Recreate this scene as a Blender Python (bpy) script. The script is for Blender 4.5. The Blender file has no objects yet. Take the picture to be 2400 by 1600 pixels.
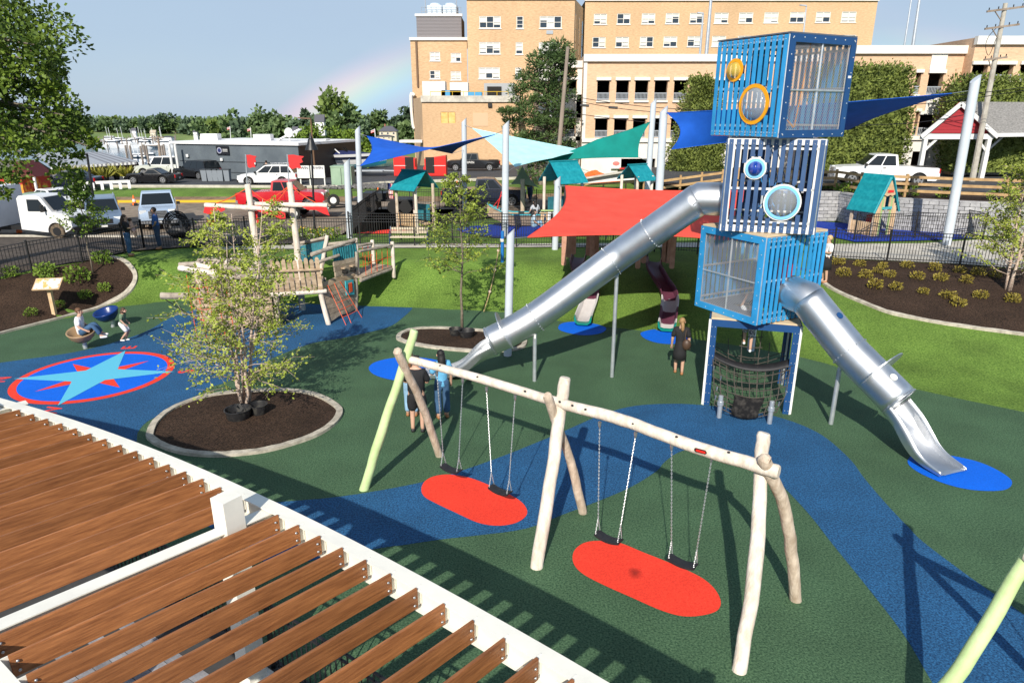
import bpy, bmesh, math, random
from mathutils import Vector, Matrix, noise
from math import sin, cos, tan, pi, radians, sqrt, atan2, hypot
R = random.Random(7)
scene = bpy.context.scene
col = scene.collection
# ---------------------------------------------------------------- camera
CH, CT, CF = 7.5, radians(18.4), 1600.0        # height, tilt below the horizon, focal length in photo pixels
cam = bpy.data.cameras.new('camera'); cam.sensor_width = 36; cam.lens = 24
cam.clip_start = 0.2; cam.clip_end = 3000
cam_o = bpy.data.objects.new('camera', cam); col.objects.link(cam_o)
cam_o.location = (0, 0, CH); cam_o.rotation_euler = (pi/2 - CT, 0, 0)
scene.camera = cam_o
# ---------------------------------------------------------------- sky, sun, exposure
SAZ, SEL = radians(11.4), radians(34.5)        # the sun stands behind the camera, a little to the left
world = bpy.data.worlds.new('World'); scene.world = world; world.use_nodes = True
def world_nodes():
    nt = world.node_tree; n = nt.nodes; l = nt.links; n.clear()
    out = n.new('ShaderNodeOutputWorld'); bg = n.new('ShaderNodeBackground')
    sky = n.new('ShaderNodeTexSky'); sky.sky_type = 'NISHITA'; sky.sun_disc = False
    sky.sun_elevation = SEL; sky.sun_rotation = pi + SAZ
    sky.altitude = 0; sky.air_density = 1.0; sky.dust_density = .6; sky.ozone_density = 1.5
    bg.inputs['Strength'].default_value = 0.105
    tc = n.new('ShaderNodeTexCoord')
    # thin high cloud: a slow noise over the direction, flattened towards the horizon
    mp = n.new('ShaderNodeMapping'); mp.inputs['Scale'].default_value = (1.2, 1.2, 4.0)
    nz = n.new('ShaderNodeTexNoise'); nz.inputs['Scale'].default_value = 1.6; nz.inputs['Detail'].default_value = 6; nz.inputs['Roughness'].default_value = .55
    l.new(tc.outputs['Generated'], mp.inputs['Vector']); l.new(mp.outputs['Vector'], nz.inputs['Vector'])
    cr = n.new('ShaderNodeValToRGB'); cr.color_ramp.elements[0].position = .36; cr.color_ramp.elements[1].position = .72
    cr.color_ramp.elements[0].color = (.8, .8, .8, 1); cr.color_ramp.elements[1].color = (.97, .97, .97, 1)
    l.new(nz.outputs['Fac'], cr.inputs['Fac'])
    mx = n.new('ShaderNodeMixRGB'); mx.inputs['Color2'].default_value = (3.9, 5.05, 6.5, 1)
    l.new(sky.outputs['Color'], mx.inputs['Color1'])
    sx = n.new('ShaderNodeSeparateXYZ'); l.new(tc.outputs['Generated'], sx.inputs[0])
    vf = n.new('ShaderNodeMapRange'); vf.inputs['From Min'].default_value = .16; vf.inputs['From Max'].default_value = .6; vf.inputs['To Min'].default_value = 1; vf.inputs['To Max'].default_value = .42
    l.new(sx.outputs['Z'], vf.inputs['Value'])
    vm2 = n.new('ShaderNodeMath'); vm2.operation = 'MULTIPLY'; l.new(cr.outputs['Color'], vm2.inputs[0]); l.new(vf.outputs['Result'], vm2.inputs[1]); l.new(vm2.outputs[0], mx.inputs['Fac'])
    # rainbow: rings at about 42 degrees round the point opposite the sun
    vm = n.new('ShaderNodeVectorMath'); vm.operation = 'DOT_PRODUCT'
    vm.inputs[1].default_value = (sin(SAZ)*cos(SEL), cos(SAZ)*cos(SEL), -sin(SEL))
    l.new(tc.outputs['Generated'], vm.inputs[0])
    ac = n.new('ShaderNodeMath'); ac.operation = 'ARCCOSINE'; l.new(vm.outputs['Value'], ac.inputs[0])
    mr = n.new('ShaderNodeMapRange'); mr.inputs['From Min'].default_value = radians(39.0); mr.inputs['From Max'].default_value = radians(44.6)
    l.new(ac.outputs['Value'], mr.inputs['Value'])
    rb = n.new('ShaderNodeValToRGB'); e = rb.color_ramp.elements
    e[0].position = 0; e[0].color = (0, 0, 0, 1); e[1].position = 1; e[1].color = (0, 0, 0, 1)
    for p, c in ((.2, (.10, .16, .5)), (.38, (.12, .6, .85)), (.54, (.5, .9, .35)), (.66, (1, .8, .25)), (.78, (.95, .35, .3)), (.9, (.4, .1, .2))):
        k = e.new(p); k.color = (*c, 1)
    l.new(mr.outputs['Result'], rb.inputs['Fac'])
    sc = n.new('ShaderNodeMixRGB'); sc.blend_type = 'ADD'; sc.inputs['Fac'].default_value = 1.0
    ml = n.new('ShaderNodeMixRGB'); ml.blend_type = 'MULTIPLY'; ml.inputs['Fac'].default_value = 1; ml.inputs['Color2'].default_value = (2.3, 1.9, 1.6, 1)
    rf = n.new('ShaderNodeMapRange'); rf.inputs['From Min'].default_value = .035; rf.inputs['From Max'].default_value = .10; rf.inputs['To Min'].default_value = 1; rf.inputs['To Max'].default_value = .08
    l.new(sx.outputs['Z'], rf.inputs['Value']); l.new(rf.outputs['Result'], sc.inputs['Fac'])
    l.new(rb.outputs['Color'], ml.inputs['Color1']); l.new(ml.outputs['Color'], sc.inputs['Color2']); l.new(mx.outputs['Color'], sc.inputs['Color1'])
    l.new(sc.outputs['Color'], bg.inputs['Color']); l.new(bg.outputs['Background'], out.inputs['Surface'])
world_nodes()
sun = bpy.data.lights.new('sun', 'SUN'); sun.energy = 5.0; sun.angle = radians(.55); sun.color = (1, .93, .82)
sun_o = bpy.data.objects.new('sun', sun); col.objects.link(sun_o)
sun_o.rotation_euler = Vector((sin(SAZ)*cos(SEL), cos(SAZ)*cos(SEL), -sin(SEL))).to_track_quat('-Z', 'Y').to_euler()
vs = scene.view_settings; vs.view_transform = 'Standard'; vs.look = 'None'; vs.exposure = 0.18; vs.gamma = 1; vs.use_curve_mapping = False
scene.cycles.use_denoising = True; scene.cycles.max_bounces = 6; scene.cycles.transparent_max_bounces = 12
scene.cycles.caustics_reflective = False; scene.cycles.caustics_refractive = False
# ---------------------------------------------------------------- measuring: a photo pixel turned into a place in the scene
def ray(u, v):
    x, y = (u - 1200)/CF, (v - 800)/CF
    return Vector((x, cos(CT) - y*sin(CT), -sin(CT) - y*cos(CT)))
O = Vector((0, 0, CH))
def G(u, v, z=0.0):                              # on the level z
    d = ray(u, v); return O + d*((z - CH)/d.z)
def Y(u, v, y):                                  # on the upright plane at distance y
    d = ray(u, v); return O + d*(y/d.y)
def lerp(a, b, t): return a + (b - a)*t
def interp(x, pts):
    if x <= pts[0][0]: return pts[0][1]
    for (a, b), (c, d) in zip(pts, pts[1:]):
        if x <= c: return lerp(b, d, (x - a)/(c - a))
    return pts[-1][1]
def ss(t):
    t = min(1, max(0, t)); return t*t*(3 - 2*t)
TOE = [(p.x, p.y) for p in (G(*q) for q in ((0, 780), (212, 729), (377, 706), (600, 708), (860, 717), (1000, 722), (1230, 735), (1310, 752), (1480, 772), (1600, 790), (1870, 835), (2110, 903), (2400, 965)))]
TOPL = [(-21, 28.6), (-17, 29.4), (-12, 29.6), (-6, 29.2), (4, 29.2), (12, 29.0), (20, 28)]
SHORE = [(-60, 74), (-34, 78), (-25, 84), (-12, 92), (-5, 140), (0, 400)]
def hgt(x, y):                                   # height of the ground
    a, b = interp(x, TOE), interp(x, TOPL)
    z = 1.5*ss((y - a)/(b - a))
    z -= .25*ss((y - 33)/4)*ss((4 - x)/8)
    z += .6*ss((y - 50.5)/4.5) - .02*max(0, min(y, 100) - 58)
    z -= 5*ss((y - interp(x, SHORE))/6)
    return z
def T(u, v, dz=0.0):                             # where the pixel's ray meets the ground
    d = ray(u, v); t = 4.0; p = O + d*t
    while t < 200:
        q = O + d*(t + .1)
        if q.z <= hgt(q.x, q.y) + dz: break
        t += .1
    return O + d*(t + .05)
# ---------------------------------------------------------------- materials
MATS = {}
def M(name, c, rough=.6, metal=0.0, var=0.0, sc=3.0, bump=0.0, bs=None, c2=None, grain=None, spec=.5, rnd=0.0, alpha=None, trans=0.0, det=4, ramp=(.35, .65), var2=None, space='pos', emit=None):
    if name in MATS: return MATS[name]
    m = bpy.data.materials.new(name); m.use_nodes = True; MATS[name] = m
    nt = m.node_tree; n = nt.nodes; l = nt.links; p = n['Principled BSDF']
    p.inputs['Roughness'].default_value = rough; p.inputs['Metallic'].default_value = metal
    p.inputs['Specular IOR Level'].default_value = spec
    c = tuple(c) + ((1,) if len(c) == 3 else ())
    p.inputs['Base Color'].default_value = c
    if trans: p.inputs['Transmission Weight'].default_value = trans; p.inputs['IOR'].default_value = 1.3
    if alpha is not None: p.inputs['Alpha'].default_value = alpha
    if not (var or bump or c2 or rnd): return m
    if space == 'pos':
        g = n.new('ShaderNodeNewGeometry'); src = g.outputs['Position']
    else:
        g = n.new('ShaderNodeTexCoord'); src = g.outputs['Object']
    mp = n.new('ShaderNodeMapping'); l.new(src, mp.inputs['Vector'])
    if grain: mp.inputs['Scale'].default_value = grain
    oi = None
    if rnd or space == 'obj':
        oi = n.new('ShaderNodeObjectInfo')
        if space == 'obj':
            cm = n.new('ShaderNodeCombineXYZ'); mu = n.new('ShaderNodeMath'); mu.operation = 'MULTIPLY'; mu.inputs[1].default_value = 37
            l.new(oi.outputs['Random'], mu.inputs[0]); l.new(mu.outputs[0], cm.inputs[0]); l.new(mu.outputs[0], cm.inputs[2]); l.new(cm.outputs[0], mp.inputs['Location'])
    base = None
    if var or c2:
        nz = n.new('ShaderNodeTexNoise'); nz.inputs['Scale'].default_value = sc; nz.inputs['Detail'].default_value = det; nz.inputs['Roughness'].default_value = .62
        l.new(mp.outputs['Vector'], nz.inputs['Vector'])
        cr = n.new('ShaderNodeValToRGB'); cr.color_ramp.elements[0].position = ramp[0]; cr.color_ramp.elements[1].position = ramp[1]
        if c2: a, b = c, tuple(c2) + (1,)
        else: a, b = tuple(max(0, q*(1 - var)) for q in c[:3]) + (1,), tuple(min(1, q*(1 + var)) for q in c[:3]) + (1,)
        cr.color_ramp.elements[0].color = a; cr.color_ramp.elements[1].color = b
        l.new(nz.outputs['Fac'], cr.inputs['Fac']); base = cr.outputs['Color']
        if var2:                                  # broad slow mottling on top
            n2 = n.new('ShaderNodeTexNoise'); n2.inputs['Scale'].default_value = var2[1]; n2.inputs['Detail'].default_value = 3; l.new(src, n2.inputs['Vector'])
            r2 = n.new('ShaderNodeMapRange'); r2.inputs['From Min'].default_value = .3; r2.inputs['From Max'].default_value = .7
            r2.inputs['To Min'].default_value = 1 - var2[0]; r2.inputs['To Max'].default_value = 1 + var2[0]; l.new(n2.outputs['Fac'], r2.inputs['Value'])
            mm = n.new('ShaderNodeMixRGB'); mm.blend_type = 'MULTIPLY'; mm.inputs['Fac'].default_value = 1
            l.new(base, mm.inputs['Color1']); l.new(r2.outputs['Result'], mm.inputs['Color2']); base = mm.outputs['Color']
    if rnd:
        hs = n.new('ShaderNodeHueSaturation'); mr = n.new('ShaderNodeMapRange')
        mr.inputs['To Min'].default_value = 1 - rnd; mr.inputs['To Max'].default_value = 1 + rnd
        l.new(oi.outputs['Random'], mr.inputs['Value']); l.new(mr.outputs['Result'], hs.inputs['Value'])
        if base: l.new(base, hs.inputs['Color'])
        else: hs.inputs['Color'].default_value = c
        base = hs.outputs['Color']
    if base: l.new(base, p.inputs['Base Color'])
    if bump:
        nb = n.new('ShaderNodeTexNoise'); nb.inputs['Scale'].default_value = bs or sc*3; nb.inputs['Detail'].default_value = 5
        l.new(mp.outputs['Vector'], nb.inputs['Vector'])
        bp = n.new('ShaderNodeBump'); bp.inputs['Strength'].default_value = min(1, bump); bp.inputs['Distance'].default_value = .02 if bump <= 1 else .02*bump
        l.new(nb.outputs['Fac'], bp.inputs['Height']); l.new(bp.outputs['Normal'], p.inputs['Normal'])
    return m
def flat(name, c, rough=.6, **k): return M(name, c, rough, **k)
# ---------------------------------------------------------------- mesh building
class MB:
    def __init__(s): s.v = []; s.f = []; s.m = []; s.k = 0
    def add(s, vs, fs, mi=None):
        b = len(s.v); s.v += [tuple(p) for p in vs]
        for f in fs: s.f.append(tuple(i + b for i in f)); s.m.append(s.k if mi is None else mi)
        return s
    def box(s, c, d, rz=0, rot=None, taper=1.0):
        x, y, z = d[0]/2, d[1]/2, d[2]/2; q = taper
        P = [(-x, -y, -z), (x, -y, -z), (x, y, -z), (-x, y, -z), (-x*q, -y*q, z), (x*q, -y*q, z), (x*q, y*q, z), (-x*q, y*q, z)]
        m = rot if rot is not None else Matrix.Rotation(rz, 3, 'Z'); c = Vector(c)
        return s.add([c + m @ Vector(p) for p in P], [(3, 2, 1, 0), (4, 5, 6, 7), (0, 1, 5, 4), (1, 2, 6, 5), (2, 3, 7, 6), (3, 0, 4, 7)])
    def bar(s, a, b, w, t, up=(0, 0, 1)):        # rectangular bar from a to b
        a, b = Vector(a), Vector(b); x = (b - a); L = x.length; x = x/L
        up = Vector(up); y = up.cross(x)
        if y.length < 1e-4: y = Vector((0, 1, 0)).cross(x)
        y.normalize(); z = x.cross(y)
        return s.box((a + b)/2, (L, w, t), rot=Matrix((x, y, z)).transposed())
    def tube(s, path, r, n=8, cap=True, squash=1.0, jit=0.0, closed=False):
        path = [Vector(p) for p in path]; N = len(path)
        rr = r if isinstance(r, (list, tuple)) else [r]*N
        b = len(s.v); ref = None
        for i, p in enumerate(path):
            if closed: d = path[(i + 1) % N] - path[i - 1]
            else: d = path[min(i + 1, N - 1)] - path[max(i - 1, 0)]
            d.normalize()
            if ref is None:
                ref = Vector((0, 0, 1)) if abs(d.z) < .9 else Vector((1, 0, 0))
            u = (ref - d*ref.dot(d)).normalized(); w = d.cross(u); ref = u
            for k in range(n):
                a = 2*pi*k/n; q = rr[i]*(1 + (R.uniform(-jit, jit) if jit else 0))
                s.v.append(tuple(p + u*(cos(a)*q) + w*(sin(a)*q*squash)))
        for i in range(N if closed else N - 1):
            for k in range(n):
                j = (i + 1) % N
                s.f.append((b + i*n + k, b + i*n + (k + 1) % n, b + j*n + (k + 1) % n, b + j*n + k)); s.m.append(s.k)
        if cap and not closed:
            s.f.append(tuple(b + k for k in range(n))[::-1]); s.m.append(s.k)
            s.f.append(tuple(b + (N - 1)*n + k for k in range(n))); s.m.append(s.k)
        return s
    def cyl(s, c, r, h, n=16, r2=None): return s.tube([c, (c[0], c[1], c[2] + h)], [r, r if r2 is None else r2], n)
    def lathe(s, c, prof, n=20, axis='z', cap=True):   # prof: (radius, height)
        b = len(s.v); c = Vector(c)
        for r, z in prof:
            for k in range(n):
                a = 2*pi*k/n
                q = (r*cos(a), r*sin(a), z) if axis == 'z' else ((z, r*cos(a), r*sin(a)) if axis == 'x' else (r*cos(a), z, r*sin(a)))
                s.v.append(tuple(c + Vector(q)))
        for i in range(len(prof) - 1):
            for k in range(n):
                s.f.append((b + i*n + k, b + i*n + (k + 1) % n, b + (i + 1)*n + (k + 1) % n, b + (i + 1)*n + k)); s.m.append(s.k)
        if cap:
            s.f.append(tuple(b + k for k in range(n))[::-1]); s.m.append(s.k)
            s.f.append(tuple(b + (len(prof) - 1)*n + k for k in range(n))); s.m.append(s.k)
        return s
    def prism(s, poly, d):                        # planar 3d polygon pushed along d
        n = len(poly); d = Vector(d); P = [Vector(p) for p in poly]
        return s.add(P + [p + d for p in P], [tuple(range(n))[::-1], tuple(range(n, 2*n))] + [(i, (i + 1) % n, n + (i + 1) % n, n + i) for i in range(n)])
    def grid(s, f, nu, nv, thick=None):           # surface f(u,v)
        P = [Vector(f(i/nu, j/nv)) for j in range(nv + 1) for i in range(nu + 1)]
        return s.add(P, [(j*(nu + 1) + i, j*(nu + 1) + i + 1, (j + 1)*(nu + 1) + i + 1, (j + 1)*(nu + 1) + i) for j in range(nv) for i in range(nu)])
    def sphere(s, c, r, n=10, m=7):
        r = Vector(r) if hasattr(r, '__len__') else Vector((r, r, r)); c = Vector(c)
        b = len(s.v); s.v.append(tuple(c + Vector((0, 0, r.z))))
        for j in range(1, m):
            for k in range(n):
                t, a = pi*j/m, 2*pi*k/n; s.v.append((c.x + r.x*sin(t)*cos(a), c.y + r.y*sin(t)*sin(a), c.z + r.z*cos(t)))
        s.v.append(tuple(c - Vector((0, 0, r.z)))); e = len(s.v) - 1
        for k in range(n):
            s.f.append((b, b + 1 + k, b + 1 + (k + 1) % n)); s.m.append(s.k)
            s.f.append((e, e - n + (k + 1) % n, e - n + k)); s.m.append(s.k)
            for j in range(m - 2):
                a = b + 1 + j*n; s.f.append((a + k, a + n + k, a + n + (k + 1) % n, a + (k + 1) % n)); s.m.append(s.k)
        return s
    def mesh(s, name, mats, smooth=False):
        me = bpy.data.meshes.new(name); me.from_pydata(s.v, [], s.f); 
        if not isinstance(mats, (list, tuple)): mats = [mats]
        for m in mats: me.materials.append(m)
        if len(mats) > 1: me.polygons.foreach_set('material_index', s.m)
        if smooth == True: me.polygons.foreach_set('use_smooth', [True]*len(me.polygons))
        elif smooth:                              # smooth with sharp edges beyond an angle
            me.polygons.foreach_set('use_smooth', [True]*len(me.polygons)); me.set_sharp_from_angle(angle=smooth)
        me.validate(); me.update(); return me
    def part(s, name, mat, parent=None, smooth=False, label=None, cat=None, group=None, kind=None):
        return link(s.mesh(name, mat, smooth), name, parent, label, cat, group, kind)
SM = radians(35)
def tag(o, label=None, cat=None, group=None, kind=None):
    if label: o['label'] = label
    if cat: o['category'] = cat
    if group: o['group'] = group
    if kind: o['kind'] = kind
    return o
def link(me, name, parent=None, label=None, cat=None, group=None, kind=None, world=True):
    o = bpy.data.objects.new(name, me); col.objects.link(o)
    if parent is not None:
        o.parent = parent
        if world: o.matrix_parent_inverse = wmat(parent).inverted()
    return tag(o, label, cat, group, kind)
def wmat(o):
    m = Matrix.LocRotScale(o.location, o.rotation_euler, o.scale)
    return wmat(o.parent) @ o.matrix_parent_inverse @ m if o.parent else m
def thing(name, label, cat, loc=(0, 0, 0), group=None, rz=0):
    o = bpy.data.objects.new(name, None); o.empty_display_size = .2; col.objects.link(o); o.location = loc; o.rotation_euler = (0, 0, rz)
    return tag(o, label, cat, group)
def dup(o, loc=None, rz=None, label=None, group=None, parent=None):
    c = o.copy(); col.objects.link(c); c.parent = parent
    if loc is not None: c.location = loc
    if rz is not None: c.rotation_euler = (0, 0, rz)
    if label: c['label'] = label
    if group: c['group'] = group
    for ch in [k for k in KIDS.get(o.name, o.children)]: dup(ch, parent=c)
    return c
KIDS = {}
def chaikin(P, n=2, closed=True):
    for _ in range(n):
        Q = []; N = len(P)
        if not closed: Q.append(P[0])
        for i in range(N if closed else N - 1):
            a, b = P[i], P[(i + 1) % N]; Q += [a*.75 + b*.25, a*.25 + b*.75]
        if not closed: Q.append(P[-1])
        P = Q
    return P
def catmull(P, n=5, closed=True):
    P = [Vector(p) for p in P]; N = len(P); Q = []
    for i in range(N if closed else N - 1):
        p0, p1, p2, p3 = (P[(i + k) % N] for k in (-1, 0, 1, 2)) if closed else (P[max(i - 1, 0)], P[i], P[i + 1], P[min(i + 2, N - 1)])
        for k in range(n):
            t = k/n; Q.append(.5*((2*p1) + (p2 - p0)*t + (2*p0 - 5*p1 + 4*p2 - p3)*t*t + (3*p1 - p0 - 3*p2 + p3)*t**3))
    if not closed: Q.append(P[-1])
    return Q
def crop(x0, y0, w, pts):                         # points read in an enlarged crop of the photograph
    k = w/2352; return [(x0 + a*k, y0 + b*k) for a, b in pts]
def textmesh(body, size, depth=0.004):
    c = bpy.data.curves.new('text', 'FONT'); c.body = body; c.size = size; c.extrude = depth/2; c.align_x = 'CENTER'; c.align_y = 'CENTER'; c.offset = size*.018
    o = bpy.data.objects.new('text', c); col.objects.link(o); dg = bpy.context.evaluated_depsgraph_get()
    me = bpy.data.meshes.new_from_object(o.evaluated_get(dg)); bpy.data.objects.remove(o); bpy.data.curves.remove(c); return me
def lettering(body, size, mat, loc, xdir, ydir, name='lettering', parent=None, depth=.004, bold=False):
    me = textmesh(body, size, depth); x, y = Vector(xdir).normalized(), Vector(ydir).normalized(); z = x.cross(y)
    me.transform(Matrix.Translation(Vector(loc)) @ Matrix((x, y, z)).transposed().to_4x4()); me.materials.clear(); me.materials.append(mat)
    return link(me, name, parent)
# lattice shared by the ground and everything draped over it
XL = [-140, -100, -80, -70] + [x for x in range(-60, -30, 3)] + [x*1.0 for x in range(-30, 31)] + [x for x in range(33, 61, 3)] + [80, 110]
YL = [-14, -6, 0, 6, 12] + [14 + .5*i for i in range(46)] + [38 + 1.5*i for i in range(40)] + [100, 106, 112, 120, 130, 145]
def ground_sheet():
    m = MB(); nx = len(XL)
    m.add([(x, y, hgt(x, y) - .03) for y in YL for x in XL], [(j*nx + i, j*nx + i + 1, (j + 1)*nx + i + 1, (j + 1)*nx + i) for j in range(len(YL) - 1) for i in range(nx - 1)])
    return m
def drape(name, pts, mat, dz=.004, flatz=None, label=None, kind='structure', cat=None, hole=None):
    bm = bmesh.new(); vs = [bm.verts.new((p[0], p[1], 0)) for p in pts]; bm.faces.new(vs)
    bmesh.ops.triangulate(bm, faces=bm.faces[:])
    if flatz is None:
        x0, x1 = min(p[0] for p in pts), max(p[0] for p in pts); y0, y1 = min(p[1] for p in pts), max(p[1] for p in pts)
        for x in XL:
            if x0 < x < x1: bmesh.ops.bisect_plane(bm, geom=bm.verts[:] + bm.edges[:] + bm.faces[:], plane_co=(x, 0, 0), plane_no=(1, 0, 0))
        for y in YL:
            if y0 < y < y1: bmesh.ops.bisect_plane(bm, geom=bm.verts[:] + bm.edges[:] + bm.faces[:], plane_co=(0, y, 0), plane_no=(0, 1, 0))
    for v in bm.verts: v.co.z = (hgt(v.co.x, v.co.y) + dz) if flatz is None else flatz + dz
    bmesh.ops.recalc_face_normals(bm, faces=bm.faces[:])
    if sum(f.normal.z for f in bm.faces) < 0: bmesh.ops.reverse_faces(bm, faces=bm.faces[:])
    me = bpy.data.meshes.new(name); bm.to_mesh(me); bm.free(); me.materials.append(mat)
    if flatz is None: me.polygons.foreach_set('use_smooth', [True]*len(me.polygons))
    return link(me, name, None, label, cat, None, kind)
def kerb(name, pts, mat, w=.16, h=.06, closed=True, zf=hgt, kind='structure', seg=None):
    P = [Vector((p[0], p[1], 0)) for p in pts]; N = len(P); m = MB(); rows = []
    for i, p in enumerate(P):
        d = (P[(i + 1) % N] - P[i - 1]) if closed else (P[min(i + 1, N - 1)] - P[max(0, i - 1)]); d.normalize(); nrm = Vector((-d.y, d.x, 0))
        a, b = p + nrm*w/2, p - nrm*w/2; jw = R.uniform(-.008, .008)
        rows.append([(a.x, a.y, zf(a.x, a.y) - .06), (a.x, a.y, zf(a.x, a.y) + h + jw), (b.x, b.y, zf(b.x, b.y) + h - jw), (b.x, b.y, zf(b.x, b.y) - .06)])
    for r in rows: m.v += r
    for i in range(N if closed else N - 1):
        j = (i + 1) % N
        for k in range(3): m.f.append((i*4 + k, i*4 + k + 1, j*4 + k + 1, j*4 + k)); m.m.append(0)
    if not closed:
        m.f += [(0, 1, 2, 3), tuple((N - 1)*4 + k for k in (3, 2, 1, 0))]; m.m += [0, 0]
    return m.part(name, mat, kind=kind)
# ================================================================ the ground
m_turf = M('turf', (.055, .115, .014), .85, var=.32, sc=20, bump=.9, bs=50, c2=(.165, .265, .046), var2=(.24, .6), spec=.25, det=6)
m_rub_green = M('rubber_green', (.018, .055, .025), .8, c2=(.088, .165, .083), sc=30, bump=.7, bs=45, var2=(.14, .8), spec=.35, det=3)
m_rub_blue = M('rubber_blue', (.004, .035, .10), .8, c2=(.026, .135, .30), sc=30, bump=.7, bs=45, var2=(.14, .8), spec=.35, det=3)
m_rub_bright = M('rubber_bright_blue', (.0, .105, .62), .7, c2=(.0, .145, .78), sc=34, bump=.3, bs=80, var2=(.06, 1), spec=.3)
m_rub_red = M('rubber_red', (.70, .035, .018), .7, c2=(.92, .062, .03), sc=34, bump=.3, bs=80, var2=(.07, 1), spec=.3)
m_rub_aqua = M('rubber_aqua', (.10, .47, .66), .7, c2=(.12, .53, .72), sc=60, bump=.3, bs=80, spec=.3)
m_mulch = M('mulch', (.012, .0075, .005), .95, c2=(.075, .045, .03), sc=22, bump=1.6, bs=30, var2=(.25, .9), spec=.2, det=8)
m_conc = M('concrete', (.42, .39, .34), .85, c2=(.6, .56, .48), sc=2.2, bump=.25, bs=40, var2=(.12, .5), det=7)
m_kerb = M('kerb_stone', (.30, .27, .22), .85, c2=(.55, .50, .41), sc=5, bump=.4, bs=30, det=7)
m_asph = M('asphalt', (.035, .037, .042), .85, c2=(.065, .068, .075), sc=7, bump=.3, bs=60, var2=(.2, .25), det=7)
m_dirt = M('dirt_road', (.17, .13, .095), .95, c2=(.30, .24, .18), sc=1.4, bump=.6, bs=9, var2=(.25, .2), det=8)
m_soil = M('dark_soil', (.035, .026, .02), .95, c2=(.09, .07, .055), sc=3, bump=1.2, bs=9, det=8)
# granular rubber
ground_sheet().part('ground', m_turf, kind='structure', smooth=True)
toe = [Vector((x, y, 0)) for x, y in TOE]
rub = [Vector((-34, -4, 0)), Vector((30, -4, 0)), Vector((30, 14, 0))] + [toe[-1] + Vector((4, -2.2, 0))] + catmull(toe, 4, False)[::-1] + [Vector((-34, toe[0].y - 1.0, 0))]
drape('rubber_ground', rub, m_rub_green, 0, 0)
# left flow of blue round the compass and under the ship
bl = [(-80, 872), (0, 850), (90, 838), (200, 820), (330, 782), (400, 745), (470, 722), (560, 713), (700, 712), (860, 717), (950, 721), (966, 723), (942, 746), (916, 764), (876, 776), (797, 793), (733, 804), (650, 834), (600, 860), (560, 882), (524, 898), (503, 904), (468, 922), (404, 958), (345, 988), (322, 1014), (318, 1060), (250, 1100), (-120, 1010)]
drape('blue_rubber_path', [G(*q) for q in bl[:2]] + catmull([G(*q) for q in bl[2:26]], 4, False) + [G(*q) for q in bl[26:]], m_rub_blue, .004, 0)
up = [(430, 1196), (600, 1180), (800, 1163), (989, 1130), (1081, 1103), (1180, 1068), (1272, 1031), (1320, 1011), (1415, 970), (1489, 951), (1580, 946), (1656, 950), (1740, 959), (1819, 976), (1886, 999), (1937, 1027), (1993, 1077), (2026, 1121), (2081, 1185), (2128, 1234), (2164, 1270), (2275, 1353), (2400, 1440), (2560, 1560)]
lo = [(2330, 1830), (2184, 1597), (2117, 1485), (2022, 1362), (1950, 1273), (1905, 1215), (1860, 1165), (1812, 1119), (1750, 1082), (1690, 1058), (1640, 1051), (1608, 1054), (1580, 1065), (1555, 1085), (1537, 1105), (1478, 1141), (1402, 1174), (1320, 1205), (1233, 1238), (1120, 1254), (1037, 1263), (943, 1277), (884, 1285), (640, 1330)]
drape('blue_rubber_path', catmull([G(*q) for q in up], 4, False) + catmull([G(*q) for q in lo], 4, False), m_rub_blue, .004, 0)
def patch(name, x0, y0, w, pts, mat, dz=.008):
    return drape(name, catmull([G(*q) for q in crop(x0, y0, w, pts)], 5), mat, dz, 0)
patch('red_rubber_oval', 800, 950, 600, [(735, 770), (765, 700), (850, 652), (990, 635), (1180, 665), (1400, 750), (1600, 848), (1692, 930), (1700, 1010), (1600, 1080), (1430, 1105), (1250, 1075), (1050, 985), (850, 890), (760, 835)], m_rub_red)
patch('red_rubber_oval', 900, 1250, 1100, [(945, 115), (962, 75), (1010, 45), (1080, 37), (1180, 47), (1300, 95), (1450, 155), (1580, 215), (1650, 270), (1685, 330), (1680, 375), (1640, 400), (1560, 415), (1480, 412), (1380, 382), (1250, 325), (1100, 258), (1000, 205), (955, 160)], m_rub_red)
patch('blue_rubber_oval', 840, 700, 600, [(95, 640), (150, 585), (300, 548), (480, 535), (700, 560), (860, 610), (880, 650), (800, 700), (650, 745), (480, 760), (300, 745), (150, 700)], m_rub_bright)
patch('blue_rubber_oval', 1200, 400, 600, [(425, 1440), (450, 1408), (530, 1390), (650, 1392), (780, 1412), (860, 1442), (850, 1475), (780, 1502), (650, 1512), (520, 1492), (440, 1465)], m_rub_bright)
patch('blue_rubber_oval', 1200, 400, 600, [(1180, 1500), (1220, 1475), (1330, 1456), (1500, 1460), (1600, 1488), (1645, 1530), (1620, 1565), (1500, 1592), (1350, 1585), (1230, 1548)], m_rub_bright)
patch('blue_rubber_oval', 1750, 950, 650, [(1365, 470), (1400, 428), (1500, 410), (1700, 422), (1935, 470), (2100, 535), (2220, 610), (2250, 660), (2210, 708), (2100, 725), (1900, 715), (1700, 670), (1500, 590), (1390, 520)], m_rub_bright)
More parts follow.
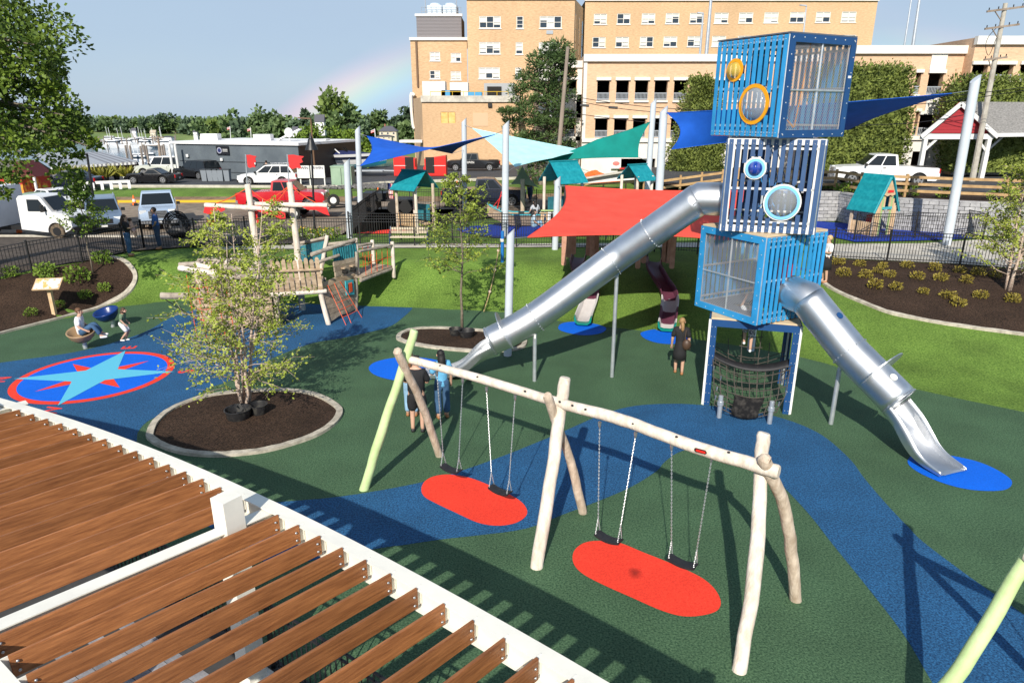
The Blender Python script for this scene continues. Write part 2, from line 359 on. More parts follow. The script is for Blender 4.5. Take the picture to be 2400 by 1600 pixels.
def stain(mat, c, r):                              # the dark worn spot on the nearer red oval
    m = mat.copy(); m.name = 'rubber_red_worn'; nt = m.node_tree; n = nt.nodes; l = nt.links; p = n['Principled BSDF']; src = p.inputs['Base Color'].links[0].from_socket
    g = n.new('ShaderNodeNewGeometry'); d = n.new('ShaderNodeVectorMath'); d.operation = 'DISTANCE'; d.inputs[1].default_value = c; nz = n.new('ShaderNodeTexNoise'); nz.inputs['Scale'].default_value = 9
    ad = n.new('ShaderNodeMath'); ad.operation = 'MULTIPLY_ADD'; ad.inputs[1].default_value = .16; mr = n.new('ShaderNodeMapRange'); mr.inputs['From Min'].default_value = .08; mr.inputs['From Max'].default_value = r; mr.inputs['To Min'].default_value = .22
    l.new(g.outputs['Position'], d.inputs[0]); l.new(nz.outputs['Fac'], ad.inputs[0]); l.new(d.outputs['Value'], ad.inputs[2]); l.new(ad.outputs[0], mr.inputs['Value'])
    mx = n.new('ShaderNodeMixRGB'); mx.blend_type = 'MULTIPLY'; mx.inputs['Fac'].default_value = 1; l.new(src, mx.inputs['Color1']); l.new(mr.outputs['Result'], mx.inputs['Color2']); l.new(mx.outputs['Color'], p.inputs['Base Color']); return m
ov = [o for o in bpy.data.objects if o.name.startswith('red_rubber_oval')][-1]; ov.data.materials[0] = stain(m_rub_red, G(1488, 1343), .24)
# compass rose
def compass():
    P = lambda a, b: G(a*600/2352, 690 + b*600/2352)
    ring = [P(a, b) for a, b in ((55, 850), (200, 710), (400, 640), (700, 580), (1000, 545), (1300, 545), (1480, 580), (1590, 625), (1625, 670), (1600, 720), (1500, 780), (1300, 870), (1000, 940), (700, 985), (500, 995), (300, 980), (150, 940))]
    tips = [P(1650, 712), P(1110, 530), P(80, 782), P(590, 1003)]
    c = sum(tips, Vector())/4; r = sum((p - c).length for p in ring)/len(ring); rt = sum((p - c).length for p in tips)/4
    a0 = atan2((tips[0] - tips[2]).y, (tips[0] - tips[2]).x)
    ci = lambda rr, n=64: [c + Vector((cos(2*pi*k/n), sin(2*pi*k/n), 0))*rr for k in range(n)]
    t = thing('compass_rose', 'red ringed blue compass rose with pale blue star printed on the ground', 'ground marking', (c.x, c.y, 0))
    def sheet(name, poly, mat, dz):
        o = drape(name, poly, mat, dz, 0, kind=None); o.parent = t; o.matrix_parent_inverse = wmat(t).inverted()
    sheet('ring', ci(r), m_rub_red, .008); sheet('disc', ci(r*.905), m_rub_bright, .0115)
    star = lambda R1, R2, off: [c + Vector((cos(a0 + off + k*pi/4), sin(a0 + off + k*pi/4), 0))*(R1 if k % 2 == 0 else R2) for k in range(8)]
    sheet('small_star', star(r*.74, r*.2, pi/4), m_rub_red, .0145); sheet('star', star(rt, r*.3, 0), m_rub_aqua, .0175)
    up_ = Vector((-cos(a0), -sin(a0), 0)); rt_ = Vector((-sin(a0), cos(a0), 0))
    for ch, d in (('S', 0), ('E', pi/2), ('N', pi), ('W', -pi/2)):
        p = c + Vector((cos(a0 + d), sin(a0 + d), 0))*(rt + .34)
        p.z = .0075; lettering(ch, .62, m_rub_red, p, (0 + up_.y, -up_.x, 0), up_, 'letter', t, .003)
compass()
# planting beds
def bed(x0, y0, w, pts):
    P = catmull([G(*q) for q in crop(x0, y0, w, pts)], 4); drape('mulch_bed', P, m_mulch, .03, 0)
    kerb('bed_kerb', P, m_kerb, .17, .075)
    return P
bed(340, 700, 600, [(48, 1250), (100, 1140), (250, 1020), (500, 920), (800, 870), (1150, 850), (1400, 858), (1600, 905), (1750, 990), (1788, 1050), (1740, 1140), (1600, 1240), (1400, 1320), (1100, 1400), (800, 1435), (600, 1440), (350, 1415), (150, 1350), (60, 1290)])
bed(840, 700, 600, [(368, 365), (400, 322), (500, 288), (640, 277), (800, 279), (1000, 291), (1300, 320), (1500, 370), (1526, 410), (1500, 450), (1400, 475), (1200, 488), (1000, 484), (700, 455), (500, 420), (400, 390)])
lb = [T(*q) for q in ((-120, 822), (0, 783), (100, 757), (212, 729), (262, 708), (300, 684), (318, 655), (303, 624), (262, 603))]
lbc = catmull(lb, 5, False)
drape('mulch_bed', lbc + [T(*q) for q in ((194, 617), (76, 640), (0, 657), (-120, 690))], m_mulch, .02)
kerb('bed_kerb', lbc, m_kerb, .16, .07, False)
rb = [T(*q) for q in ((1916, 650), (1928, 661), (1962, 682), (2026, 709), (2090, 732), (2180, 752), (2290, 768), (2400, 784), (2560, 806))]
rbc = catmull(rb, 5, False)
drape('mulch_bed', rbc + [T(*q) for q in ((2600, 655), (2400, 634), (2249, 621), (2078, 613), (1950, 608), (1900, 606))], m_mulch, .02)
kerb('bed_kerb', rbc, m_kerb, .13, .05, False)
# ================================================================ pergola
m_white = M('white_steel', (.80, .78, .70), .4, var=.07, sc=1.3, bump=.05, bs=30, spec=.5)
m_ipe = M('stained_wood', (.19, .068, .024), .45, c2=(.43, .175, .063), sc=2.2, bump=.3, bs=9, grain=(1.1, 14, 14), rnd=.22, space='obj', det=7, ramp=(.3, .72), spec=.45)
m_bolt = M('galvanised', (.55, .57, .6), .35, metal=.85, var=.12, sc=9)
def pergola():
    edge = [G(*q, 2.5) for q in ((-420, 800), (-200, 866), (0, 930), (250, 1015), (500, 1112), (750, 1219), (1000, 1352), (1200, 1466), (1418, 1600), (1640, 1748), (1800, 1868))]
    # smooth: quadratic through the measured edge, y(x)
    xs = [p.x for p in edge[2:9]]; ys = [p.y for p in edge[2:9]]; n = len(xs)
    S = [sum(x**k for x in xs) for k in range(5)]; B = [sum(y*x**k for x, y in zip(xs, ys)) for k in range(3)]
    A = Matrix(((S[0], S[1], S[2]), (S[1], S[2], S[3]), (S[2], S[3], S[4]))); q = A.inverted() @ Vector(B)
    f = lambda x: q[0] + q[1]*x + q[2]*x*x
    curve = [Vector((x, f(x), 2.5)) for x in [-13 + .5*i for i in range(33)]]
    t = thing('pergola', 'white steel pergola with brown wooden roof slats, nearest thing in the picture', 'pergola', (-3.63, 7.55, 0))
    d46 = Vector((cos(radians(46)), sin(radians(46)), 0)); span = 3.36
    def sweep(c0, name):
        prof = [(0, 0), (.20, 0), (.20, -.016), (.107, -.016), (.107, -.284), (.20, -.284), (.20, -.30), (0, -.30), (0, -.284), (.093, -.284), (.093, -.016), (0, -.016)]
        m = MB(); N = len(c0); k = len(prof)
        for i, p in enumerate(c0):
            u = (c0[min(i + 1, N - 1)] - c0[max(i - 1, 0)]).normalized(); nn = Vector((u.y, -u.x, 0)); nn = nn if nn.y < 0 else -nn
            m.v += [tuple(p + nn*a + Vector((0, 0, b))) for a, b in prof]
        for i in range(N - 1):
            for j in range(k): m.f.append((i*k + j, i*k + (j + 1) % k, (i + 1)*k + (j + 1) % k, (i + 1)*k + j)); m.m.append(0)
        m.f += [tuple(range(k)), tuple((N - 1)*k + j for j in range(k))[::-1]]; m.m += [0, 0]
        return m.part(name, m_white, t)
    sweep(curve, 'outer_beam'); sweep([p - d46*span for p in curve], 'inner_beam')
    post = Vector((-3.63, 7.6, 0)); rp = radians(56)
    m = MB(); m.box((post.x, post.y, 1.45), (.27, .27, 2.9), rz=rp); m.box((post.x, post.y, .03), (.4, .4, .06), rz=rp); o = m.part('post', m_white, t)
    # rafter: I beam through the post, parallel to the slats
    def rafter(base, name):
        a = base - d46*(span + .0); b = base + d46*.62; mm = MB()
        for w, z, th in ((.20, 2.452, .016), (.014, 2.31, .262), (.20, 2.17, .016)):
            mm.bar(Vector((a.x, a.y, z)), Vector((b.x, b.y, z)), w, th)
        mm.part(name, m_white, t)
    rafter(post, 'rafter'); p2 = Vector((-3.63 + 5.3, 0, 0)); p2.y = f(p2.x + .3) - .34; rafter(p2, 'rafter')
    p3 = Vector((-9.4, 0, 0)); p3.y = f(p3.x + .3) - .34; rafter(p3, 'rafter')
    MB().box((p3.x, p3.y, 1.3), (.27, .27, 2.6), rz=rp).part('post', m_white, t)
    for pp in (post, p3): q_ = pp - d46*(span - .3); MB().box((q_.x, q_.y, 1.3), (.27, .27, 2.6), rz=rp).part('post', m_white, t)
    # slats every 0.415 m along the beam
    L = span - .26; me = MB()
    me.box((-L/2, 0, 0), (L, .042, .255)); slat = me.mesh('slat', m_ipe)
    bm = bmesh.new(); bm.from_mesh(slat); bmesh.ops.bevel(bm, geom=[e for e in bm.edges if e.calc_length() > .2], offset=.006, segments=2, affect='EDGES'); bm.to_mesh(slat); bm.free()
    bolt = MB(); bolt.lathe((0, 0, 0), [(.0, -.026), (.014, -.026), (.017, -.034), (.010, -.042), (0, -.044)], 10, 'y', False); bolt = bolt.mesh('bolt', m_bolt, True)
    cl = MB(); cl.box((0, 0, 0), (.10, .012, .24)); cleat = cl.mesh('cleat', m_white)
    fp = G(475, 1124, 2.5); x = fp.x; pos = []
    def step(x, s):
        g = lambda x: sqrt(1 + (q[1] + 2*q[2]*x)**2); return x + s/g(x)
    x = fp.x + .12
    while x > -12: pos.append(x); x = step(x, -.415)
    x = step(fp.x + .12, .415)
    while x < 2.6: pos.append(x); x = step(x, .415)
    for x in pos:
        e = Vector((x, f(x), 2.395)); u = Vector((1, q[1] + 2*q[2]*x, 0)).normalized(); nn = Vector((u.y, -u.x, 0)); nn = nn if nn.y < 0 else -nn
        e = e + nn*.2
        w = e - post; s = abs(w.x*d46.y - w.y*d46.x)
        if s < .17: continue
        if any(abs((e - pp).x*d46.y - (e - pp).y*d46.x) < .15 for pp in (p2, p3)): continue
        o = link(slat, 'slat', t, world=False); o.matrix_parent_inverse = wmat(t).inverted(); o.location = e + Vector((0, 0, R.uniform(-.004, .004))); o.rotation_euler = (0, 0, radians(46) + R.uniform(-.006, .006))
        for dx in (-.06, -L + .06):
            for dz in (.05, -.06):
                b = link(bolt, 'bolt', o, world=False); b.location = (dx, 0, dz)
        for dx in (.03, -L - .03):
            c = link(cleat, 'cleat', o, world=False); c.location = (dx, .027 if dx > 0 else .027, -.01)
    return f, d46, post
PF, D46, PPOST = pergola()
# paving and fence below it
m_paver = M('paver', (.20, .20, .22), .85, c2=(.33, .33, .35), sc=4, bump=.3, bs=40, rnd=.22, space='obj')
m_joint = M('paver_joint', (.05, .05, .05), .9, var=.2)
def paving():
    base = drape('paving', [Vector((-14, PF(-14) - .25, 0)), Vector((-9, PF(-9) - .25, 0)), Vector((-6, PF(-6) - .25, 0)), Vector((-3.6, PF(-3.6) - .3, 0)), Vector((-1, PF(-1) - .3, 0)), Vector((1.5, PF(1.5) - .3, 0)), Vector((1.5, -2, 0)), Vector((-14, -2, 0))], m_joint, .004, 0)
    me = MB().box((0, 0, 0), (.43, .20, .05)).mesh('paver', m_paver)
    a = radians(-33); ux, uy = Vector((cos(a), sin(a), 0)), Vector((-sin(a), cos(a), 0)); o0 = Vector((-3.6, 6.6, 0)); n = 0
    for j in range(-13, 3):
        for i in range(-7, 9):
            p = o0 + ux*((i + .5*(j % 2))*.44) + uy*(j*.21)
            if p.y > PF(p.x) - .62 or p.y < 3.2 or p.x < -7.2 or n >= 290: continue
            o = link(me, 'paver', base); o.location = (p.x, p.y, -.0145 + R.uniform(-.002, .002)); o.rotation_euler = (0, 0, a); n += 1
paving()
# ---------------------------------------------------------------- black metal fence
m_black = M('black_metal', (.012, .012, .014), .45, var=.2, sc=5, spec=.5)
def fence(path, label, hgt_f=1.3, post_gap=2.4, zf=hgt, ends=True, group='black metal picket fences', pick=.115):
    P = [Vector((p[0], p[1], 0)) for p in path]; c = P[len(P)//2]
    t = thing('metal_fence', label, 'fence', (c.x, c.y, zf(c.x, c.y)), group); pk = MB()
    posts = []; rails = [[], [], []]
    for a, b in zip(P, P[1:]):
        L = (b - a).length; n = max(1, round(L/post_gap))
        for i in range(n):
            s, e = lerp(a, b, i/n), lerp(a, b, (i + 1)/n)
            zs, ze = zf(s.x, s.y), zf(e.x, e.y); posts.append(s)
            for k, hh in enumerate((.13, hgt_f - .17, hgt_f - .03)):
                MB().bar((s.x, s.y, zs + hh), (e.x, e.y, ze + hh), .03, .03).part('rail', m_black, t)
            m = int((e - s).length/pick)
            for j in range(1, m):
                q = lerp(s, e, j/m); z = lerp(zs, ze, j/m); pk.box((q.x, q.y, z + .06 + (hgt_f - .06)/2), (.017, .017, hgt_f - .08))
    posts.append(P[-1])
    for s in posts:
        z = zf(s.x, s.y); m = MB(); m.box((s.x, s.y, z + hgt_f/2 + .0), (.06, .06, hgt_f + .1)); m.box((s.x, s.y, z + hgt_f + .06), (.075, .075, .03), taper=.4); m.part('post', m_black, t)
    pk.part('pickets', m_black, t, kind='stuff')
    return t
fence([(-8.8, PF(-8.8) - .42), (-6, PF(-6) - .42), (-3.8, PF(-3.8) - .45)], 'black picket fence below the pergola on the far side of its post', 1.15, zf=lambda x, y: 0)
fence([(-3.4, PF(-3.4) - .45), (-1, PF(-1) - .45), (1.6, PF(1.6) - .45)], 'black picket fence below the pergola slats at the bottom of the picture', 1.15, zf=lambda x, y: 0)
# ================================================================ swings
m_log = M('peeled_log', (.52, .43, .34), .75, c2=(.78, .70, .61), sc=4.5, bump=.6, bs=16, det=9, ramp=(.28, .62), spec=.25, grain=(1.6, 1.6, .55), var2=(.10, 1.3))
m_logb = M('brown_log', (.42, .325, .24), .8, c2=(.68, .57, .46), sc=5, bump=.7, bs=16, det=9, spec=.25, grain=(1.6, 1.6, .55), var2=(.12, 1.3))
m_logg = M('weathered_log', (.24, .20, .16), .8, c2=(.46, .40, .33), sc=3.4, bump=.5, bs=16, det=7, spec=.25)
m_logend = M('log_end', (.55, .40, .25), .8, var=.15, sc=14)
m_pgreen = M('pale_green_paint', (.46, .60, .27), .6, c2=(.56, .70, .36), sc=3, bump=.3, bs=12, spec=.35)
m_seat = M('black_rubber', (.018, .018, .021), .6, var=.2, sc=8, spec=.4)
m_chain = M('chain_steel', (.62, .63, .65), .35, metal=.7)
m_plug = M('black_plug', (.01, .01, .01), .5)
def log(path, r, n=14, seg=7, wob=.25, cut=None):        # an uneven round log through the given points
    P = catmull(path, seg, False); N = len(P); rr = r if isinstance(r, (list, tuple)) else (r, r)
    s = R.uniform(0, 50); m = MB(); L = 0; d0 = (P[1] - P[0]).normalized()
    R_ = []
    for i, p in enumerate(P):
        t = i/(N - 1); k = noise.noise(Vector((s, t*4.3, 0))); R_.append(lerp(rr[0], rr[1], t)*(1 + wob*.3*k))
    P = [p + Vector((noise.noise(Vector((s + 9, i*.5, 0))), noise.noise(Vector((s + 19, i*.5, 3))), 0))*R_[i]*wob*.6 for i, p in enumerate(P)]
    d = (P[1] - P[0]).normalized(); e = (P[-1] - P[-2]).normalized()
    P = [P[0] - d*.0] + [P[0] + d*.025] + P[1:-1] + [P[-1] - e*.025, P[-1]]; R_ = [R_[0]*.86, R_[0]] + R_[1:-1] + [R_[-1], R_[-1]*.86]
    m.tube(P, R_, n, jit=.012); return m
def bent(u, v, a, b, t):                                   # the point of the pixel's ray beside the leg a-b
    y = lerp(a, b, t).y; return Y(u, v, y)
def swing_set():
    ZB = 2.7; A, B, C = G(952, 850, ZB), G(1314, 945, ZB), G(1790, 1085, ZB)
    d = (C - A).normalized(); t = thing('log_swing', 'large swing frame of pale peeled logs with one pale green leg', 'swing set', (B.x, B.y, 0))
    e0, e1 = G(958, 842, ZB), G(1826, 1106, ZB)
    path = [e0, lerp(e0, B, .5) + Vector((0, 0, .03)), B, lerp(B, e1, .33) + Vector((0, 0, .05)), lerp(B, e1, .66) - Vector((0, 0, .02)), e1]
    beam = log(path, (.085, .105), 16, 9, .3).part('beam', m_log, t, SM)
    def leg(base, top, cross, mat, r, mids=(), over=.4):
        b = G(*base); cr = cross.copy(); dd = (cr - b).normalized(); e = cr + dd*over
        pts = [b - Vector((0, 0, .05))] + [bent(u, v, b, cr, k) for u, v, k in mids] + [cr, e]
        return log(pts, r, 14, 7, .25).part('leg', mat, t, SM)
    n = Vector((-d.y, d.x, 0)); n = n if n.y > 0 else -n
    leg((852, 1146), 0, A + Vector((-.02, .15, .06)), m_pgreen, (.10, .085), [(888, 1031, .3)], .6)
    leg((1031, 1067), 0, A + Vector((-.10, -.06, .10)), m_logb, (.09, .085), [(990, 950, .5)], .22)
    leg((1256, 1328), 0, B + Vector((.02, .06, .02)), m_log, (.115, .10), [(1290, 1130, .48)], .42)
    leg((1367, 1200), 0, B + Vector((-.20, -.14, .06)), m_logb, (.085, .08), [(1340, 1090, .35), (1312, 1010, .7)], .2)
    leg((1732, 1571), 0, C + Vector((.0, .10, .0)), m_log, (.105, .095), [(1770, 1330, .45)], .4)
    leg((1866, 1404), 0, C + Vector((-.03, -.17, .06)), m_logb, (.095, .09), [(1855, 1290, .3), (1836, 1180, .62)], .12)
    pl = MB()
    for k in (.12, .25, .40, .50, .535, .57, .69, .79, .90):
        p = lerp(e0, e1, k); q = p + Vector((0, 0, .085)) + Vector((0, -.035, 0)); pl = MB(); pl.sphere(q, (.025, .025, .014), 8, 5); pl.part('bolt_cap', m_plug, t)
    # maker's plate: dark oval with a red field
    p = lerp(e0, e1, .845) + Vector((-.03, -.098, -.0)); u = d; w = Vector((0, -.25, 1)).normalized()
    def cap(sx, sy, off):
        P = []
        for k in range(16):
            a = 2*pi*k/16; P.append(p + u*(cos(a)*sy + (sx if cos(a) > 0 else -sx)) + w*(sin(a)*sy) - Vector((0, off, 0)))
        return P
    MB().prism(cap(.06, .036, 0), (0, .02, 0)).part('name_plate', M('plate_black', (.02, .012, .012), .5), t)
    MB().prism(cap(.055, .022, .003), (0, .006, 0)).part('name_plate_face', M('plate_red', (.75, .03, .02), .5), t)
    return e0, e1, d
SW0, SW1, SWD = swing_set()
def chain_link():
    m = MB(); a, b = .009, .021
    pts = [(a, 0, -b + .008), (a, 0, b - .008), (0, 0, b + .004), (-a, 0, b - .008), (-a, 0, -b + .008), (0, 0, -b - .004)]
    m.tube(pts, .0042, 4, closed=True); return m.v, m.f
LK = chain_link()
def chain(m, a, b):
    a, b = Vector(a), Vector(b); d = b - a; L = d.length; n = max(2, int(L/.034)); q = d.to_track_quat('Z', 'Y').to_matrix()
    for i in range(n):
        r = q @ Matrix.Rotation((i % 2)*pi/2 + .5, 3, 'Z'); c = a + d*((i + .5)/n); m.add([c + r @ Vector(v) for v in LK[0]], LK[1])
def swing(topa, topb, seata, seatb, label, ztop, d=None, group='black swing seats on chains'):
    d = SWD if d is None else d
    c = (Vector(seata) + Vector(seatb))/2; t = thing('swing', label, 'swing', (c.x, c.y, c.z), group)
    n = Vector((-d.y, d.x, 0)); hw = .235
    m = MB()                                              # belt seat: sagging slab with rounded edge
    def f(u, v):
        x = (u - .5)*2*hw; yy = (v - .5)*.19; return c + d*x + n*yy + Vector((0, 0, .0 + .05*(2*u - 1)**2 - .008*(2*v - 1)**2))
    top = [f(i/10, j/4) for j in range(5) for i in range(11)]; bot = [p - Vector((0, 0, .032)) for p in top]
    fs = []
    for j in range(4):
        for i in range(10):
            a = j*11 + i; fs.append((a, a + 1, a + 12, a + 11)); fs.append((a + 55, a + 66, a + 67, a + 56))
    rim = list(range(11)) + [10 + 11*k for k in range(1, 5)] + [54 - k for k in range(1, 11)] + [44 - 11*k for k in range(1, 4)]
    for i in range(len(rim)): a, b = rim[i], rim[(i + 1) % len(rim)]; fs.append((b, a, a + 55, b + 55))
    m.add(top + bot, fs); m.part('seat', m_seat, t, SM)
    for sgn, tp in ((-1, topa), (1, topb)):
        ch = MB(); e = c + d*(sgn*(hw - .02)) + Vector((0, 0, .05)); tp = Vector(tp); k = e + Vector((0, 0, .24)) + (tp - e)*.02
        chain(ch, tp, k); chain(ch, k, e + n*.075); chain(ch, k, e - n*.075); ch.part('chain', m_chain, t)
        h = MB(); h.lathe(tuple(tp), [(.012, -.05), (.02, -.02), (.026, .0), (.03, .06)], 8); h.part('hanger', m_bolt, t)
def swings():
    zs = .56
    data = [((1024, 876), (1082, 894), (1035, 1086), (1074, 1102), 'black swing beside the pale green leg of the log frame'),
            ((1140.5, 912), (1203.5, 933), (1148, 1138), (1193, 1156), 'black swing hanging over the smaller red oval left of the middle post'),
            ((1402, 997), (1481, 1025), (1392, 1250), (1445, 1272), 'black swing just right of the middle post of the log frame'),
            ((1572, 1049), (1667, 1075), (1574, 1297), (1633, 1318), 'black swing nearest the picture bottom, by the right log legs')]
    for ta, tb, sa, sb, lab in data:
        a, b = G(*ta, 2.58), G(*tb, 2.58); s = (a + b)/2
        w = (SW1 - SW0); k = ((s - SW0).dot(w))/w.length_squared; s = lerp(SW0, SW1, k)
        hw = (a - b).length/2
        c = G((sa[0] + sb[0])/2, (sa[1] + sb[1])/2 , .5); c = Vector((s.x, s.y, c.z)) + (Vector((c.x, c.y, 0)) - Vector((s.x, s.y, 0)))*.5
        swing(s - SWD*hw + Vector((0, 0, -.13)), s + SWD*hw + Vector((0, 0, -.13)), c - SWD*.2, c + SWD*.2, lab, 2.6)
swings()
def swing_set_right():
    C = Vector((6.52, 7.2, 2.25)); d = Vector((.577, -.817, 0)).normalized()
    t = thing('log_swing', 'second log swing frame whose pale green leg enters at the right edge', 'swing set', (6.5, 7, 0))
    log([(5.12, 6.74, -.05), (5.8, 6.95, 1.02), C + Vector((0, .12, 0)), C + Vector((.3, .2, .52))], (.10, .085), 14, 7, .25).part('leg', m_pgreen, t, SM)
    log([(7.5, 5.7, -.05), C + Vector((.05, -.12, .05)), C + Vector((-.05, .1, .3))], (.09, .08)).part('leg', m_logb, t, SM)
    log([C - d*.12, C + d*2, C + d*4.6], (.095, .1)).part('beam', m_log, t, SM)
    log([(8.6, 2.6, -.05), C + d*4.4, C + d*4.4 + Vector((.1, .2, .4))], (.1, .09)).part('leg', m_log, t, SM)
    log([(10.3, 4.0, -.05), C + d*4.4, C + d*4.4 + Vector((-.1, -.1, .2))], (.1, .09)).part('leg', m_logb, t, SM)
    p = C + d*1.5
    swing(p - d*.25 - Vector((0, 0, .1)), p + d*.25 - Vector((0, 0, .1)), p - d*.2 - Vector((0, 0, 1.75)), p + d*.2 - Vector((0, 0, 1.75)), 'black swing of the frame at the right edge, seen by its chain shadows', 2.2, d)
swing_set_right()
# ================================================================ climbing tower of stacked cubes
m_sky = M('light_blue_board', (.028, .29, .62), .5, var=.10, sc=2.5, bump=.06, bs=30, rnd=.06, spec=.45)
m_navyb = M('slate_navy_board', (.035, .085, .20), .5, var=.10, sc=2.5, bump=.06, bs=30, rnd=.06, spec=.45)
m_navy = M('navy_panel', (.008, .058, .185), .45, var=.08, sc=2, spec=.5)
m_wpan = M('white_panel', (.72, .72, .70), .5, var=.06, sc=2)
m_galv = M('galvanised_tube', (.52, .56, .60), .38, metal=.65, c2=(.66, .69, .72), sc=5, spec=.5)
m_tan = M('tan_panel', (.66, .50, .31), .6, var=.08, sc=3)
m_plate = M('perforated_floor', (.16, .17, .19), .6, metal=.2, var=.25, sc=30)
m_yel = M('yellow_ring', (.83, .36, .005), .4, spec=.5)
m_ltblue = M('pale_blue_ring', (.20, .52, .86), .45)
m_dome = M('clear_dome', (.75, .80, .84), .04, alpha=.28, spec=.9)
m_dyel = M('yellow_dome', (.75, .52, .06), .05, alpha=.62, spec=.9)
m_dblue = M('blue_dome', (.008, .045, .33), .05, alpha=.9, spec=.9)
m_wire = M('wire_mesh', (.40, .41, .43), .45, metal=.3)
m_rope = M('dark_rope', (.07, .06, .05), .8, var=.3, sc=30)
m_orope = M('orange_rope', (.80, .33, .03), .7)
m_screw = M('screw_head', (.75, .75, .70), .35, metal=.5)
TC = Vector((6.58, 17.86, 0)); TS = 2.2
TT = thing('climbing_tower', 'tall blue climbing tower of four stacked cubes turned against each other', 'climbing tower', (TC.x, TC.y, 0))
def cube(z0, z1, deg, name, foot=True):
    h = TS/2; Rm = Matrix.Rotation(radians(deg), 3, 'Z'); H_ = z1 - z0
    W = lambda x, y, z: Vector((TC.x, TC.y, 0)) + Rm @ Vector((x, y, z))
    e = bpy.data.objects.new(name, None); e.empty_display_size = .1; col.objects.link(e); e.parent = TT; e.matrix_parent_inverse = wmat(TT).inverted(); e.location = (TC.x, TC.y, z0)
    m = MB(); r = .04
    for sx in (-1, 1):
        for sy in (-1, 1): m.tube([W(sx*(h - r), sy*(h - r), z0), W(sx*(h - r), sy*(h - r), z1)], r, 8)
    for z in ((z0 + r, z1 - r) if foot else (z1 - r,)):
        for k in range(4):
            a, b = ((-1, -1), (1, -1), (1, 1), (-1, 1))[k], ((1, -1), (1, 1), (-1, 1), (-1, -1))[k]
            m.tube([W(a[0]*(h - r), a[1]*(h - r), z), W(b[0]*(h - r), b[1]*(h - r), z)], r, 8)
    m.part('frame', m_galv, e, SM)
    # a face: F(u, v, out): u 0..1 left to right seen from outside, v 0..1 bottom to top, out in metres
    def face(n):
        if n == '+x': f = lambda u, v, o: W(h + o, (u - .5)*TS, z0 + v*H_)
        if n == '-x': f = lambda u, v, o: W(-h - o, (.5 - u)*TS, z0 + v*H_)
        if n == '+y': f = lambda u, v, o: W((.5 - u)*TS, h + o, z0 + v*H_)
        if n == '-y': f = lambda u, v, o: W((u - .5)*TS, -h - o, z0 + v*H_)
        return f
    return e, W, face
def quad(F, u0, u1, v0, v1, o0, o1, m=None):
    m = m or MB(); P = [F(u, v, o) for o in (o0, o1) for u, v in ((u0, v0), (u1, v0), (u1, v1), (u0, v1))]
    return m.add(P, [(3, 2, 1, 0), (4, 5, 6, 7), (0, 1, 5, 4), (1, 2, 6, 5), (2, 3, 7, 6), (3, 0, 4, 7)])
def slat_face(e, F, mat, holes=(), n=13, w=.095, rails=(.05, .115, .5, .885, .95), railmat=None, wall=None, screws=True):
    railmat = railmat or m_galv
    for v in rails: quad(F, .03, .97, v - .012, v + .012, -.03, .0).part('rail', railmat, e)
    sw = MB()
    for i in range(n):
        u = (i + .5)/n; hw = w/2/TS; spans = [(0.008, .992)]
        for (cu, cv, rr) in holes:
            dx = abs(u - cu)*TS
            if dx < rr:
                dv = sqrt(rr*rr - dx*dx)/TS; ns = []
                for a, b in spans:
                    if cv - dv > a: ns.append((a, min(b, cv - dv)))
                    if cv + dv < b: ns.append((max(a, cv + dv), b))
                spans = [s for s in ns if s[1] - s[0] > .03]
        for a, b in spans:
            quad(F, u - hw, u + hw, a, b, .002, .028).part('slat', mat, e)
        if screws:
            for v in (.05, .95): sw.box(F(u, v, .03), (.014, .014, .014))
    if screws: sw.part('screws', m_screw, e, kind='stuff')
def ringwin(e, F, cu, cv, ro, ri, mring, mdome, back=None, bulge=.16):
    def ann(r0, r1, o0, o1):
        m = MB(); N = 32; V = []
        for o in (o0, o1):
            for r in (r0, r1):
                for k in range(N): V.append(F(cu + r*cos(2*pi*k/N)/TS, cv + r*sin(2*pi*k/N)/TS, o))
        fs = []
        for k in range(N):
            j = (k + 1) % N
            fs += [(2*N + k, 2*N + j, 3*N + j, 3*N + k), (k, N + k, N + j, j), (N + k, 3*N + k, 3*N + j, N + j), (k, j, 2*N + j, 2*N + k)]
        return m.add(V, fs)
    w = ann(ri, ro, .03, .055).part('window_ring', mring, e, SM)
    if back: ann(ri + .01, ro + .035, .004, .029).part('window_back_ring', back, e)
    m = MB(); m.grid(lambda u, v: F(cu + ri*(v)*cos(2*pi*u)/TS, cv + ri*v*sin(2*pi*u)/TS, .04 + bulge*sqrt(max(0, 1 - v*v))), 24, 8); m.part('window_dome', mdome, w, True)
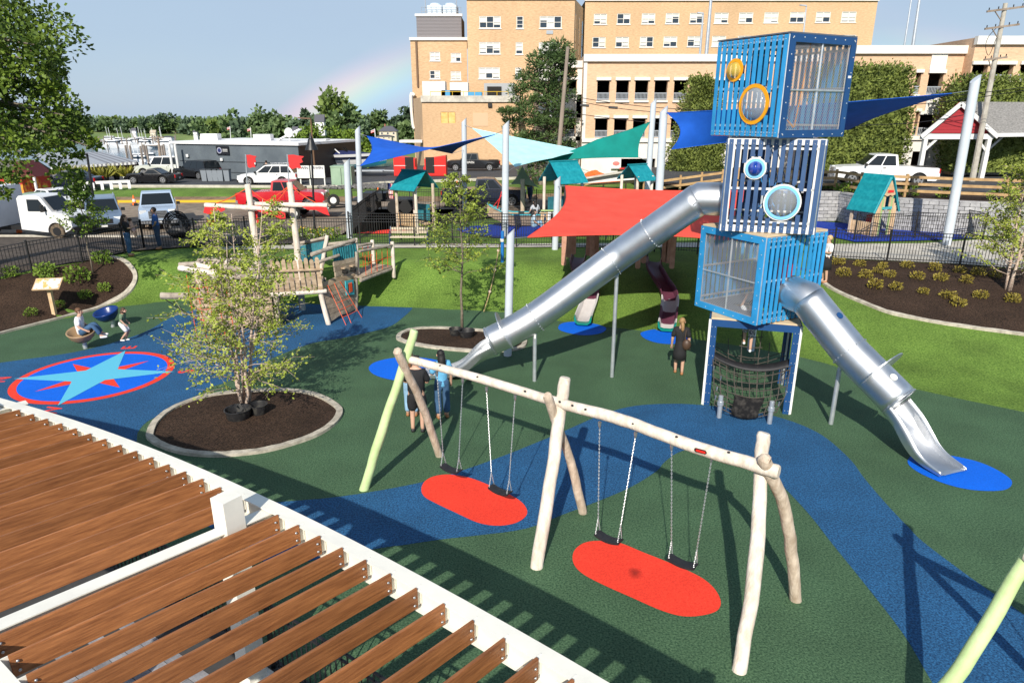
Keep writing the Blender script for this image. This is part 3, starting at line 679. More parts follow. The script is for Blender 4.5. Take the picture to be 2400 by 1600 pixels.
def frame_face(e, F, mat, w=.15, mesh=True, cross=True, edge=None, bottom=True):
    a = w/TS
    quad(F, 0, 1, 1 - a, 1, .002, .03).part('frame_board', mat, e)
    if bottom: quad(F, 0, 1, 0, a, .002, .03).part('frame_board', mat, e)
    for u in (0, 1 - a): quad(F, u, u + a, a if bottom else 0, 1 - a, .002, .03).part('frame_board', mat, e)
    sw = MB()
    for k in range(7):
        for q in (.03, .97): 
            sw.box(F(.04 + k*.92/6, q, .032), (.02, .02, .02)); sw.box(F(q, .04 + k*.92/6, .032), (.02, .02, .02))
    sw.part('screws', m_screw, e, kind='stuff')
    if cross:
        m = MB(); m.tube([F(.5, a, -.02), F(.5, 1 - a, -.02)], .025, 8); m.tube([F(a, .47, -.02), F(1 - a, .47, -.02)], .025, 8); m.part('cross_tube', m_galv, e, SM)
    if mesh:
        m = MB(); n = 27; lo, hi = a - .005, 1 - a + .005; d = hi - lo
        for k in range(-n, n + 1):
            s = k/n*d
            for sg in (1, -1):
                # line v = lo + sg.. clipped to the opening
                u0, u1 = max(lo, lo + s), min(hi, hi + s)
                if u1 - u0 < .01: continue
                v0, v1 = u0 - s, u1 - s
                if sg < 0: v0, v1 = lo + hi - v0, lo + hi - v1
                A, B = F(u0, v0, -.035), F(u1, v1, -.035); m.tube([A, B], .0045, 3, cap=False)
        for (p, q) in (((lo, lo), (lo, hi)), ((lo, hi), (hi, hi)), ((hi, hi), (hi, lo)), ((hi, lo), (lo, lo))): m.tube([F(*p, -.03), F(*q, -.03)], .012, 5)
        m.part('wire_mesh', m_wire, e)
def deck(e, W, z, mat, hole=True, t=.04, s=None):
    h = (s or TS)/2 - .01; m = MB(); k = .42
    if hole:
        for x0, x1, y0, y1 in ((-h, h, -h, -k), (-h, h, k, h), (-h, -k, -k, k), (k, h, -k, k)):
            c = W((x0 + x1)/2, (y0 + y1)/2, z); a = W(1, 0, 0) - W(0, 0, 0); m.box(c, (x1 - x0, y1 - y0, t), rz=atan2(a.y, a.x))
    else:
        c = W(0, 0, z); a = W(1, 0, 0) - W(0, 0, 0); m.box(c, (2*h, 2*h, t), rz=atan2(a.y, a.x))
    m.part('deck', mat, e)
def tower():
    WIN = [(.31, .69, .265), (.63, .335, .46)]
    # base: an open navy portal
    e, W, face = cube(0, 2.42, -107, 'base_cube', False)
    for n in ('+x', '-x', '+y', '-y'):
        F = face(n); a = .17/TS
        for u in (0, 1 - a): quad(F, u, u + a, 0.0, 1, .002, .035).part('leg_board', m_navy, e)
        quad(F, a, 1 - a, .925, 1, .002, .035).part('head_board', m_navy, e)
        for u in (-.004, 1 - .008): quad(F, u, u + .012, 0, 1, .0, .045).part('edge_strip', m_wpan, e)
        s = MB()
        for k in range(9):
            for u in (.02, .057, .943, .98): s.box(F(u, .04 + k*.11, .037), (.016, .016, .016))
        s.part('screws', m_screw, e, kind='stuff')
    deck(e, W, 2.44, m_tan)
    # third: light blue, mesh window and slats with the slide mouth
    e, W, face = cube(2.47, 4.68, -152, 'light_blue_cube')
    frame_face(e, face('+x'), m_sky, .17); slat_face(e, face('+y'), m_sky, [(.5, .34, .42)]); slat_face(e, face('-x'), m_sky); slat_face(e, face('-y'), m_sky)
    deck(e, W, 2.56, m_plate); deck(e, W, 4.70, m_tan)
    m = MB()                                          # a red panel and ropes inside
    m.box(W(-.6, .3, 3.5), (.7, .04, .8), rz=radians(-152)); m.part('inner_panel', M('red_panel', (.6, .02, .02), .5), e)
    # second: navy slats on white, two bubble windows
    e, W, face = cube(4.73, 6.95, -107, 'navy_slat_cube'); F = face('+x')
    slat_face(e, F, m_navyb, [(a, b, c + .02) for a, b, c in WIN], 13, .10, (.115, .475, .90), m_wpan)
    for v0, v1 in ((.0, .075), (.935, 1)): quad(F, 0, 1, v0, v1, -.022, .0).part('white_board', m_wpan, e)
    for u0 in (.045, .915): quad(F, u0, u0 + .03, .075, .935, -.018, .0).part('white_board', m_wpan, e)
    ringwin(e, F, *WIN[0][:2], .225, .165, m_ltblue, m_dblue, m_wpan); ringwin(e, F, *WIN[1][:2], .40, .335, m_ltblue, m_dome, m_wpan)
    for n in ('-x', '+y'): slat_face(e, face(n), m_navyb, (), 13, .10, (.115, .475, .90), m_wpan)
    slat_face(e, face('-y'), m_navyb, [(.5, .32, .42)], 13, .10, (.115, .475, .90), m_wpan)
    deck(e, W, 4.80, m_plate)
    ropes = MB()
    for k in range(4): ropes.tube([W(.5 - .1*k, .3*k - .5, 4.9), W(-.2 + .1*k, .4 - .2*k, 5.9), W(.1, -.1*k, 6.9)], .014, 5)
    ropes.part('climbing_ropes', M('blue_rope', (.02, .2, .5), .7), e)
    # top: light blue slats with yellow rings, navy framed mesh
    e, W, face = cube(6.98, 9.19, -152, 'top_cube'); F = face('+x')
    slat_face(e, F, m_sky, WIN); ringwin(e, F, *WIN[0][:2], .262, .19, m_yel, m_dyel); ringwin(e, F, *WIN[1][:2], .455, .37, m_yel, m_dome)
    frame_face(e, face('+y'), m_navy, .17); slat_face(e, face('-x'), m_sky); slat_face(e, face('-y'), m_sky)
    deck(e, W, 7.06, m_plate); deck(e, W, 9.21, M('roof_plate', (.10, .12, .16), .6, var=.1), False, .03, TS + .05)
    m = MB(); m.tube(catmull([W(.6, .7, 9.1), W(.55, .75, 8.2), W(.75, .8, 7.6), W(.3, .8, 7.2)], 4, False), .016, 6); m.tube([W(-.3, .5, 9.1), W(-.2, .4, 7.2)], .016, 6); m.part('climbing_rope', m_orope, e)
    quad(face('+y'), .935, .985, .60, .625, .031, .033).part('label_plate', m_wpan, e)
tower()
# ---------------------------------------------------------------- climbing net in the base
def base_net():
    t = thing('climbing_net', 'black rope climbing net with rubber mat at the foot of the tower', 'climbing net', (6.0, 16.6, 0))
    a, b = radians(-107), None; Rm = Matrix.Rotation(radians(-107), 3, 'Z'); W = lambda x, y, z: TC + Rm @ Vector((x, y, z))
    pa, pb = G(1685, 978), G(1803, 992)
    for p in (pa, pb):
        m = MB(); m.cyl((p.x, p.y, -.05), .062, .66, 14); m.cyl((p.x, p.y, .36), .085, .10, 14); m.sphere((p.x, p.y, .61), (.062, .062, .02), 12, 5); m.part('anchor_post', m_galv, t, SM)
    L, Rr = W(1.0, -.98, 1.45), W(1.0, .98, 1.42)          # belt ends on the front legs
    def S(u, v):                                            # net surface: v=0 belt, v=1 front foot
        top = lerp(L, Rr, u) - Vector((0, 0, .26*4*u*(1 - u)))
        k = lerp(-.12, 1.12, u); bot = lerp(pa, pb, k) + Vector((0, .02, .34 - .26*4*u*(1 - u)))
        p = lerp(top, bot, v); p += Vector((-.05, -.35, -.12))*(4*v*(1 - v)*.6); 
        return p + Vector((noise.noise(Vector((u*3, v*3, 1)))*.05, 0, noise.noise(Vector((u*3, v*3, 5)))*.04))
    m = MB()
    for i in range(11):
        u = i/10; m.tube([S(u, j/10) for j in range(11)], .012, 5)
    for j in range(1, 9): m.tube([S(i/12, j/8) for i in range(13)], .012, 5)
    m.part('net', m_rope, t)
    m = MB(); m.grid(lambda u, v: S(lerp(.29, .71, u), lerp(.52, 1.02, v)) + Vector((0, -.03, .02)), 6, 6); o = m.part('rubber_mat', M('worn_rubber', (.010, .010, .011), .95, c2=(.06, .055, .05), sc=7, ramp=(.45, .75), spec=.2), t, True)
    sd = o.modifiers.new('thick', 'SOLIDIFY'); sd.thickness = .03
    m = MB(); m.grid(lambda u, v: lerp(L, Rr, u) - Vector((0, 0, .26*4*u*(1 - u) - .10*(v - .5))) + Vector((0, -.03 + .24*(v - .5), 0)), 12, 2); o = m.part('belt', m_seat, t, True)
    sd = o.modifiers.new('thick', 'SOLIDIFY'); sd.thickness = .03
    m = MB()                                                # ladder up through the deck and slack inner net
    for x in (-.28, .28): m.tube([W(.55, x, .35), W(.35, x*.8, 1.2), W(.1, x, 2.9)], .013, 5)
    for k in range(9):
        z = .4 + k*.28; f = z/2.9; m.tube([W(lerp(.6, .1, f), -.3, z), W(lerp(.55, .05, f), 0, z - .05), W(lerp(.6, .1, f), .3, z)], .013, 5)
    for k in range(6):
        y = -.95 + k*.38; m.tube(catmull([W(.95, y, 1.25), W(.2, y*.9, .75), W(-.9, y, 1.3)], 4, False), .011, 5)
    for k in range(5): m.tube(catmull([W(.7 - k*.38, -1.0, 1.1), W(.7 - k*.38, 0, .72), W(.7 - k*.38, 1.0, 1.1)], 4, False), .011, 5)
    m.part('inner_ropes', m_rope, t)
    m = MB()
    for u, v in ((.0, .25), (.04, .6), (.1, .35), (.93, .3), (1, .55), (.98, .8), (.0, .85), (.1, .95), (.9, .95)): p = S(u, v); m.tube([p, p + Vector((.0, -.03, .12))], .02, 6)
    m.part('clamps', m_bolt, t)
base_net()
# ---------------------------------------------------------------- steel tube slides
m_steel = M('brushed_steel', (.62, .64, .66), .40, metal=1, c2=(.76, .77, .79), sc=1.6, bump=.05, bs=3, det=5)
m_steeld = M('steel_seam', (.30, .31, .33), .35, metal=1)
def frames(P):
    out = []
    for i in range(len(P)):
        d = (P[min(i + 1, len(P) - 1)] - P[max(i - 1, 0)]).normalized(); s = d.cross(Vector((0, 0, 1))).normalized(); out.append((P[i], d, s, s.cross(d)))
    return out
def tube_slide(name, label, elbow, path, joints, chute, fin, r=.43, poles=(), wins=(), fside=1):
    t = thing(name, label, 'slide', (path[-1].x, path[-1].y, 0))
    P = [Vector(p) for p in path]; m = MB(); m.tube(P, r, 28); m.f.pop(); m.f.pop(); m.m.pop(); m.m.pop(); b = m.part('tube', m_steel, t, SM)
    sd = b.modifiers.new('thick', 'SOLIDIFY'); sd.thickness = .012
    E_ = [Vector(p) for p in elbow]; m = MB(); m.tube(E_, r, 28); m.f.pop(); m.f.pop(); m.m.pop(); m.m.pop(); m.part('elbow', m_steel, t, SM)
    fr = frames(P)
    for i in joints:
        p, d, s, u = fr[i]; m = MB(); m.tube([p - d*.022, p + d*.022], r + .012, 28)
        for k in range(0, 26): a = 2*pi*k/26; q = p + s*cos(a)*(r + .02) + u*sin(a)*(r + .02); m.box(q, (.022, .022, .022))
        m.part('joint_ring', m_steel, t, SM)
    p, d, s, u = fr[-1]; m = MB(); m.tube([p + d*.0 + (s*cos(k*2*pi/28) + u*sin(k*2*pi/28))*r for k in range(28)], .022, 6, closed=True); m.part('rim', m_steel, t, True)
    # open chute: U profile swept on
    C = catmull([Vector(c) for c in chute], 6, False); F2 = frames(C); N = len(C); m = MB(); K = 15
    for i, (p, d, s, u) in enumerate(F2):
        k = i/(N - 1); w = lerp(r*.97, .37, ss(k*1.5)); hh = lerp(.40, .05, ss(k*1.05)); fl = ss(k*2)
        for j in range(K):
            a = pi*(j/(K - 1)); ci = (-cos(a)*w, -sin(a)*r); fx = lerp(-w, w, (j - 2)/(K - 5)) if 2 <= j <= K - 3 else (-w if j < 2 else w)
            fz = -r if 2 <= j <= K - 3 else (-r + (hh if j in (0, K - 1) else hh*.5))
            q = (lerp(ci[0], fx, fl), lerp(ci[1], fz, fl)); m.v.append(tuple(p + s*q[0] + u*q[1]))
    for i in range(N - 1):
        for j in range(K - 1): m.f.append((i*K + j, i*K + j + 1, (i + 1)*K + j + 1, (i + 1)*K + j)); m.m.append(0)
    o = m.part('chute', m_steel, t, SM); sd = o.modifiers.new('thick', 'SOLIDIFY'); sd.thickness = .018
    lm = MB()
    for j in (0, K - 1): lm.tube([Vector(m.v[i*K + j]) for i in range(N)], .014, 6)
    lm.part('chute_rim', m_steel, t, True)
    # half collar plate across the tube
    i, a0, a1 = fin; p, d, s, u = fr[i]; pl = []; N2 = 18
    for k in range(N2 + 1): a = lerp(a0, a1, k/N2); pl.append((p + (s*cos(a) + u*sin(a))*(r + .0), p + (s*cos(a) + u*sin(a))*(r + .42*sin(pi*min(1, max(0, .06 + .88*k/N2)))**.6)))
    m = MB(); dd = d*.025
    V = [q for ab in pl for q in ab]; V += [q + dd for q in V]; n = len(pl)*2; fs = []
    for k in range(N2): a = 2*k; fs += [(a, a + 1, a + 3, a + 2), (n + a, n + a + 2, n + a + 3, n + a + 1), (a + 1, n + a + 1, n + a + 3, a + 3)]
    fs += [(0, n, n + 1, 1), (n - 2, n - 1, 2*n - 1, 2*n - 2)]; m.add(V, fs).part('collar_plate', m_steel, t)
    for (i, a, rr, mat) in wins:
        p, d, s, u = fr[i]; nrm = s*cos(a) + u*sin(a); tg = nrm.cross(d); q = p + nrm*(r + .004); m = MB()
        m.prism([q + (d*cos(k*pi/8) + tg*sin(k*pi/8))*rr - nrm*.02 for k in range(16)], nrm*.03); m.part('port_hole', mat, t)
    for base, top in poles:
        m = MB(); m.tube([Vector((base.x, base.y, -.05)), top], .057, 12); m.tube([top, top + Vector((0, 0, .05))], .045, 8); m.part('support_post', m_galv, t, SM)
        pm = MB(); pm.box(top + Vector((0, -.058, -.12)), (.05, .01, .12)); pm.part('bracket', m_wpan, t)
    return t
def slides():
    n = Vector((-.956, .292, 0)); A = Vector((5.5, 18.15, 5.38)); e0 = TC + n*1.06; 
    st = Vector((e0.x, e0.y, 5.38)); el = st + n*.62
    mid = Vector((3.0, 19.15, 3.68)); low = Vector((.67, 18.98, 1.93)); end = Vector((-.62, 18.97, 1.2))
    p = [el, lerp(el, mid, .35), lerp(el, mid, .7), mid]; p = [lerp(el, mid, k/12) for k in range(13)]
    q = catmull([mid, low, end], 8, False); path = p + q[1:]
    pb, pa = G(1434, 883), G(1252.5, 892.6)
    tube_slide('tube_slide', 'long steel tube slide running down to the left from the tower', [st, st + n*.3, el, lerp(el, mid, .06)], path, [7, 13, 20],
               [end, (-1.05, 18.98, 1.0), (-1.55, 19.05, .68), (-2.1, 19.2, .52), (-2.75, 19.4, .47), (-2.95, 19.45, .40)], (24, pi*.40, pi*1.22),
               poles=[(pb, Vector((pb.x, pb.y, 3.24))), (pa, Vector((pa.x, pa.y, 1.52)))])
    n = Vector((.469, -.883, 0)); st = TC + n*1.06; st.z = 3.2; el = st + n*.55; el.z = 3.16; mid = Vector((8.14, 15.55, 2.08)); end = Vector((8.96, 14.55, 1.2))
    el = Vector((7.33, 16.42, 3.16))
    path = [lerp(el, mid, k/10) for k in range(11)] + catmull([mid, end], 6, False)[1:]
    pb = G(1947, 993)
    tube_slide('tube_slide', 'short steel tube slide running down to the right from the light blue cube', [st, lerp(st, el, .5), el, lerp(el, mid, .1)], path, [10],
               [end, (9.15, 14.25, .95), (9.35, 13.9, .68), (9.5, 13.6, .52), (9.68, 13.2, .46), (9.73, 13.05, .36)], (13, -.12, pi*.86),
               poles=[(pb, Vector((pb.x, pb.y, 1.5)))], wins=[(5, pi*.42, .085, m_navy), (14, pi*.38, .085, m_wpan)])
slides()
# ================================================================ plants
def leafmat(name, dark, light, sc=2.0):
    return M(name, dark, .6, c2=light, sc=sc, spec=.3, det=5, ramp=(.3, .7), rnd=.06)
m_bark = M('grey_bark', (.12, .095, .07), .9, c2=(.24, .20, .15), sc=8, bump=.6, bs=20)
m_birch = M('birch_bark', (.35, .23, .17), .85, c2=(.72, .60, .50), sc=14, bump=.5, bs=30, grain=(1, 1, 3))
m_lbirch = leafmat('birch_leaf', (.15, .21, .024), (.41, .46, .075), 1.4)
m_lyoung = leafmat('young_leaf', (.12, .18, .02), (.34, .41, .06), 2)
m_loak = leafmat('oak_leaf', (.022, .056, .008), (.165, .24, .022), .9)
m_lfar = leafmat('far_leaf', (.055, .10, .038), (.15, .22, .075), .25)
m_lfar2 = leafmat('far_leaf_light', (.08, .135, .03), (.21, .28, .07), .3)
m_lfar3 = leafmat('far_leaf_blue', (.05, .085, .05), (.12, .18, .095), .3)
m_lpine = leafmat('pine_needle', (.030, .062, .020), (.11, .17, .05), .8)
m_lhedge = leafmat('hedge_leaf', (.06, .09, .02), (.25, .30, .065), 1.8)
m_lbush = leafmat('bush_leaf', (.06, .12, .012), (.22, .32, .04), 1.5)
m_lgold = leafmat('gold_leaf', (.13, .085, .016), (.36, .31, .05), 6)
def leaf(m, p, size, up=None, jit=1.0, asp=.6):            # one leaf: two triangles folded along the midrib
    d = Vector((R.gauss(0, 1), R.gauss(0, 1), R.gauss(0, .8)))
    if up is not None: d = d*jit + up
    d.normalize(); s = d.cross(Vector((R.gauss(0, 1), R.gauss(0, 1), R.gauss(0, 1)))); s.normalize()
    b = len(m.v); w = size*asp/2
    m.v += [tuple(p), tuple(p + d*size*.5 + s*w), tuple(p + d*size), tuple(p + d*size*.5 - s*w)]
    m.f.append((b, b + 1, b + 2, b + 3)); m.m.append(m.k)
def stem_tree(name, label, base, h, stems, r0, leafm, barkm, nb, spread, leafs, lsize, low=.15, tilt=.12, taper=.8, top_w=.35, cat='tree', droop=.0, rise=.5, lean=(0, 0), group=None):
    """slim tree: upright stems, side branches with twigs, leaves along the twigs"""
    t = thing(name, label, cat, base, group); base = Vector(base); w = MB(); lf = MB()
    for k in range(stems):
        a = 2*pi*k/stems + R.uniform(-.3, .3); tl = tilt*R.uniform(.5, 1.2) if stems > 1 else R.uniform(0, .04)
        hh = h*(1 if k == 0 else R.uniform(.72, .96)); P = []; o = Vector((cos(a), sin(a), 0))
        for i in range(9):
            q = i/8; P.append(base + Vector((lean[0]*hh*q, lean[1]*hh*q, 0)) + o*(.07*(stems > 1) + tl*hh*q*(1 - .25*q)) + Vector((R.gauss(0, .02), R.gauss(0, .02), hh*q)) + Vector((noise.noise(Vector((k, q*3, 0))), noise.noise(Vector((k, q*3, 9))), 0))*.08*h/4)
        rk = r0*R.uniform(.75, 1.05); w.tube(P, [rk*(1 - .93*(i/8)**taper) + .004 for i in range(9)], 7)
        n = max(3, int(nb/stems))
        for j in range(n):
            q = lerp(low, .97, (j + R.random())/n); i = min(7, int(q*8)); p = lerp(P[i], P[i + 1], q*8 - i)
            b = a + R.gauss(0, 1.1) if stems > 1 and R.random() < .65 else R.uniform(0, 2*pi)
            L = spread*(1 - .68*(q - low)/(1 - low) if q > low else 1)*R.uniform(.55, 1.1)*(1.0 if q < .93 else .6)
            d = Vector((cos(b), sin(b), rise*R.uniform(.5, 1.4))).normalized(); B = [p]
            for s in range(1, 5): B.append(p + d*L*s/4 + Vector((R.gauss(0, .05), R.gauss(0, .05), R.gauss(0, .04) - droop*L*(s/4)**2)))
            w.tube(B, [rk*.28*(1 - q*.6)*(1 - s/4.6) + .003 for s in range(5)], 4)
            for s in range(2, 5):
                for _ in range(2):
                    tw = (d + Vector((R.gauss(0, .7), R.gauss(0, .7), R.gauss(0, .45)))).normalized(); tl2 = L*R.uniform(.18, .42); e = B[s] + tw*tl2 - Vector((0, 0, droop*tl2*.6))
                    w.tube([B[s], e], [.005, .002], 3)
                    for c in range(leafs):
                        f = R.random(); leaf(lf, lerp(B[s], e, f) + Vector((R.gauss(0, .04), R.gauss(0, .04), R.gauss(0, .04))), lsize*R.uniform(.6, 1.25), Vector((0, -.35, -.15)), .8)
            for c in range(leafs):
                s = R.randint(1, 3); leaf(lf, lerp(B[s], B[s + 1], R.random()) + Vector((R.gauss(0, .05), R.gauss(0, .05), R.gauss(0, .05))), lsize*R.uniform(.6, 1.2), Vector((0, -.35, -.15)), .8)
    w.part('trunk', barkm, t, True); lf.part('crown', leafm, t)
    return t
def clump_crown(m, c, r, n, size, sub=14, flatten=.85, ragged=.35):  # leaves gathered in clumps through an uneven crown
    c = Vector(c); r = Vector(r)
    for k in range(sub):
        while True:
            q = Vector((R.uniform(-1, 1), R.uniform(-1, 1), R.uniform(-.9, 1)))
            if .25 < q.length < 1: break
        q = q.normalized()*R.uniform(.45, 1.0); cc = c + Vector((q.x*r.x, q.y*r.y, q.z*r.z)); cr = min(r.x, r.z)*R.uniform(.22, .42)
        for _ in range(n//sub):
            d = Vector((R.gauss(0, 1), R.gauss(0, 1), R.gauss(0, 1))).normalized(); rr = R.random()**.5
            leaf(m, cc + Vector((d.x*cr, d.y*cr, d.z*cr*flatten))*rr*R.uniform(.75, 1 + ragged), size*R.uniform(.6, 1.3), d + Vector((0, 0, .3)), .8, .75)
def crown_tree(name, label, base, h, rx, rz, leafm, n, size, trunk=.25, low=.35, sub=22, cat='tree', group=None, ry=None, clear=0):
    t = thing(name, label, cat, base, group); base = Vector(base); w = MB()
    top = base + Vector((0, 0, h - rz*1.0)); w.tube([base - Vector((0, 0, .2)), lerp(base, top, .5) + Vector((R.gauss(0, .1), 0, 0)), top], [trunk, trunk*.75, trunk*.4], 8)
    for k in range(6):
        a = R.uniform(0, 2*pi); s = lerp(base, top, R.uniform(.5, .95)); w.tube([s, s + Vector((cos(a)*rx*.6, sin(a)*rx*.6, rz*.6))], [trunk*.4, trunk*.1], 5)
    w.part('trunk', m_bark, t, True); lf = MB(); clump_crown(lf, (base.x, base.y, base.z + h - rz), (rx, ry or rx, rz), n, size, sub); lf.part('crown', leafm, t)
    return t
def shrub_mesh(name, r, h, n, size, mat):
    m = MB()
    for _ in range(n):
        a = R.uniform(0, 2*pi); z = R.random(); rr = r*sqrt(max(.05, 1 - (z - .35)**2*1.5))*sqrt(R.random()); d = Vector((cos(a), sin(a), .9))
        leaf(m, Vector((cos(a)*rr, sin(a)*rr, z*h)), size*R.uniform(.6, 1.4), d, .6, .6)
    return m.mesh(name, mat)
def shrubs():
    gold = [shrub_mesh('golden_shrub', .36, .42, 210, .11, m_lgold) for _ in range(4)]
    green = [shrub_mesh('green_shrub', .40, .5, 260, .11, m_lbush) for _ in range(3)]
    k = 600/2352; spots = [(640, 1210), (690, 1320), (840, 1225), (895, 1330), (1050, 1240), (1115, 1330), (1275, 1240), (1365, 1345), (1530, 1265), (1585, 1355), (1760, 1285), (1815, 1380), (1930, 1310), (980, 1430), (1170, 1445), (1420, 1480), (1650, 1520), (1950, 1520), (1740, 1590), (2090, 1330), (2240, 1555), (1010, 1290)]
    lab = ['golden shrub in the right mulch bed, row %s, %s from the fence corner']
    pts = sorted([(T(1800 + x*k, 300 + (y + 45)*k), i) for i, (x, y) in enumerate(spots)], key=lambda q: -q[0].y)
    words = ['first', 'second', 'third', 'fourth', 'fifth', 'sixth', 'seventh', 'eighth']
    rows = [sorted(pts[i:i + 8], key=lambda q: q[0].x) for i in range(0, len(pts), 8)]
    for r, row in enumerate(rows):
        for c, (p, i) in enumerate(row):
            o = link(gold[i % 4], 'golden_shrub', None, 'golden shrub, %s from the left in the %s row of the right mulch bed' % (words[c], ['back', 'middle', 'front'][r]), 'shrub', 'golden shrubs in the mulch bed right of the tower')
            o.location = p; s = R.uniform(.52, .78); o.scale = (s, s, s*R.uniform(.85, 1.1)); o.rotation_euler = (0, 0, R.uniform(0, 6))
    for u, v, s, lab in ((28, 650, 1.0, 'grassy shrub nearest the left edge by the black fence'), (108, 648, 1.25, 'tall grassy shrub behind the info board by the fence'), (113, 668, .9, 'round green shrub just behind the info board'), (181, 660, 1.45, 'largest round green shrub in the left mulch bed'), (242, 618, 1.2, 'green shrub at the foot of the sapling by the fence'), (245, 682, .75, 'low yellow-green shrub nearest the curved kerb'), (201, 700, .8, 'low green shrub right of the info board'), (141, 720, .6, 'small shrub right behind the info board post'), (74, 740, .7, 'small bright shrub in front left of the info board')):
        p = T(u, v); o = link(green[int(u) % 3], 'green_shrub', None, lab, 'shrub', 'green shrubs in the left mulch bed'); o.location = p; o.scale = (s*.8, s*.8, s*.85); o.rotation_euler = (0, 0, u)
shrubs()
p = G(575, 962); stem_tree('birch_tree', 'multi-stemmed young birch in the round mulch bed before the ship', (p.x, p.y, .05), 5.5, 6, .05, m_lbirch, m_birch, 165, 1.85, 10, .085, .14, .15, droop=.10, rise=.5, lean=(.10, 0))
p = G(1083, 778); stem_tree('young_tree', 'young single-trunk tree in the mulch bed beside the long slide', (p.x, p.y, .05), 5.6, 1, .065, m_lyoung, m_bark, 54, 1.7, 10, .10, .36, rise=.35)
p = T(218, 640); stem_tree('sapling', 'thin sapling in the left mulch bed before the blue-grey car', tuple(p), 4.3, 1, .035, m_lbush, m_bark, 40, 1.0, 9, .12, .34, rise=.8)
p = T(2362, 680); stem_tree('birch_tree', 'young birch with white trunks at the right edge of the picture', tuple(p), 5.7, 3, .06, m_lbirch, m_birch, 130, 1.75, 11, .10, .12, .10, rise=.6)
# tubs round the trunks
m_tub = M('black_plastic', (.02, .02, .022), .5, c2=(.10, .095, .08), sc=6, ramp=(.5, .8), spec=.5)
def tub(p, r, h, label):
    t = thing('plastic_tub', label, 'tub', (p.x, p.y, .03), 'black watering tubs')
    m = MB(); prof = [(r*.80, 0), (r*.84, .02), (r*.97, h), (r*1.03, h), (r*1.03, h + .02), (r*.95, h + .02), (r*.80, .06), (r*.3, .05), (.22*r, .05), (.18*r, h*.6), (.02, h*.6)]
    m.lathe((p.x, p.y, .03), prof, 24); m.part('bowl', m_tub, t, SM)
    c = MB(); c.cyl((p.x + r*.35, p.y - r*.3, .07), .05, .07, 10); c.part('spout', m_tub, t, SM)
tub(G(560, 981), .33, .24, 'larger black tub in front of the birch stems'); tub(G(608, 970), .23, .24, 'smaller black tub right of the birch stems')
tub(G(1094, 790), .29, .22, 'black tub in front of the young tree trunk by the slide'); tub(G(1068, 786), .23, .22, 'black tub left of the young tree trunk by the slide')
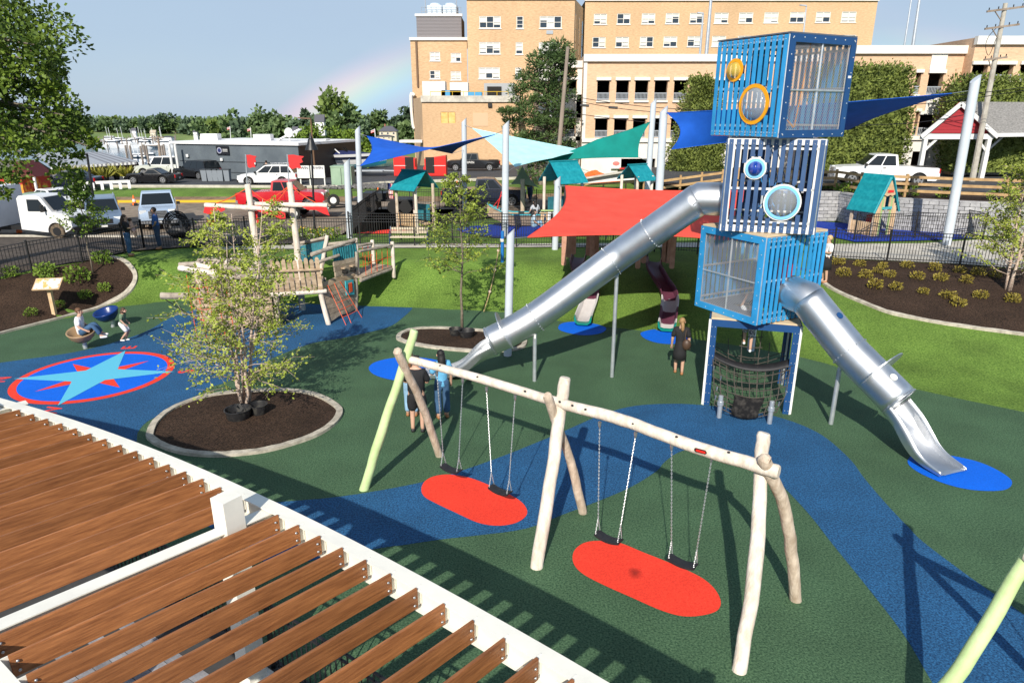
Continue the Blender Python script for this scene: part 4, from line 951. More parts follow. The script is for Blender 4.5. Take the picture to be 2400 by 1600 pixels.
# ================================================================ ship of logs
m_plank = M('ship_plank', (.30, .205, .125), .8, c2=(.56, .43, .29), sc=3, bump=.4, bs=12, rnd=.14, space='obj', grain=(1, 1, 3), det=7)
m_plankg = M('grey_ship_plank', (.25, .19, .135), .85, c2=(.46, .37, .27), sc=3, bump=.5, bs=12, rnd=.15, space='obj', det=7)
m_teal = M('teal_board', (.012, .12, .16), .6, c2=(.03, .19, .23), sc=4)
m_tealp = M('turquoise_paint', (.06, .40, .46), .5, var=.1)
m_redb = M('red_board', (.62, .02, .02), .5, var=.1, sc=3)
m_oropes = M('red_orange_rope', (.68, .09, .02), .7)
m_hole = M('dark_hole', (.01, .009, .008), .9)
def ship():
    t = thing('log_ship', 'play ship built of logs and planks with two masts', 'play ship', (-8.8, 25, 0))
    ax = Vector((-.965, -.26, 0)).normalized(); nx = Vector((ax.y, -ax.x, 0))       # towards the bow; nx towards the far side
    nx = nx if nx.y > 0 else -nx; A = Vector((-6.98, 24.62, 0))
    W = lambda s, w, z: A + ax*s + nx*w + Vector((0, 0, z))
    wid = 1.95
    def lg(name, a, b, r, mat=m_log, wob=.3, n=10): return log([Vector(a), lerp(Vector(a), Vector(b), .5), Vector(b)], r, n, 4, wob).part(name, mat, t, SM)
    def plank(a, b, w, th, mat=m_plank, name='plank', up=(0, 0, 1)): return MB().bar(a, b, w, th, up).part(name, mat, t)
    # masts, yards, flags, rigging
    mt = []
    for (bx, by), (tx, ty), y in (((591, 640), (580, 432), 25.55), ((687, 618), (678, 427), 25.85)):
        b, p = Y(bx, by, y), Y(tx, ty, y); b = Vector((p.x + .02, p.y, .2)); log([b, lerp(b, p, .5) + Vector((.04, 0, 0)), p], (.135, .11), 12, 5, .3).part('mast', m_log, t, SM); mt.append(p)
    y1 = (Y(480, 481, 25.4), Y(677, 493, 25.4)); y2 = (Y(594, 478, 25.7), Y(768, 482, 25.7))
    lg('yard', *y1, (.095, .085)); lg('yard', *y2, (.08, .09))
    for p, q, h_, wv in ((mt[0], Y(575.5, 362, 25.55), .46, .36), (mt[1], Y(673, 362, 25.85), .5, .58)):
        MB().tube([p - Vector((.02, 0, .1)), q], .022, 8).part('flag_pole', m_galv, t, SM)
        f = [(0, 0), (.35, .02), (.62, -.05), (1, -.1), (.82, -.28), (.9, -.5), (.66, -.62), (.78, -.95), (.45, -.92), (.2, -1), (0, -.9)]
        MB().prism([q + Vector((.03 + a*wv, -.01, b*h_ - .02)) for a, b in f], (0, .03, 0)).part('flag', m_redb, t)
    m = MB()
    for p, q in ((mt[0], lerp(*y1, .06)), (mt[0], lerp(*y2, .28)), (mt[1], lerp(*y2, .08)), (mt[1], lerp(*y2, .92)), (mt[1], lerp(*y1, .75))):
        a = p - Vector((0, 0, .12)); m.tube(catmull([a, lerp(a, q, .5) - Vector((0, 0, .07)), q], 4, False), .017, 5)
    m.part('rigging_rope', m_oropes, t)
    def sail(p, d, pts, nm='furled_sail'): MB().prism([p + d*a + Vector((0, -.08, b)) for a, b in pts], (0, .03, 0)).part(nm, m_redb, t)
    d1 = (y1[1] - y1[0]).normalized(); d2 = (y2[1] - y2[0]).normalized()
    sail(y1[0], d1, [(.02, -.05), (.74, -.05), (.76, -.12), (.6, -.2), (.45, -.16), (.3, -.17), (.12, -.3), (-.06, -.27)]); sail(lerp(*y1, .62), d1, [(0, -.05), (.9, -.05), (1.05, -.1), (1.04, -.3), (.8, -.32), (.6, -.2), (.3, -.19)])
    sail(y2[0], d2, [(.02, -.05), (.3, -.05), (.12, -.4), (.15, -.62), (.08, -.8), (.02, -.5)]); sail(lerp(*y2, .66), d2, [(0, -.05), (.9, -.02), (1.0, -.36), (.8, -.3), (.5, -.16), (.2, -.16)])
    # stern: leaning corner post, wavy transom planks, shutter
    sp = Vector((-7.3, 24.72, 2.25)); lg('stern_post', (-6.9, 24.58, -.05), sp, (.10, .09), m_log)
    fb, ft = Vector((-6.28, 26.4, 0)), Vector((-6.12, 26.5, 2.4)); lg('stern_post', fb, ft, (.1, .09), m_logg)
    S0, S1 = lambda z: lerp(Vector((-6.86, 24.66, 0)), sp, z/2.25), lambda z: lerp(fb, ft, z/2.4)
    rows = 7
    for k in range(rows):
        z0, z1 = .12 + k*.21, .12 + (k + 1)*.21 - .015; n = 12; P = []
        for i in range(n + 1): f = i/n; P.append(lerp(S0(z1), S1(z1), f) + Vector((0, 0, .03*sin(f*9 + k*1.7))))
        for i in range(n, -1, -1): f = i/n; P.append(lerp(S0(z0), S1(z0), f) + Vector((0, 0, .03*sin(f*9 + (k - 1)*1.7))))
        MB().prism(P, (.05, -.015, 0)).part('transom_plank', m_plankg if k < 5 else m_plank, t)
    for k in range(3):
        z0 = 1.62 + k*.2; a, b = lerp(S0(z0), S1(z0), .42), S1(z0); MB().prism([a, b, b + Vector((0, 0, .185)), a + Vector((0, 0, .185))], (.05, -.015, 0)).part('transom_plank', m_plankg, t)
    for f in (.62, .84):
        p = lerp(S0(1.75), S1(1.75), f); m = MB(); m.tube([p, p + Vector((.22, -.06, -.02))], [.07, .065], 10); m.part('cannon', m_hole, t, SM); MB().box(p + Vector((.09, -.03, .15)), (.18, .2, .05), rz=1.2).part('cannon_lid', m_plank, t)
    p, q = lerp(S0(1.05), S1(1.05), .62), lerp(S0(1.05), S1(1.05), .86)
    P = [p + Vector((.07, -.02, -.22)), q + Vector((.07, -.02, -.3)), q + Vector((.07, -.02, .3)), p + Vector((.07, -.02, .34))]
    MB().prism(P, (.04, -.01, 0)).part('shutter', m_tealp, t); c = sum(P, Vector())/4
    MB().prism([c + (v - c)*.55 + Vector((.045, -.012, 0)) for v in P], (.01, -.003, 0)).part('shutter_opening', m_hole, t)
    for k in (-.6, 0, .6): m = MB(); m.tube([c + Vector((.06, -.015, -.18 + .02*k)) + (q - p)*k*.25, c + Vector((.06, -.015, .2)) + (q - p)*k*.25], .015, 5); m.part('shutter_rope', m_oropes, t)
    # teal side boards and top rails at the stern
    z0, z1 = 2.0, 2.62; a, b = lerp(S0(2.2), S1(2.2), .45), S1(2.2)
    MB().prism([Vector((a.x, a.y, 2.18)), Vector((b.x, b.y, 2.1)), Vector((b.x, b.y, 2.72)), Vector((a.x, a.y, 2.7))], (.04, 0, 0)).part('teal_board', m_teal, t)
    for s in range(9): 
        f = (s + .5)/9; q = lerp(a, b, f); m = MB(); m.tube([Vector((q.x + .045, q.y - .01, 2.16)), Vector((q.x + .05 + .03*sin(s), q.y - .01, 2.42)), Vector((q.x + .045, q.y - .01, 2.68))], .009, 4); m.part('carved_groove', m_tealp, t)
    f0, f1 = Y(692, 575, 26.75), Y(762, 560, 26.75)
    MB().prism([Vector((f0.x, f0.y, 1.95)), Vector((f1.x, f1.y, 1.95)), Vector((f1.x, f1.y, 2.78)), Vector((f0.x, f0.y, 2.52))], (0, .04, 0)).part('teal_board', m_teal, t)
    for s in range(10): 
        f = (s + .5)/10; q = lerp(f0, f1, f); m = MB(); m.tube([Vector((q.x, q.y - .01, 2.0)), Vector((q.x + .04*sin(s), q.y - .012, 2.25)), Vector((q.x, q.y - .01, 2.5 + .2*f))], .009, 4); m.part('carved_groove', m_tealp, t)
    lg('rail', Vector((sp.x - .05, sp.y + .0, 2.62)), Vector((ft.x, ft.y, 2.86)), (.085, .075), m_logg); lg('rail', Vector((sp.x - .1, sp.y - .05, 2.25)), lerp(sp, ft, .55) + Vector((.1, -.1, .1)), (.07, .06), m_logg)
    lg('rail', Vector((f0.x - .1, f0.y, 2.62)), Vector((f1.x + .05, f1.y, 2.9)), .06, m_logg); lg('stern_post', Vector((f1.x - .25, f1.y - .2, 1.5)), Vector((f1.x + .12, f1.y - .1, 3.0)), (.085, .075), m_log)
    lg('rail', Vector((f1.x, f1.y, 2.62)), Vector((ft.x + .1, ft.y, 2.8)), .07, m_logg); lg('stern_post', Vector((ft.x, ft.y + .1, 1.4)), Vector((ft.x + .02, ft.y + .1, 2.9)), .07)
    # deck boards
    for i in range(11): s = .08 + i*.17; plank(W(s, -.02, 1.40), W(s, wid, 1.40), .155, .05, m_plankg, 'deck_board', (0, 0, 1))
    for i in range(12): s = 1.98 + i*.17; plank(W(s, .05, 1.02), W(s, wid - .05, 1.02), .155, .05, m_plankg, 'deck_board')
    for i in range(8): s = 3.6 + i*.14; plank(W(s, .1 + .05*i, 1.62), W(s, wid - .1 - .05*i, 1.62), .13, .05, m_plankg, 'deck_board')
    # picket bulwark at the stern, near side
    for i in range(9):
        s = .10 + i*.195; h_ = R.uniform(2.45, 2.6); p = W(s, -.06, 1.36); q = W(s + .05, -.10, h_); P = [p - ax*.075, p + ax*.075, q + ax*.07 - Vector((0, 0, .06)), q + ax*.03, q - ax*.03, q - ax*.07 - Vector((0, 0, .05))]
        MB().prism(P, nx*.04).part('picket', m_plank, t)
    lg('rail', W(-.05, -.13, 2.12), W(1.9, -.16, 2.15), .05, m_plank); lg('beam', W(-.1, 0, 1.27), W(2.0, 0, 1.27), (.085, .09)); lg('beam', W(-.1, wid, 1.27), W(2.0, wid, 1.27), .085, m_logg)
    for s, w in ((1.75, .05), (1.8, 1.8), (3.2, .1), (3.25, 1.75)): lg('leg', W(s, w, -.05), W(s - .03, w, 1.32), (.10, .09), m_logb)
    # main deck side: staggered hull planks on the near side, log rail above
    for k in range(6):
        z = .22 + k*.19; a, b = W(1.85, -.03 - .02*k, z), W(4.25 + .05*k, .05 - .03*k, z + .05); plank(a, b, .035, .17, m_plank, 'hull_plank')
        a, b = W(1.85, wid + .03, z), W(4.2 + .05*k, wid - .3, z + .05); plank(a, b, .035, .17, m_plankg, 'hull_plank')
    lg('rail', W(1.7, -.1, 1.98), W(3.9, -.08, 2.02), (.10, .11), m_logg); lg('rail', W(1.8, wid, 1.9), W(3.8, wid - .1, 1.95), .1, m_logg)
    for i in range(9): s = 1.95 + i*.22; p = W(s, -.06, 1.0); plank(p, p + Vector((.02, 0, .92)), .03, .12, m_plank, 'picket', (ax.x, ax.y, 0))
    # bow: crossed logs, row of log ends, stem planks, bowsprit
    bo = Vector((-11.15, 24.1, 0))
    lg('bow_log', Y(419, 628, 23.9), Y(512, 642, 23.8), (.10, .11)); lg('bow_log', Y(420, 620, 24.4), Y(470, 618, 24.4), .09, m_logg); lg('bow_log', Y(455, 620, 24.2), Y(513, 632, 24.1), (.10, .105))
    lg('bow_log', Y(463, 611, 25.1), Y(540, 612, 25.1), .085, m_logg); lg('bow_log', Y(513, 627, 24.6), Y(640, 640, 24.9), (.115, .11), m_logg)
    for i in range(9): p = Y(468 + i*9.5, 611 + i*.5, 25.0); lg('log_end', p + Vector((0, -.3, 0)), p + Vector((0, .45, .02)), .045, m_logb, .2, 7)
    for i in range(4): p = Y(536 + i*9, 609, 25.0); lg('log_end', p + Vector((0, -.3, -.05)), p + Vector((0, .3, .14)), .06, m_log, .2, 7)
    for k in range(8):
        z = .15 + k*.24; f = k/7; a = Vector((-11.0 - .22*f, 23.85, z)); b = Vector((-10.35, 23.75 + .15*f, z)); plank(a, b, .05, .215, m_plank if k < 5 else m_plankg, 'stem_plank')
        b2 = Vector((-10.6, 25.2, z)); plank(a, b2, .05, .215, m_plankg, 'stem_plank')
    lg('bow_post', (-10.85, 23.68, -.05), (-11.2, 23.75, 2.25), (.11, .1), m_logb); lg('bow_post', (-9.55, 24.0, -.05), (-9.75, 24.05, 1.7), (.10, .09), m_logb)
    lg('bowsprit', Y(376, 693, 23.75), Y(500, 694, 24.2), (.125, .115), m_logg)
    MB().tube([Y(388, 702, 23.75), Y(440, 735, 23.7), Y(480, 753, 23.9)], .02, 5).part('anchor_rope', m_hole, t)
    # red climbing nets at the bow and on the transom
    m = MB(); tops = [Y(437 + i*22, 645 + (i % 2)*4, 23.75) for i in range(5)]; bots = [G(462 + i*24, 790 + i*7) for i in range(5)]
    grid = [[lerp(a, b, j/6) + Vector((0, -.04*sin(pi*j/6), 0)) for j in range(7)] for a, b in zip(tops, bots)]
    for cset in grid: m.tube(cset, .013, 4)
    for j in range(1, 7): m.tube(catmull([g[j] + Vector((0, 0, -.05*(i % 2))) for i, g in enumerate(grid)], 2, False), .012, 4)
    m.part('climbing_net', m_oropes, t)
    m = MB(); tops = [lerp(S0(1.42), S1(1.42), f) + Vector((.07, -.02, 0)) for f in (.16, .34, .5)]; bots = [G(*q) for q in ((811, 762), (823, 757), (848, 744))]
    tops.append(lerp(S0(1.42), S1(1.42), .5) + Vector((.07, -.02, 0)))
    for a, b in zip(tops, bots): m.tube([a, b], .013, 4)
    for k in (.45, .62, .8): m.tube([lerp(tops[i], bots[i], k) for i in range(3)], .012, 4)
    m.part('climbing_net', m_oropes, t)
    # bridge to the bank
    a, b = Vector((-6.35, 26.35, 1.42)), Vector((-5.42, 28.35, 1.47)); u = (b - a).normalized(); s = Vector((u.y, -u.x, 0))
    for i in range(12): p = lerp(a, b, (i + .5)/12); plank(p - s*.5, p + s*.5, .155, .05, m_plankg, 'bridge_board')
    for sg in (-1, 1):
        lg('bridge_beam', a + s*.45*sg - Vector((0, 0, .1)), b + s*.45*sg - Vector((0, 0, .1)), .08, m_logg); lg('bridge_post', b + s*.5*sg - Vector((0, 0, .5)), b + s*.5*sg + Vector((0, 0, 1.02)), .08)
        lg('bridge_rail', a + s*.5*sg + Vector((0, 0, 1.05)), b + s*.5*sg + Vector((0, 0, .88)), .06, m_logg)
        m = MB()
        for k in range(5): q = lerp(a, b, .15 + k*.17) + s*.48*sg; m.tube([q, q + Vector((.02, 0, .95))], .012, 4)
        m.tube([a + s*.48*sg + Vector((0, 0, .5)), b + s*.48*sg + Vector((0, 0, .4))], .012, 4); m.part('bridge_rope', m_oropes, t)
ship()
# ================================================================ shade sails and their poles
m_pole = M('pale_grey_pole', (.55, .60, .66), .42, var=.04, sc=2, spec=.5)
def sailmat(name, c):
    return M(name, c, .8, var=.10, sc=1.2, bump=.25, bs=5, grain=(1, 1, 1), spec=.2)
def pole(px_base, zb, px_top, label, r=.16, y=None):
    b = G(*px_base, zb) if y is None else Y(*px_base, y); t = Y(*px_top, b.y); b.z = hgt(b.x, b.y) if y is not None else zb
    m = MB(); h = t.z; x0 = t.x*0 + b.x; tx = t.x
    ring = []
    n = 20
    for (p, rr) in ((Vector((b.x, b.y, b.z - .1)), r*1.05), (Vector((tx, b.y, h - r)), r)):
        ring.append([p + Vector((cos(2*pi*k/n)*rr, sin(2*pi*k/n)*rr, 0)) for k in range(n)])
    for k in range(n): ring[1][k].z += r*(1 + cos(2*pi*k/n))*.9              # slanted cut top
    V = ring[0] + ring[1]; m.add(V, [(k, (k + 1) % n, n + (k + 1) % n, n + k) for k in range(n)] + [tuple(range(n, 2*n))])
    o = m.part('sail_pole', m_pole, None, SM, label, 'pole', 'pale grey shade sail poles'); o.location = (0, 0, 0)
    return Vector((tx, b.y, h))
PA = pole((846, 515), 1.4, (838, 300), 'sail pole at the outer left corner of the blue shade sail'); PB = pole((820, 553), 1.5, (812.5, 378), 'short sail pole standing in front of the left fence corner')
PC = pole((1089, 489), 1.35, (1087.5, 281), 'sail pole behind the small tree, holding the pale aqua sail', .17); PD = pole((1183, 552), 1.5, (1185.7, 288), 'thick sail pole in front of the pale aqua sail', .17)
PE = pole((1512, 520), 0, (1532, 237), 'taller of the two sail poles left of the tower', .17, 42); PFp = pole((1540, 540), 0, (1556, 255), 'thicker sail pole between the teal and the right blue sail', .2, 37)
PG = pole((1300.5, 587), 1.42, (1307, 418.6), 'sail pole at the upper left corner of the red sail', .14); PH = pole((1189.5, 832.6), 0, (1197, 543.6), 'sail pole standing in the mulch bed behind the long slide', .125)
PI_ = pole((2218, 574), 1.5, (2287, 183.7), 'tallest thick sail pole by the red gabled pavilion', .2)
def sail(label, corners, c, curve=.10, nu=16, name='shade_sail', cables=(), sag=0.0):
    A, B, C, D = [Vector(p) for p in corners]; cen = (A + B + C + D)/4
    def f(u, v):
        p = lerp(lerp(A, B, u), lerp(D, C, u), v); k = curve*(4*u*(1 - u)*(abs(2*v - 1))**1.5 + 4*v*(1 - v)*(abs(2*u - 1))**1.5)
        q = p + (cen - p)*k; q.z -= sag*16*u*(1 - u)*v*(1 - v); return q
    t = thing(name, label, 'shade sail', tuple(cen), 'shade sails'); m = MB(); m.grid(f, nu, nu); o = m.part('cloth', c, t, True)
    h = MB(); P = [f(i/nu, 0) for i in range(nu)] + [f(1, i/nu) for i in range(nu)] + [f(1 - i/nu, 1) for i in range(nu)] + [f(0, 1 - i/nu) for i in range(nu)]; h.tube(P, .018, 4, closed=True); h.part('hem', c, t)
    if cables:
        m = MB()
        for a, b in cables: m.tube([Vector(a), Vector(b)], .015, 5)
        m.part('cable', m_bolt, t)
    return t
c_blue, c_aqua, c_teal, c_red, c_olive = sailmat('blue_cloth', (.012, .10, .52)), sailmat('aqua_cloth', (.45, .80, .82)), sailmat('teal_cloth', (.004, .20, .17)), sailmat('red_cloth', (.78, .085, .055)), sailmat('olive_cloth', (.24, .28, .18))
a, b, c, d = Y(860, 319, 40.7), Y(844, 389, 36.2), Y(1159, 316, 35.6), Y(1059.5, 360, 45.6)
sail('broad blue shade sail above the left playhouse', (a, b, c, d), c_blue, .15, cables=((a, PA - Vector((0, 0, .3))), (b, PB - Vector((0, 0, .25))), (c, PD - Vector((0, 0, .3))), (d, PC - Vector((0, 0, 1.9)))))
a, b, c = Y(1107, 301, 45.6), Y(1207, 391, 38), Y(1370, 353, 44); d = lerp(b, c, .5)
sail('pale aqua shade sail between the blue and the teal sail', (a, b, d, c), c_aqua, .05, cables=((a, PC - Vector((0, 0, .3))), (b, PD - Vector((0, 0, 2.4)))))
a, b, c, d = Y(1270, 379, 43.5), Y(1496, 369, 41.6), Y(1524, 286, 41.9), Y(1400, 327, 43)
sail('dark teal shade sail left of the two tall poles', (a, b, c, d), c_teal, .11, cables=((c, PE - Vector((0, 0, 1.2))), (b, PE - Vector((0, 0, 3.4)))))
a, b, c, d = Y(1563, 265, 36.8), Y(1574, 350, 36.5), Y(1990, 304, 41), Y(2231, 219, 33)
sail('blue shade sail running behind the tower to the tall right pole', (a, b, c, d), c_blue, .10, cables=((d, PI_ - Vector((0, 0, .5))), (a, PFp - Vector((0, 0, .3))), (b, PFp - Vector((0, 0, 2.7)))))
a, b, c, d = Y(1325, 436, 30.4), Y(1236, 556, 21.4), Y(1752, 566, 21.6), Y(1765, 446, 30.6)
sail('red shade sail over the two purple slides', (a, b, c, d), c_red, .13, cables=((a, PG - Vector((0, 0, .35))), (b, PH - Vector((0, 0, .2)))), sag=.12)
for p in (c, d):
    z = hgt(p.x + .5, p.y); MB().tube([(p.x + .5, p.y, z - .1), (p.x + .5, p.y, p.z + .5)], .12, 12).part('sail_pole', m_pole, None, SM, 'sail pole hidden behind the tower at the %s corner of the red sail' % ('near' if p is c else 'far'), 'pole', 'pale grey shade sail poles')
# ================================================================ bank: purple slides, gates, rope, bench
m_purp = M('purple_plastic', (.115, .035, .06), .35, var=.12, sc=3, spec=.5)
m_wplas = M('grey_white_plastic', (.55, .53, .52), .4, var=.06, sc=3)
m_gplas = M('green_plastic', (.0, .21, .15), .35)
m_gate = M('reddish_board', (.40, .20, .135), .7, c2=(.55, .30, .21), sc=4, bump=.3, bs=14, rnd=.1)
def wave_slide(label, pts, y0, y1, cut):
    P = []
    for i, (a, b) in enumerate(pts): u, v = 1200 + a*600/2352, 400 + b*600/2352; P.append(T(u, v, .12 if i else .2))
    C = catmull(P, 5, False); N = len(C); t = thing('wave_slide', label, 'slide', (C[-1].x, C[-1].y, 0), 'purple wave slides on the bank')
    F2 = frames(C); prof = [(-.33, .24), (-.29, .25), (-.26, .20), (-.22, .03), (-.12, 0), (.12, 0), (.22, .03), (.26, .20), (.29, .25), (.33, .24), (.31, .06), (.18, -.05), (-.18, -.05), (-.31, .06)]; K = len(prof)
    def piece(i0, i1, mat, name):
        m = MB()
        for i in range(i0, i1 + 1):
            p, d, s, u = F2[i]; s = Vector((s.x, s.y, 0)).normalized(); s = s if s.x > 0 else -s; u = Vector((0, 0, 1)); m.v += [tuple(p + s*a + u*b) for a, b in prof]
        n = i1 - i0
        for i in range(n):
            for j in range(K): m.f.append((i*K + j, i*K + (j + 1) % K, (i + 1)*K + (j + 1) % K, (i + 1)*K + j)); m.m.append(0)
        m.f += [tuple(range(K)), tuple(n*K + j for j in range(K))[::-1]]; m.m += [0, 0]; m.part(name, mat, t, SM)
    last = 0
    for f, mat, name in cut: i = round(f*(N - 1)); piece(last, i, mat, name); last = i
    m = MB(); p = C[N//2]; m.tube([(p.x, p.y, hgt(p.x, p.y) - .1), (p.x, p.y, p.z)], .05, 8); m.part('support', m_galv, t)
    for sg in (-1, 1): p = C[0]; MB().tube([p + Vector((sg*.31, .1, .15)), p + Vector((sg*.30, .22, .5))], .045, 8).part('grab_post', M('dark_green_plastic', (.01, .07, .06), .4), t)
wave_slide('left purple wave slide, mostly hidden behind the long tube', [(618, 800), (600, 880), (630, 980), (690, 1065), (722, 1140), (705, 1240), (668, 1340), (648, 1405)], 28.3, 24.7, ((.62, m_purp, 'chute'), (.93, m_wplas, 'chute_end'), (1, m_gplas, 'lip')))
wave_slide('right purple wave slide ending beside the woman in black', [(1310, 838), (1298, 900), (1355, 1010), (1425, 1120), (1450, 1215), (1440, 1320), (1428, 1410), (1420, 1462)], 28.0, 24.1, ((.55, m_purp, 'chute'), (.68, m_wplas, 'chute_band'), (.86, m_purp, 'chute'), (.94, m_wplas, 'chute_end'), (1, m_gplas, 'lip')))
def gate(label, xs, u0):
    t = None
    for a, b0, y in xs:
        u, v = 1200 + a*600/2352, 400 + b0*600/2352; p = Y(u, v, y)
        if t is None: t = thing('slide_gate', label, 'gate', (p.x, p.y, p.z), 'board gates at the slide tops')
        MB().prism([p + Vector((x, 0, z)) for x, z in ((-.1, 0), (-.06, -.05), (.06, -.05), (.1, 0), (.1, 1.5), (.05, 1.56), (-.05, 1.56), (-.1, 1.5))], (0, .07, 0)).part('board', m_gate, t)
    return t
gate('board gate at the top of the left purple slide', [(475, 860, 27.6), (520, 790, 28.2), (565, 760, 28.6), (700, 770, 28.6), (735, 785, 28.4), (775, 775, 28.6)], 0)
gate('board gate at the top of the right purple slide', [(1155, 890, 27.3), (1210, 840, 27.8), (1395, 830, 27.9), (1430, 840, 27.9), (1468, 890, 27.3)], 0)
def climbing_rope():
    a = T(1177, 612); t = thing('climbing_rope', 'knotted climbing rope running down the grass bank from a blue post', 'climbing rope', tuple(a))
    m = MB(); m.tube([a - Vector((0, 0, .1)), a + Vector((.02, 0, 1.3))], .07, 12); m.part('post', M('blue_post', (.01, .16, .50), .5), t, SM)
    m = MB(); m.cyl((a.x, a.y, a.z + .85), .085, .12, 12); m.part('post_band', m_wpan, t, SM)
    P = [a + Vector((-.05, -.08, .9))] + [T(u, v) + Vector((0, 0, z)) for u, v, z in ((1168, 600, .22), (1160, 640, .12), (1148, 690, .10), (1134, 733, .06))]; m = MB(); m.tube(catmull(P, 4, False), .022, 6); m.part('rope', M('tan_rope', (.45, .32, .16), .8, var=.2, sc=20), t)
    for p in P[1:4]: MB().sphere(p + Vector((0, 0, .02)), .07, 10, 7).part('knot', m_logb, t, True)
climbing_rope()
m_bench = M('bench_board', (.62, .53, .40), .6, var=.1, sc=3); m_bframe = M('navy_steel', (.008, .03, .12), .4, spec=.5)
def bench():
    c = G(958, 577, 1.5); t = thing('park_bench', 'bench with tan boards and navy steel frame before the fence', 'bench', (c.x, c.y, 1.5)); L = 1.75
    for k, (y, z) in enumerate(((-.02, .43), (.12, .43), (.26, .44), (.38, .62), (.42, .78))):
        MB().bar((c.x - L/2, c.y + y, 1.5 + z), (c.x + L/2, c.y + y, 1.5 + z), .125 if k < 3 else .03, .03 if k < 3 else .125).part('slat', m_bench, t)
    for s in (-1, 1):
        x = c.x + s*(L/2 + .03); m = MB(); m.tube([(x, c.y - .05, 1.45), (x, c.y - .03, 1.94), (x, c.y + .3, 1.93), (x, c.y + .36, 1.45)], .022, 6); m.tube([(x, c.y + .3, 1.93), (x, c.y + .45, 2.38)], .022, 6)
        m.tube([(x, c.y - .03, 1.94), (x, c.y - .02, 2.14), (x, c.y + .38, 2.16)], .02, 6); m.part('leg', m_bframe, t, SM)
bench()
# ================================================================ terrace, fences, wall
TZ = 1.5
def gpoly(px, z=TZ): return [G(*q, z) for q in px]
front = [T(*q) for q in ((339, 582), (579, 574), (845, 575), (1100, 577), (1436, 583), (1634, 594), (1760, 600))]
fence([T(*q) for q in ((-90, 676), (0, 657), (76, 639), (194, 616), (292, 593))], 'black picket fence behind the left mulch bed')
fence([T(293, 592), T(338, 582)], 'short black fence gate between the two people at the fence')
fence(front, 'long black picket fence along the top of the grass bank')
fence([T(*q) for q in ((1900, 604), (1950, 607), (2078, 613), (2249, 621), (2400, 634), (2520, 646))], 'black picket fence behind the golden shrubs')
zt = lambda x, y: TZ
fence([(-8.6, 36.2), (-8.25, 34.6), (-3, 34.4), (2, 34.4), (7.5, 34.6)], 'black fence round the play area behind the bench', zf=zt)
fence([(17.2, 34.2), (20.5, 34.7), (23.8, 34.4), (23.9, 38)], 'black fence in front of the teal-roofed hut', zf=zt)
fence([(-9, 47.5), (-3, 47.4), (4, 46.8)], 'black fence at the back of the play area by the dark pickup', zf=lambda x, y: 1.35)
fence([(-8.6, 36.2), (-8.9, 42), (-9, 47.4)], 'black fence running back beside the yellow flowers', zf=lambda x, y: 1.42)
drape('sidewalk', [Vector((-14.5, 32.3, 0)), Vector((-8.4, 33.0, 0)), Vector((0, 33.1, 0)), Vector((9, 33.4, 0)), Vector((13, 33.2, 0)), Vector((13, 32.0, 0)), Vector((6, 32.3, 0)), Vector((-8, 32.0, 0)), Vector((-14.5, 31.4, 0))], m_conc, .012)
drape('sidewalk', [T(1930, 603), T(2078, 610), T(2249, 618), T(2420, 632), Vector((32, 31.5, 0)), Vector((32, 35.5, 0)), Vector((23.4, 34.2, 0)), Vector((20, 33.2, 0)), Vector((15, 33.0, 0))], m_conc, .012)
m_rub_royal = M('rubber_royal_blue', (.004, .03, .26), .75, c2=(.008, .05, .40), sc=40, bump=.3, bs=60, spec=.3)
drape('blue_rubber_patch', [Vector(q) for q in ((14.5, 40.5, 0), (17, 33.6, 0), (20.4, 34.0, 0), (23.4, 34.6, 0), (24.5, 37, 0), (17.5, 40.6, 0))], m_rub_royal, .02, TZ)
for k, poly in enumerate(([(-9, 38), (-6.8, 37.6), (-5.5, 39), (-8.4, 40)], [(-1.5, 36.4), (0, 35.2), (6, 36), (8, 39), (3, 41), (-3, 39.5)])):
    drape('blue_rubber_patch', catmull([Vector((*q, 0)) for q in poly], 5), m_rub_royal if k else m_rub_red, .02)
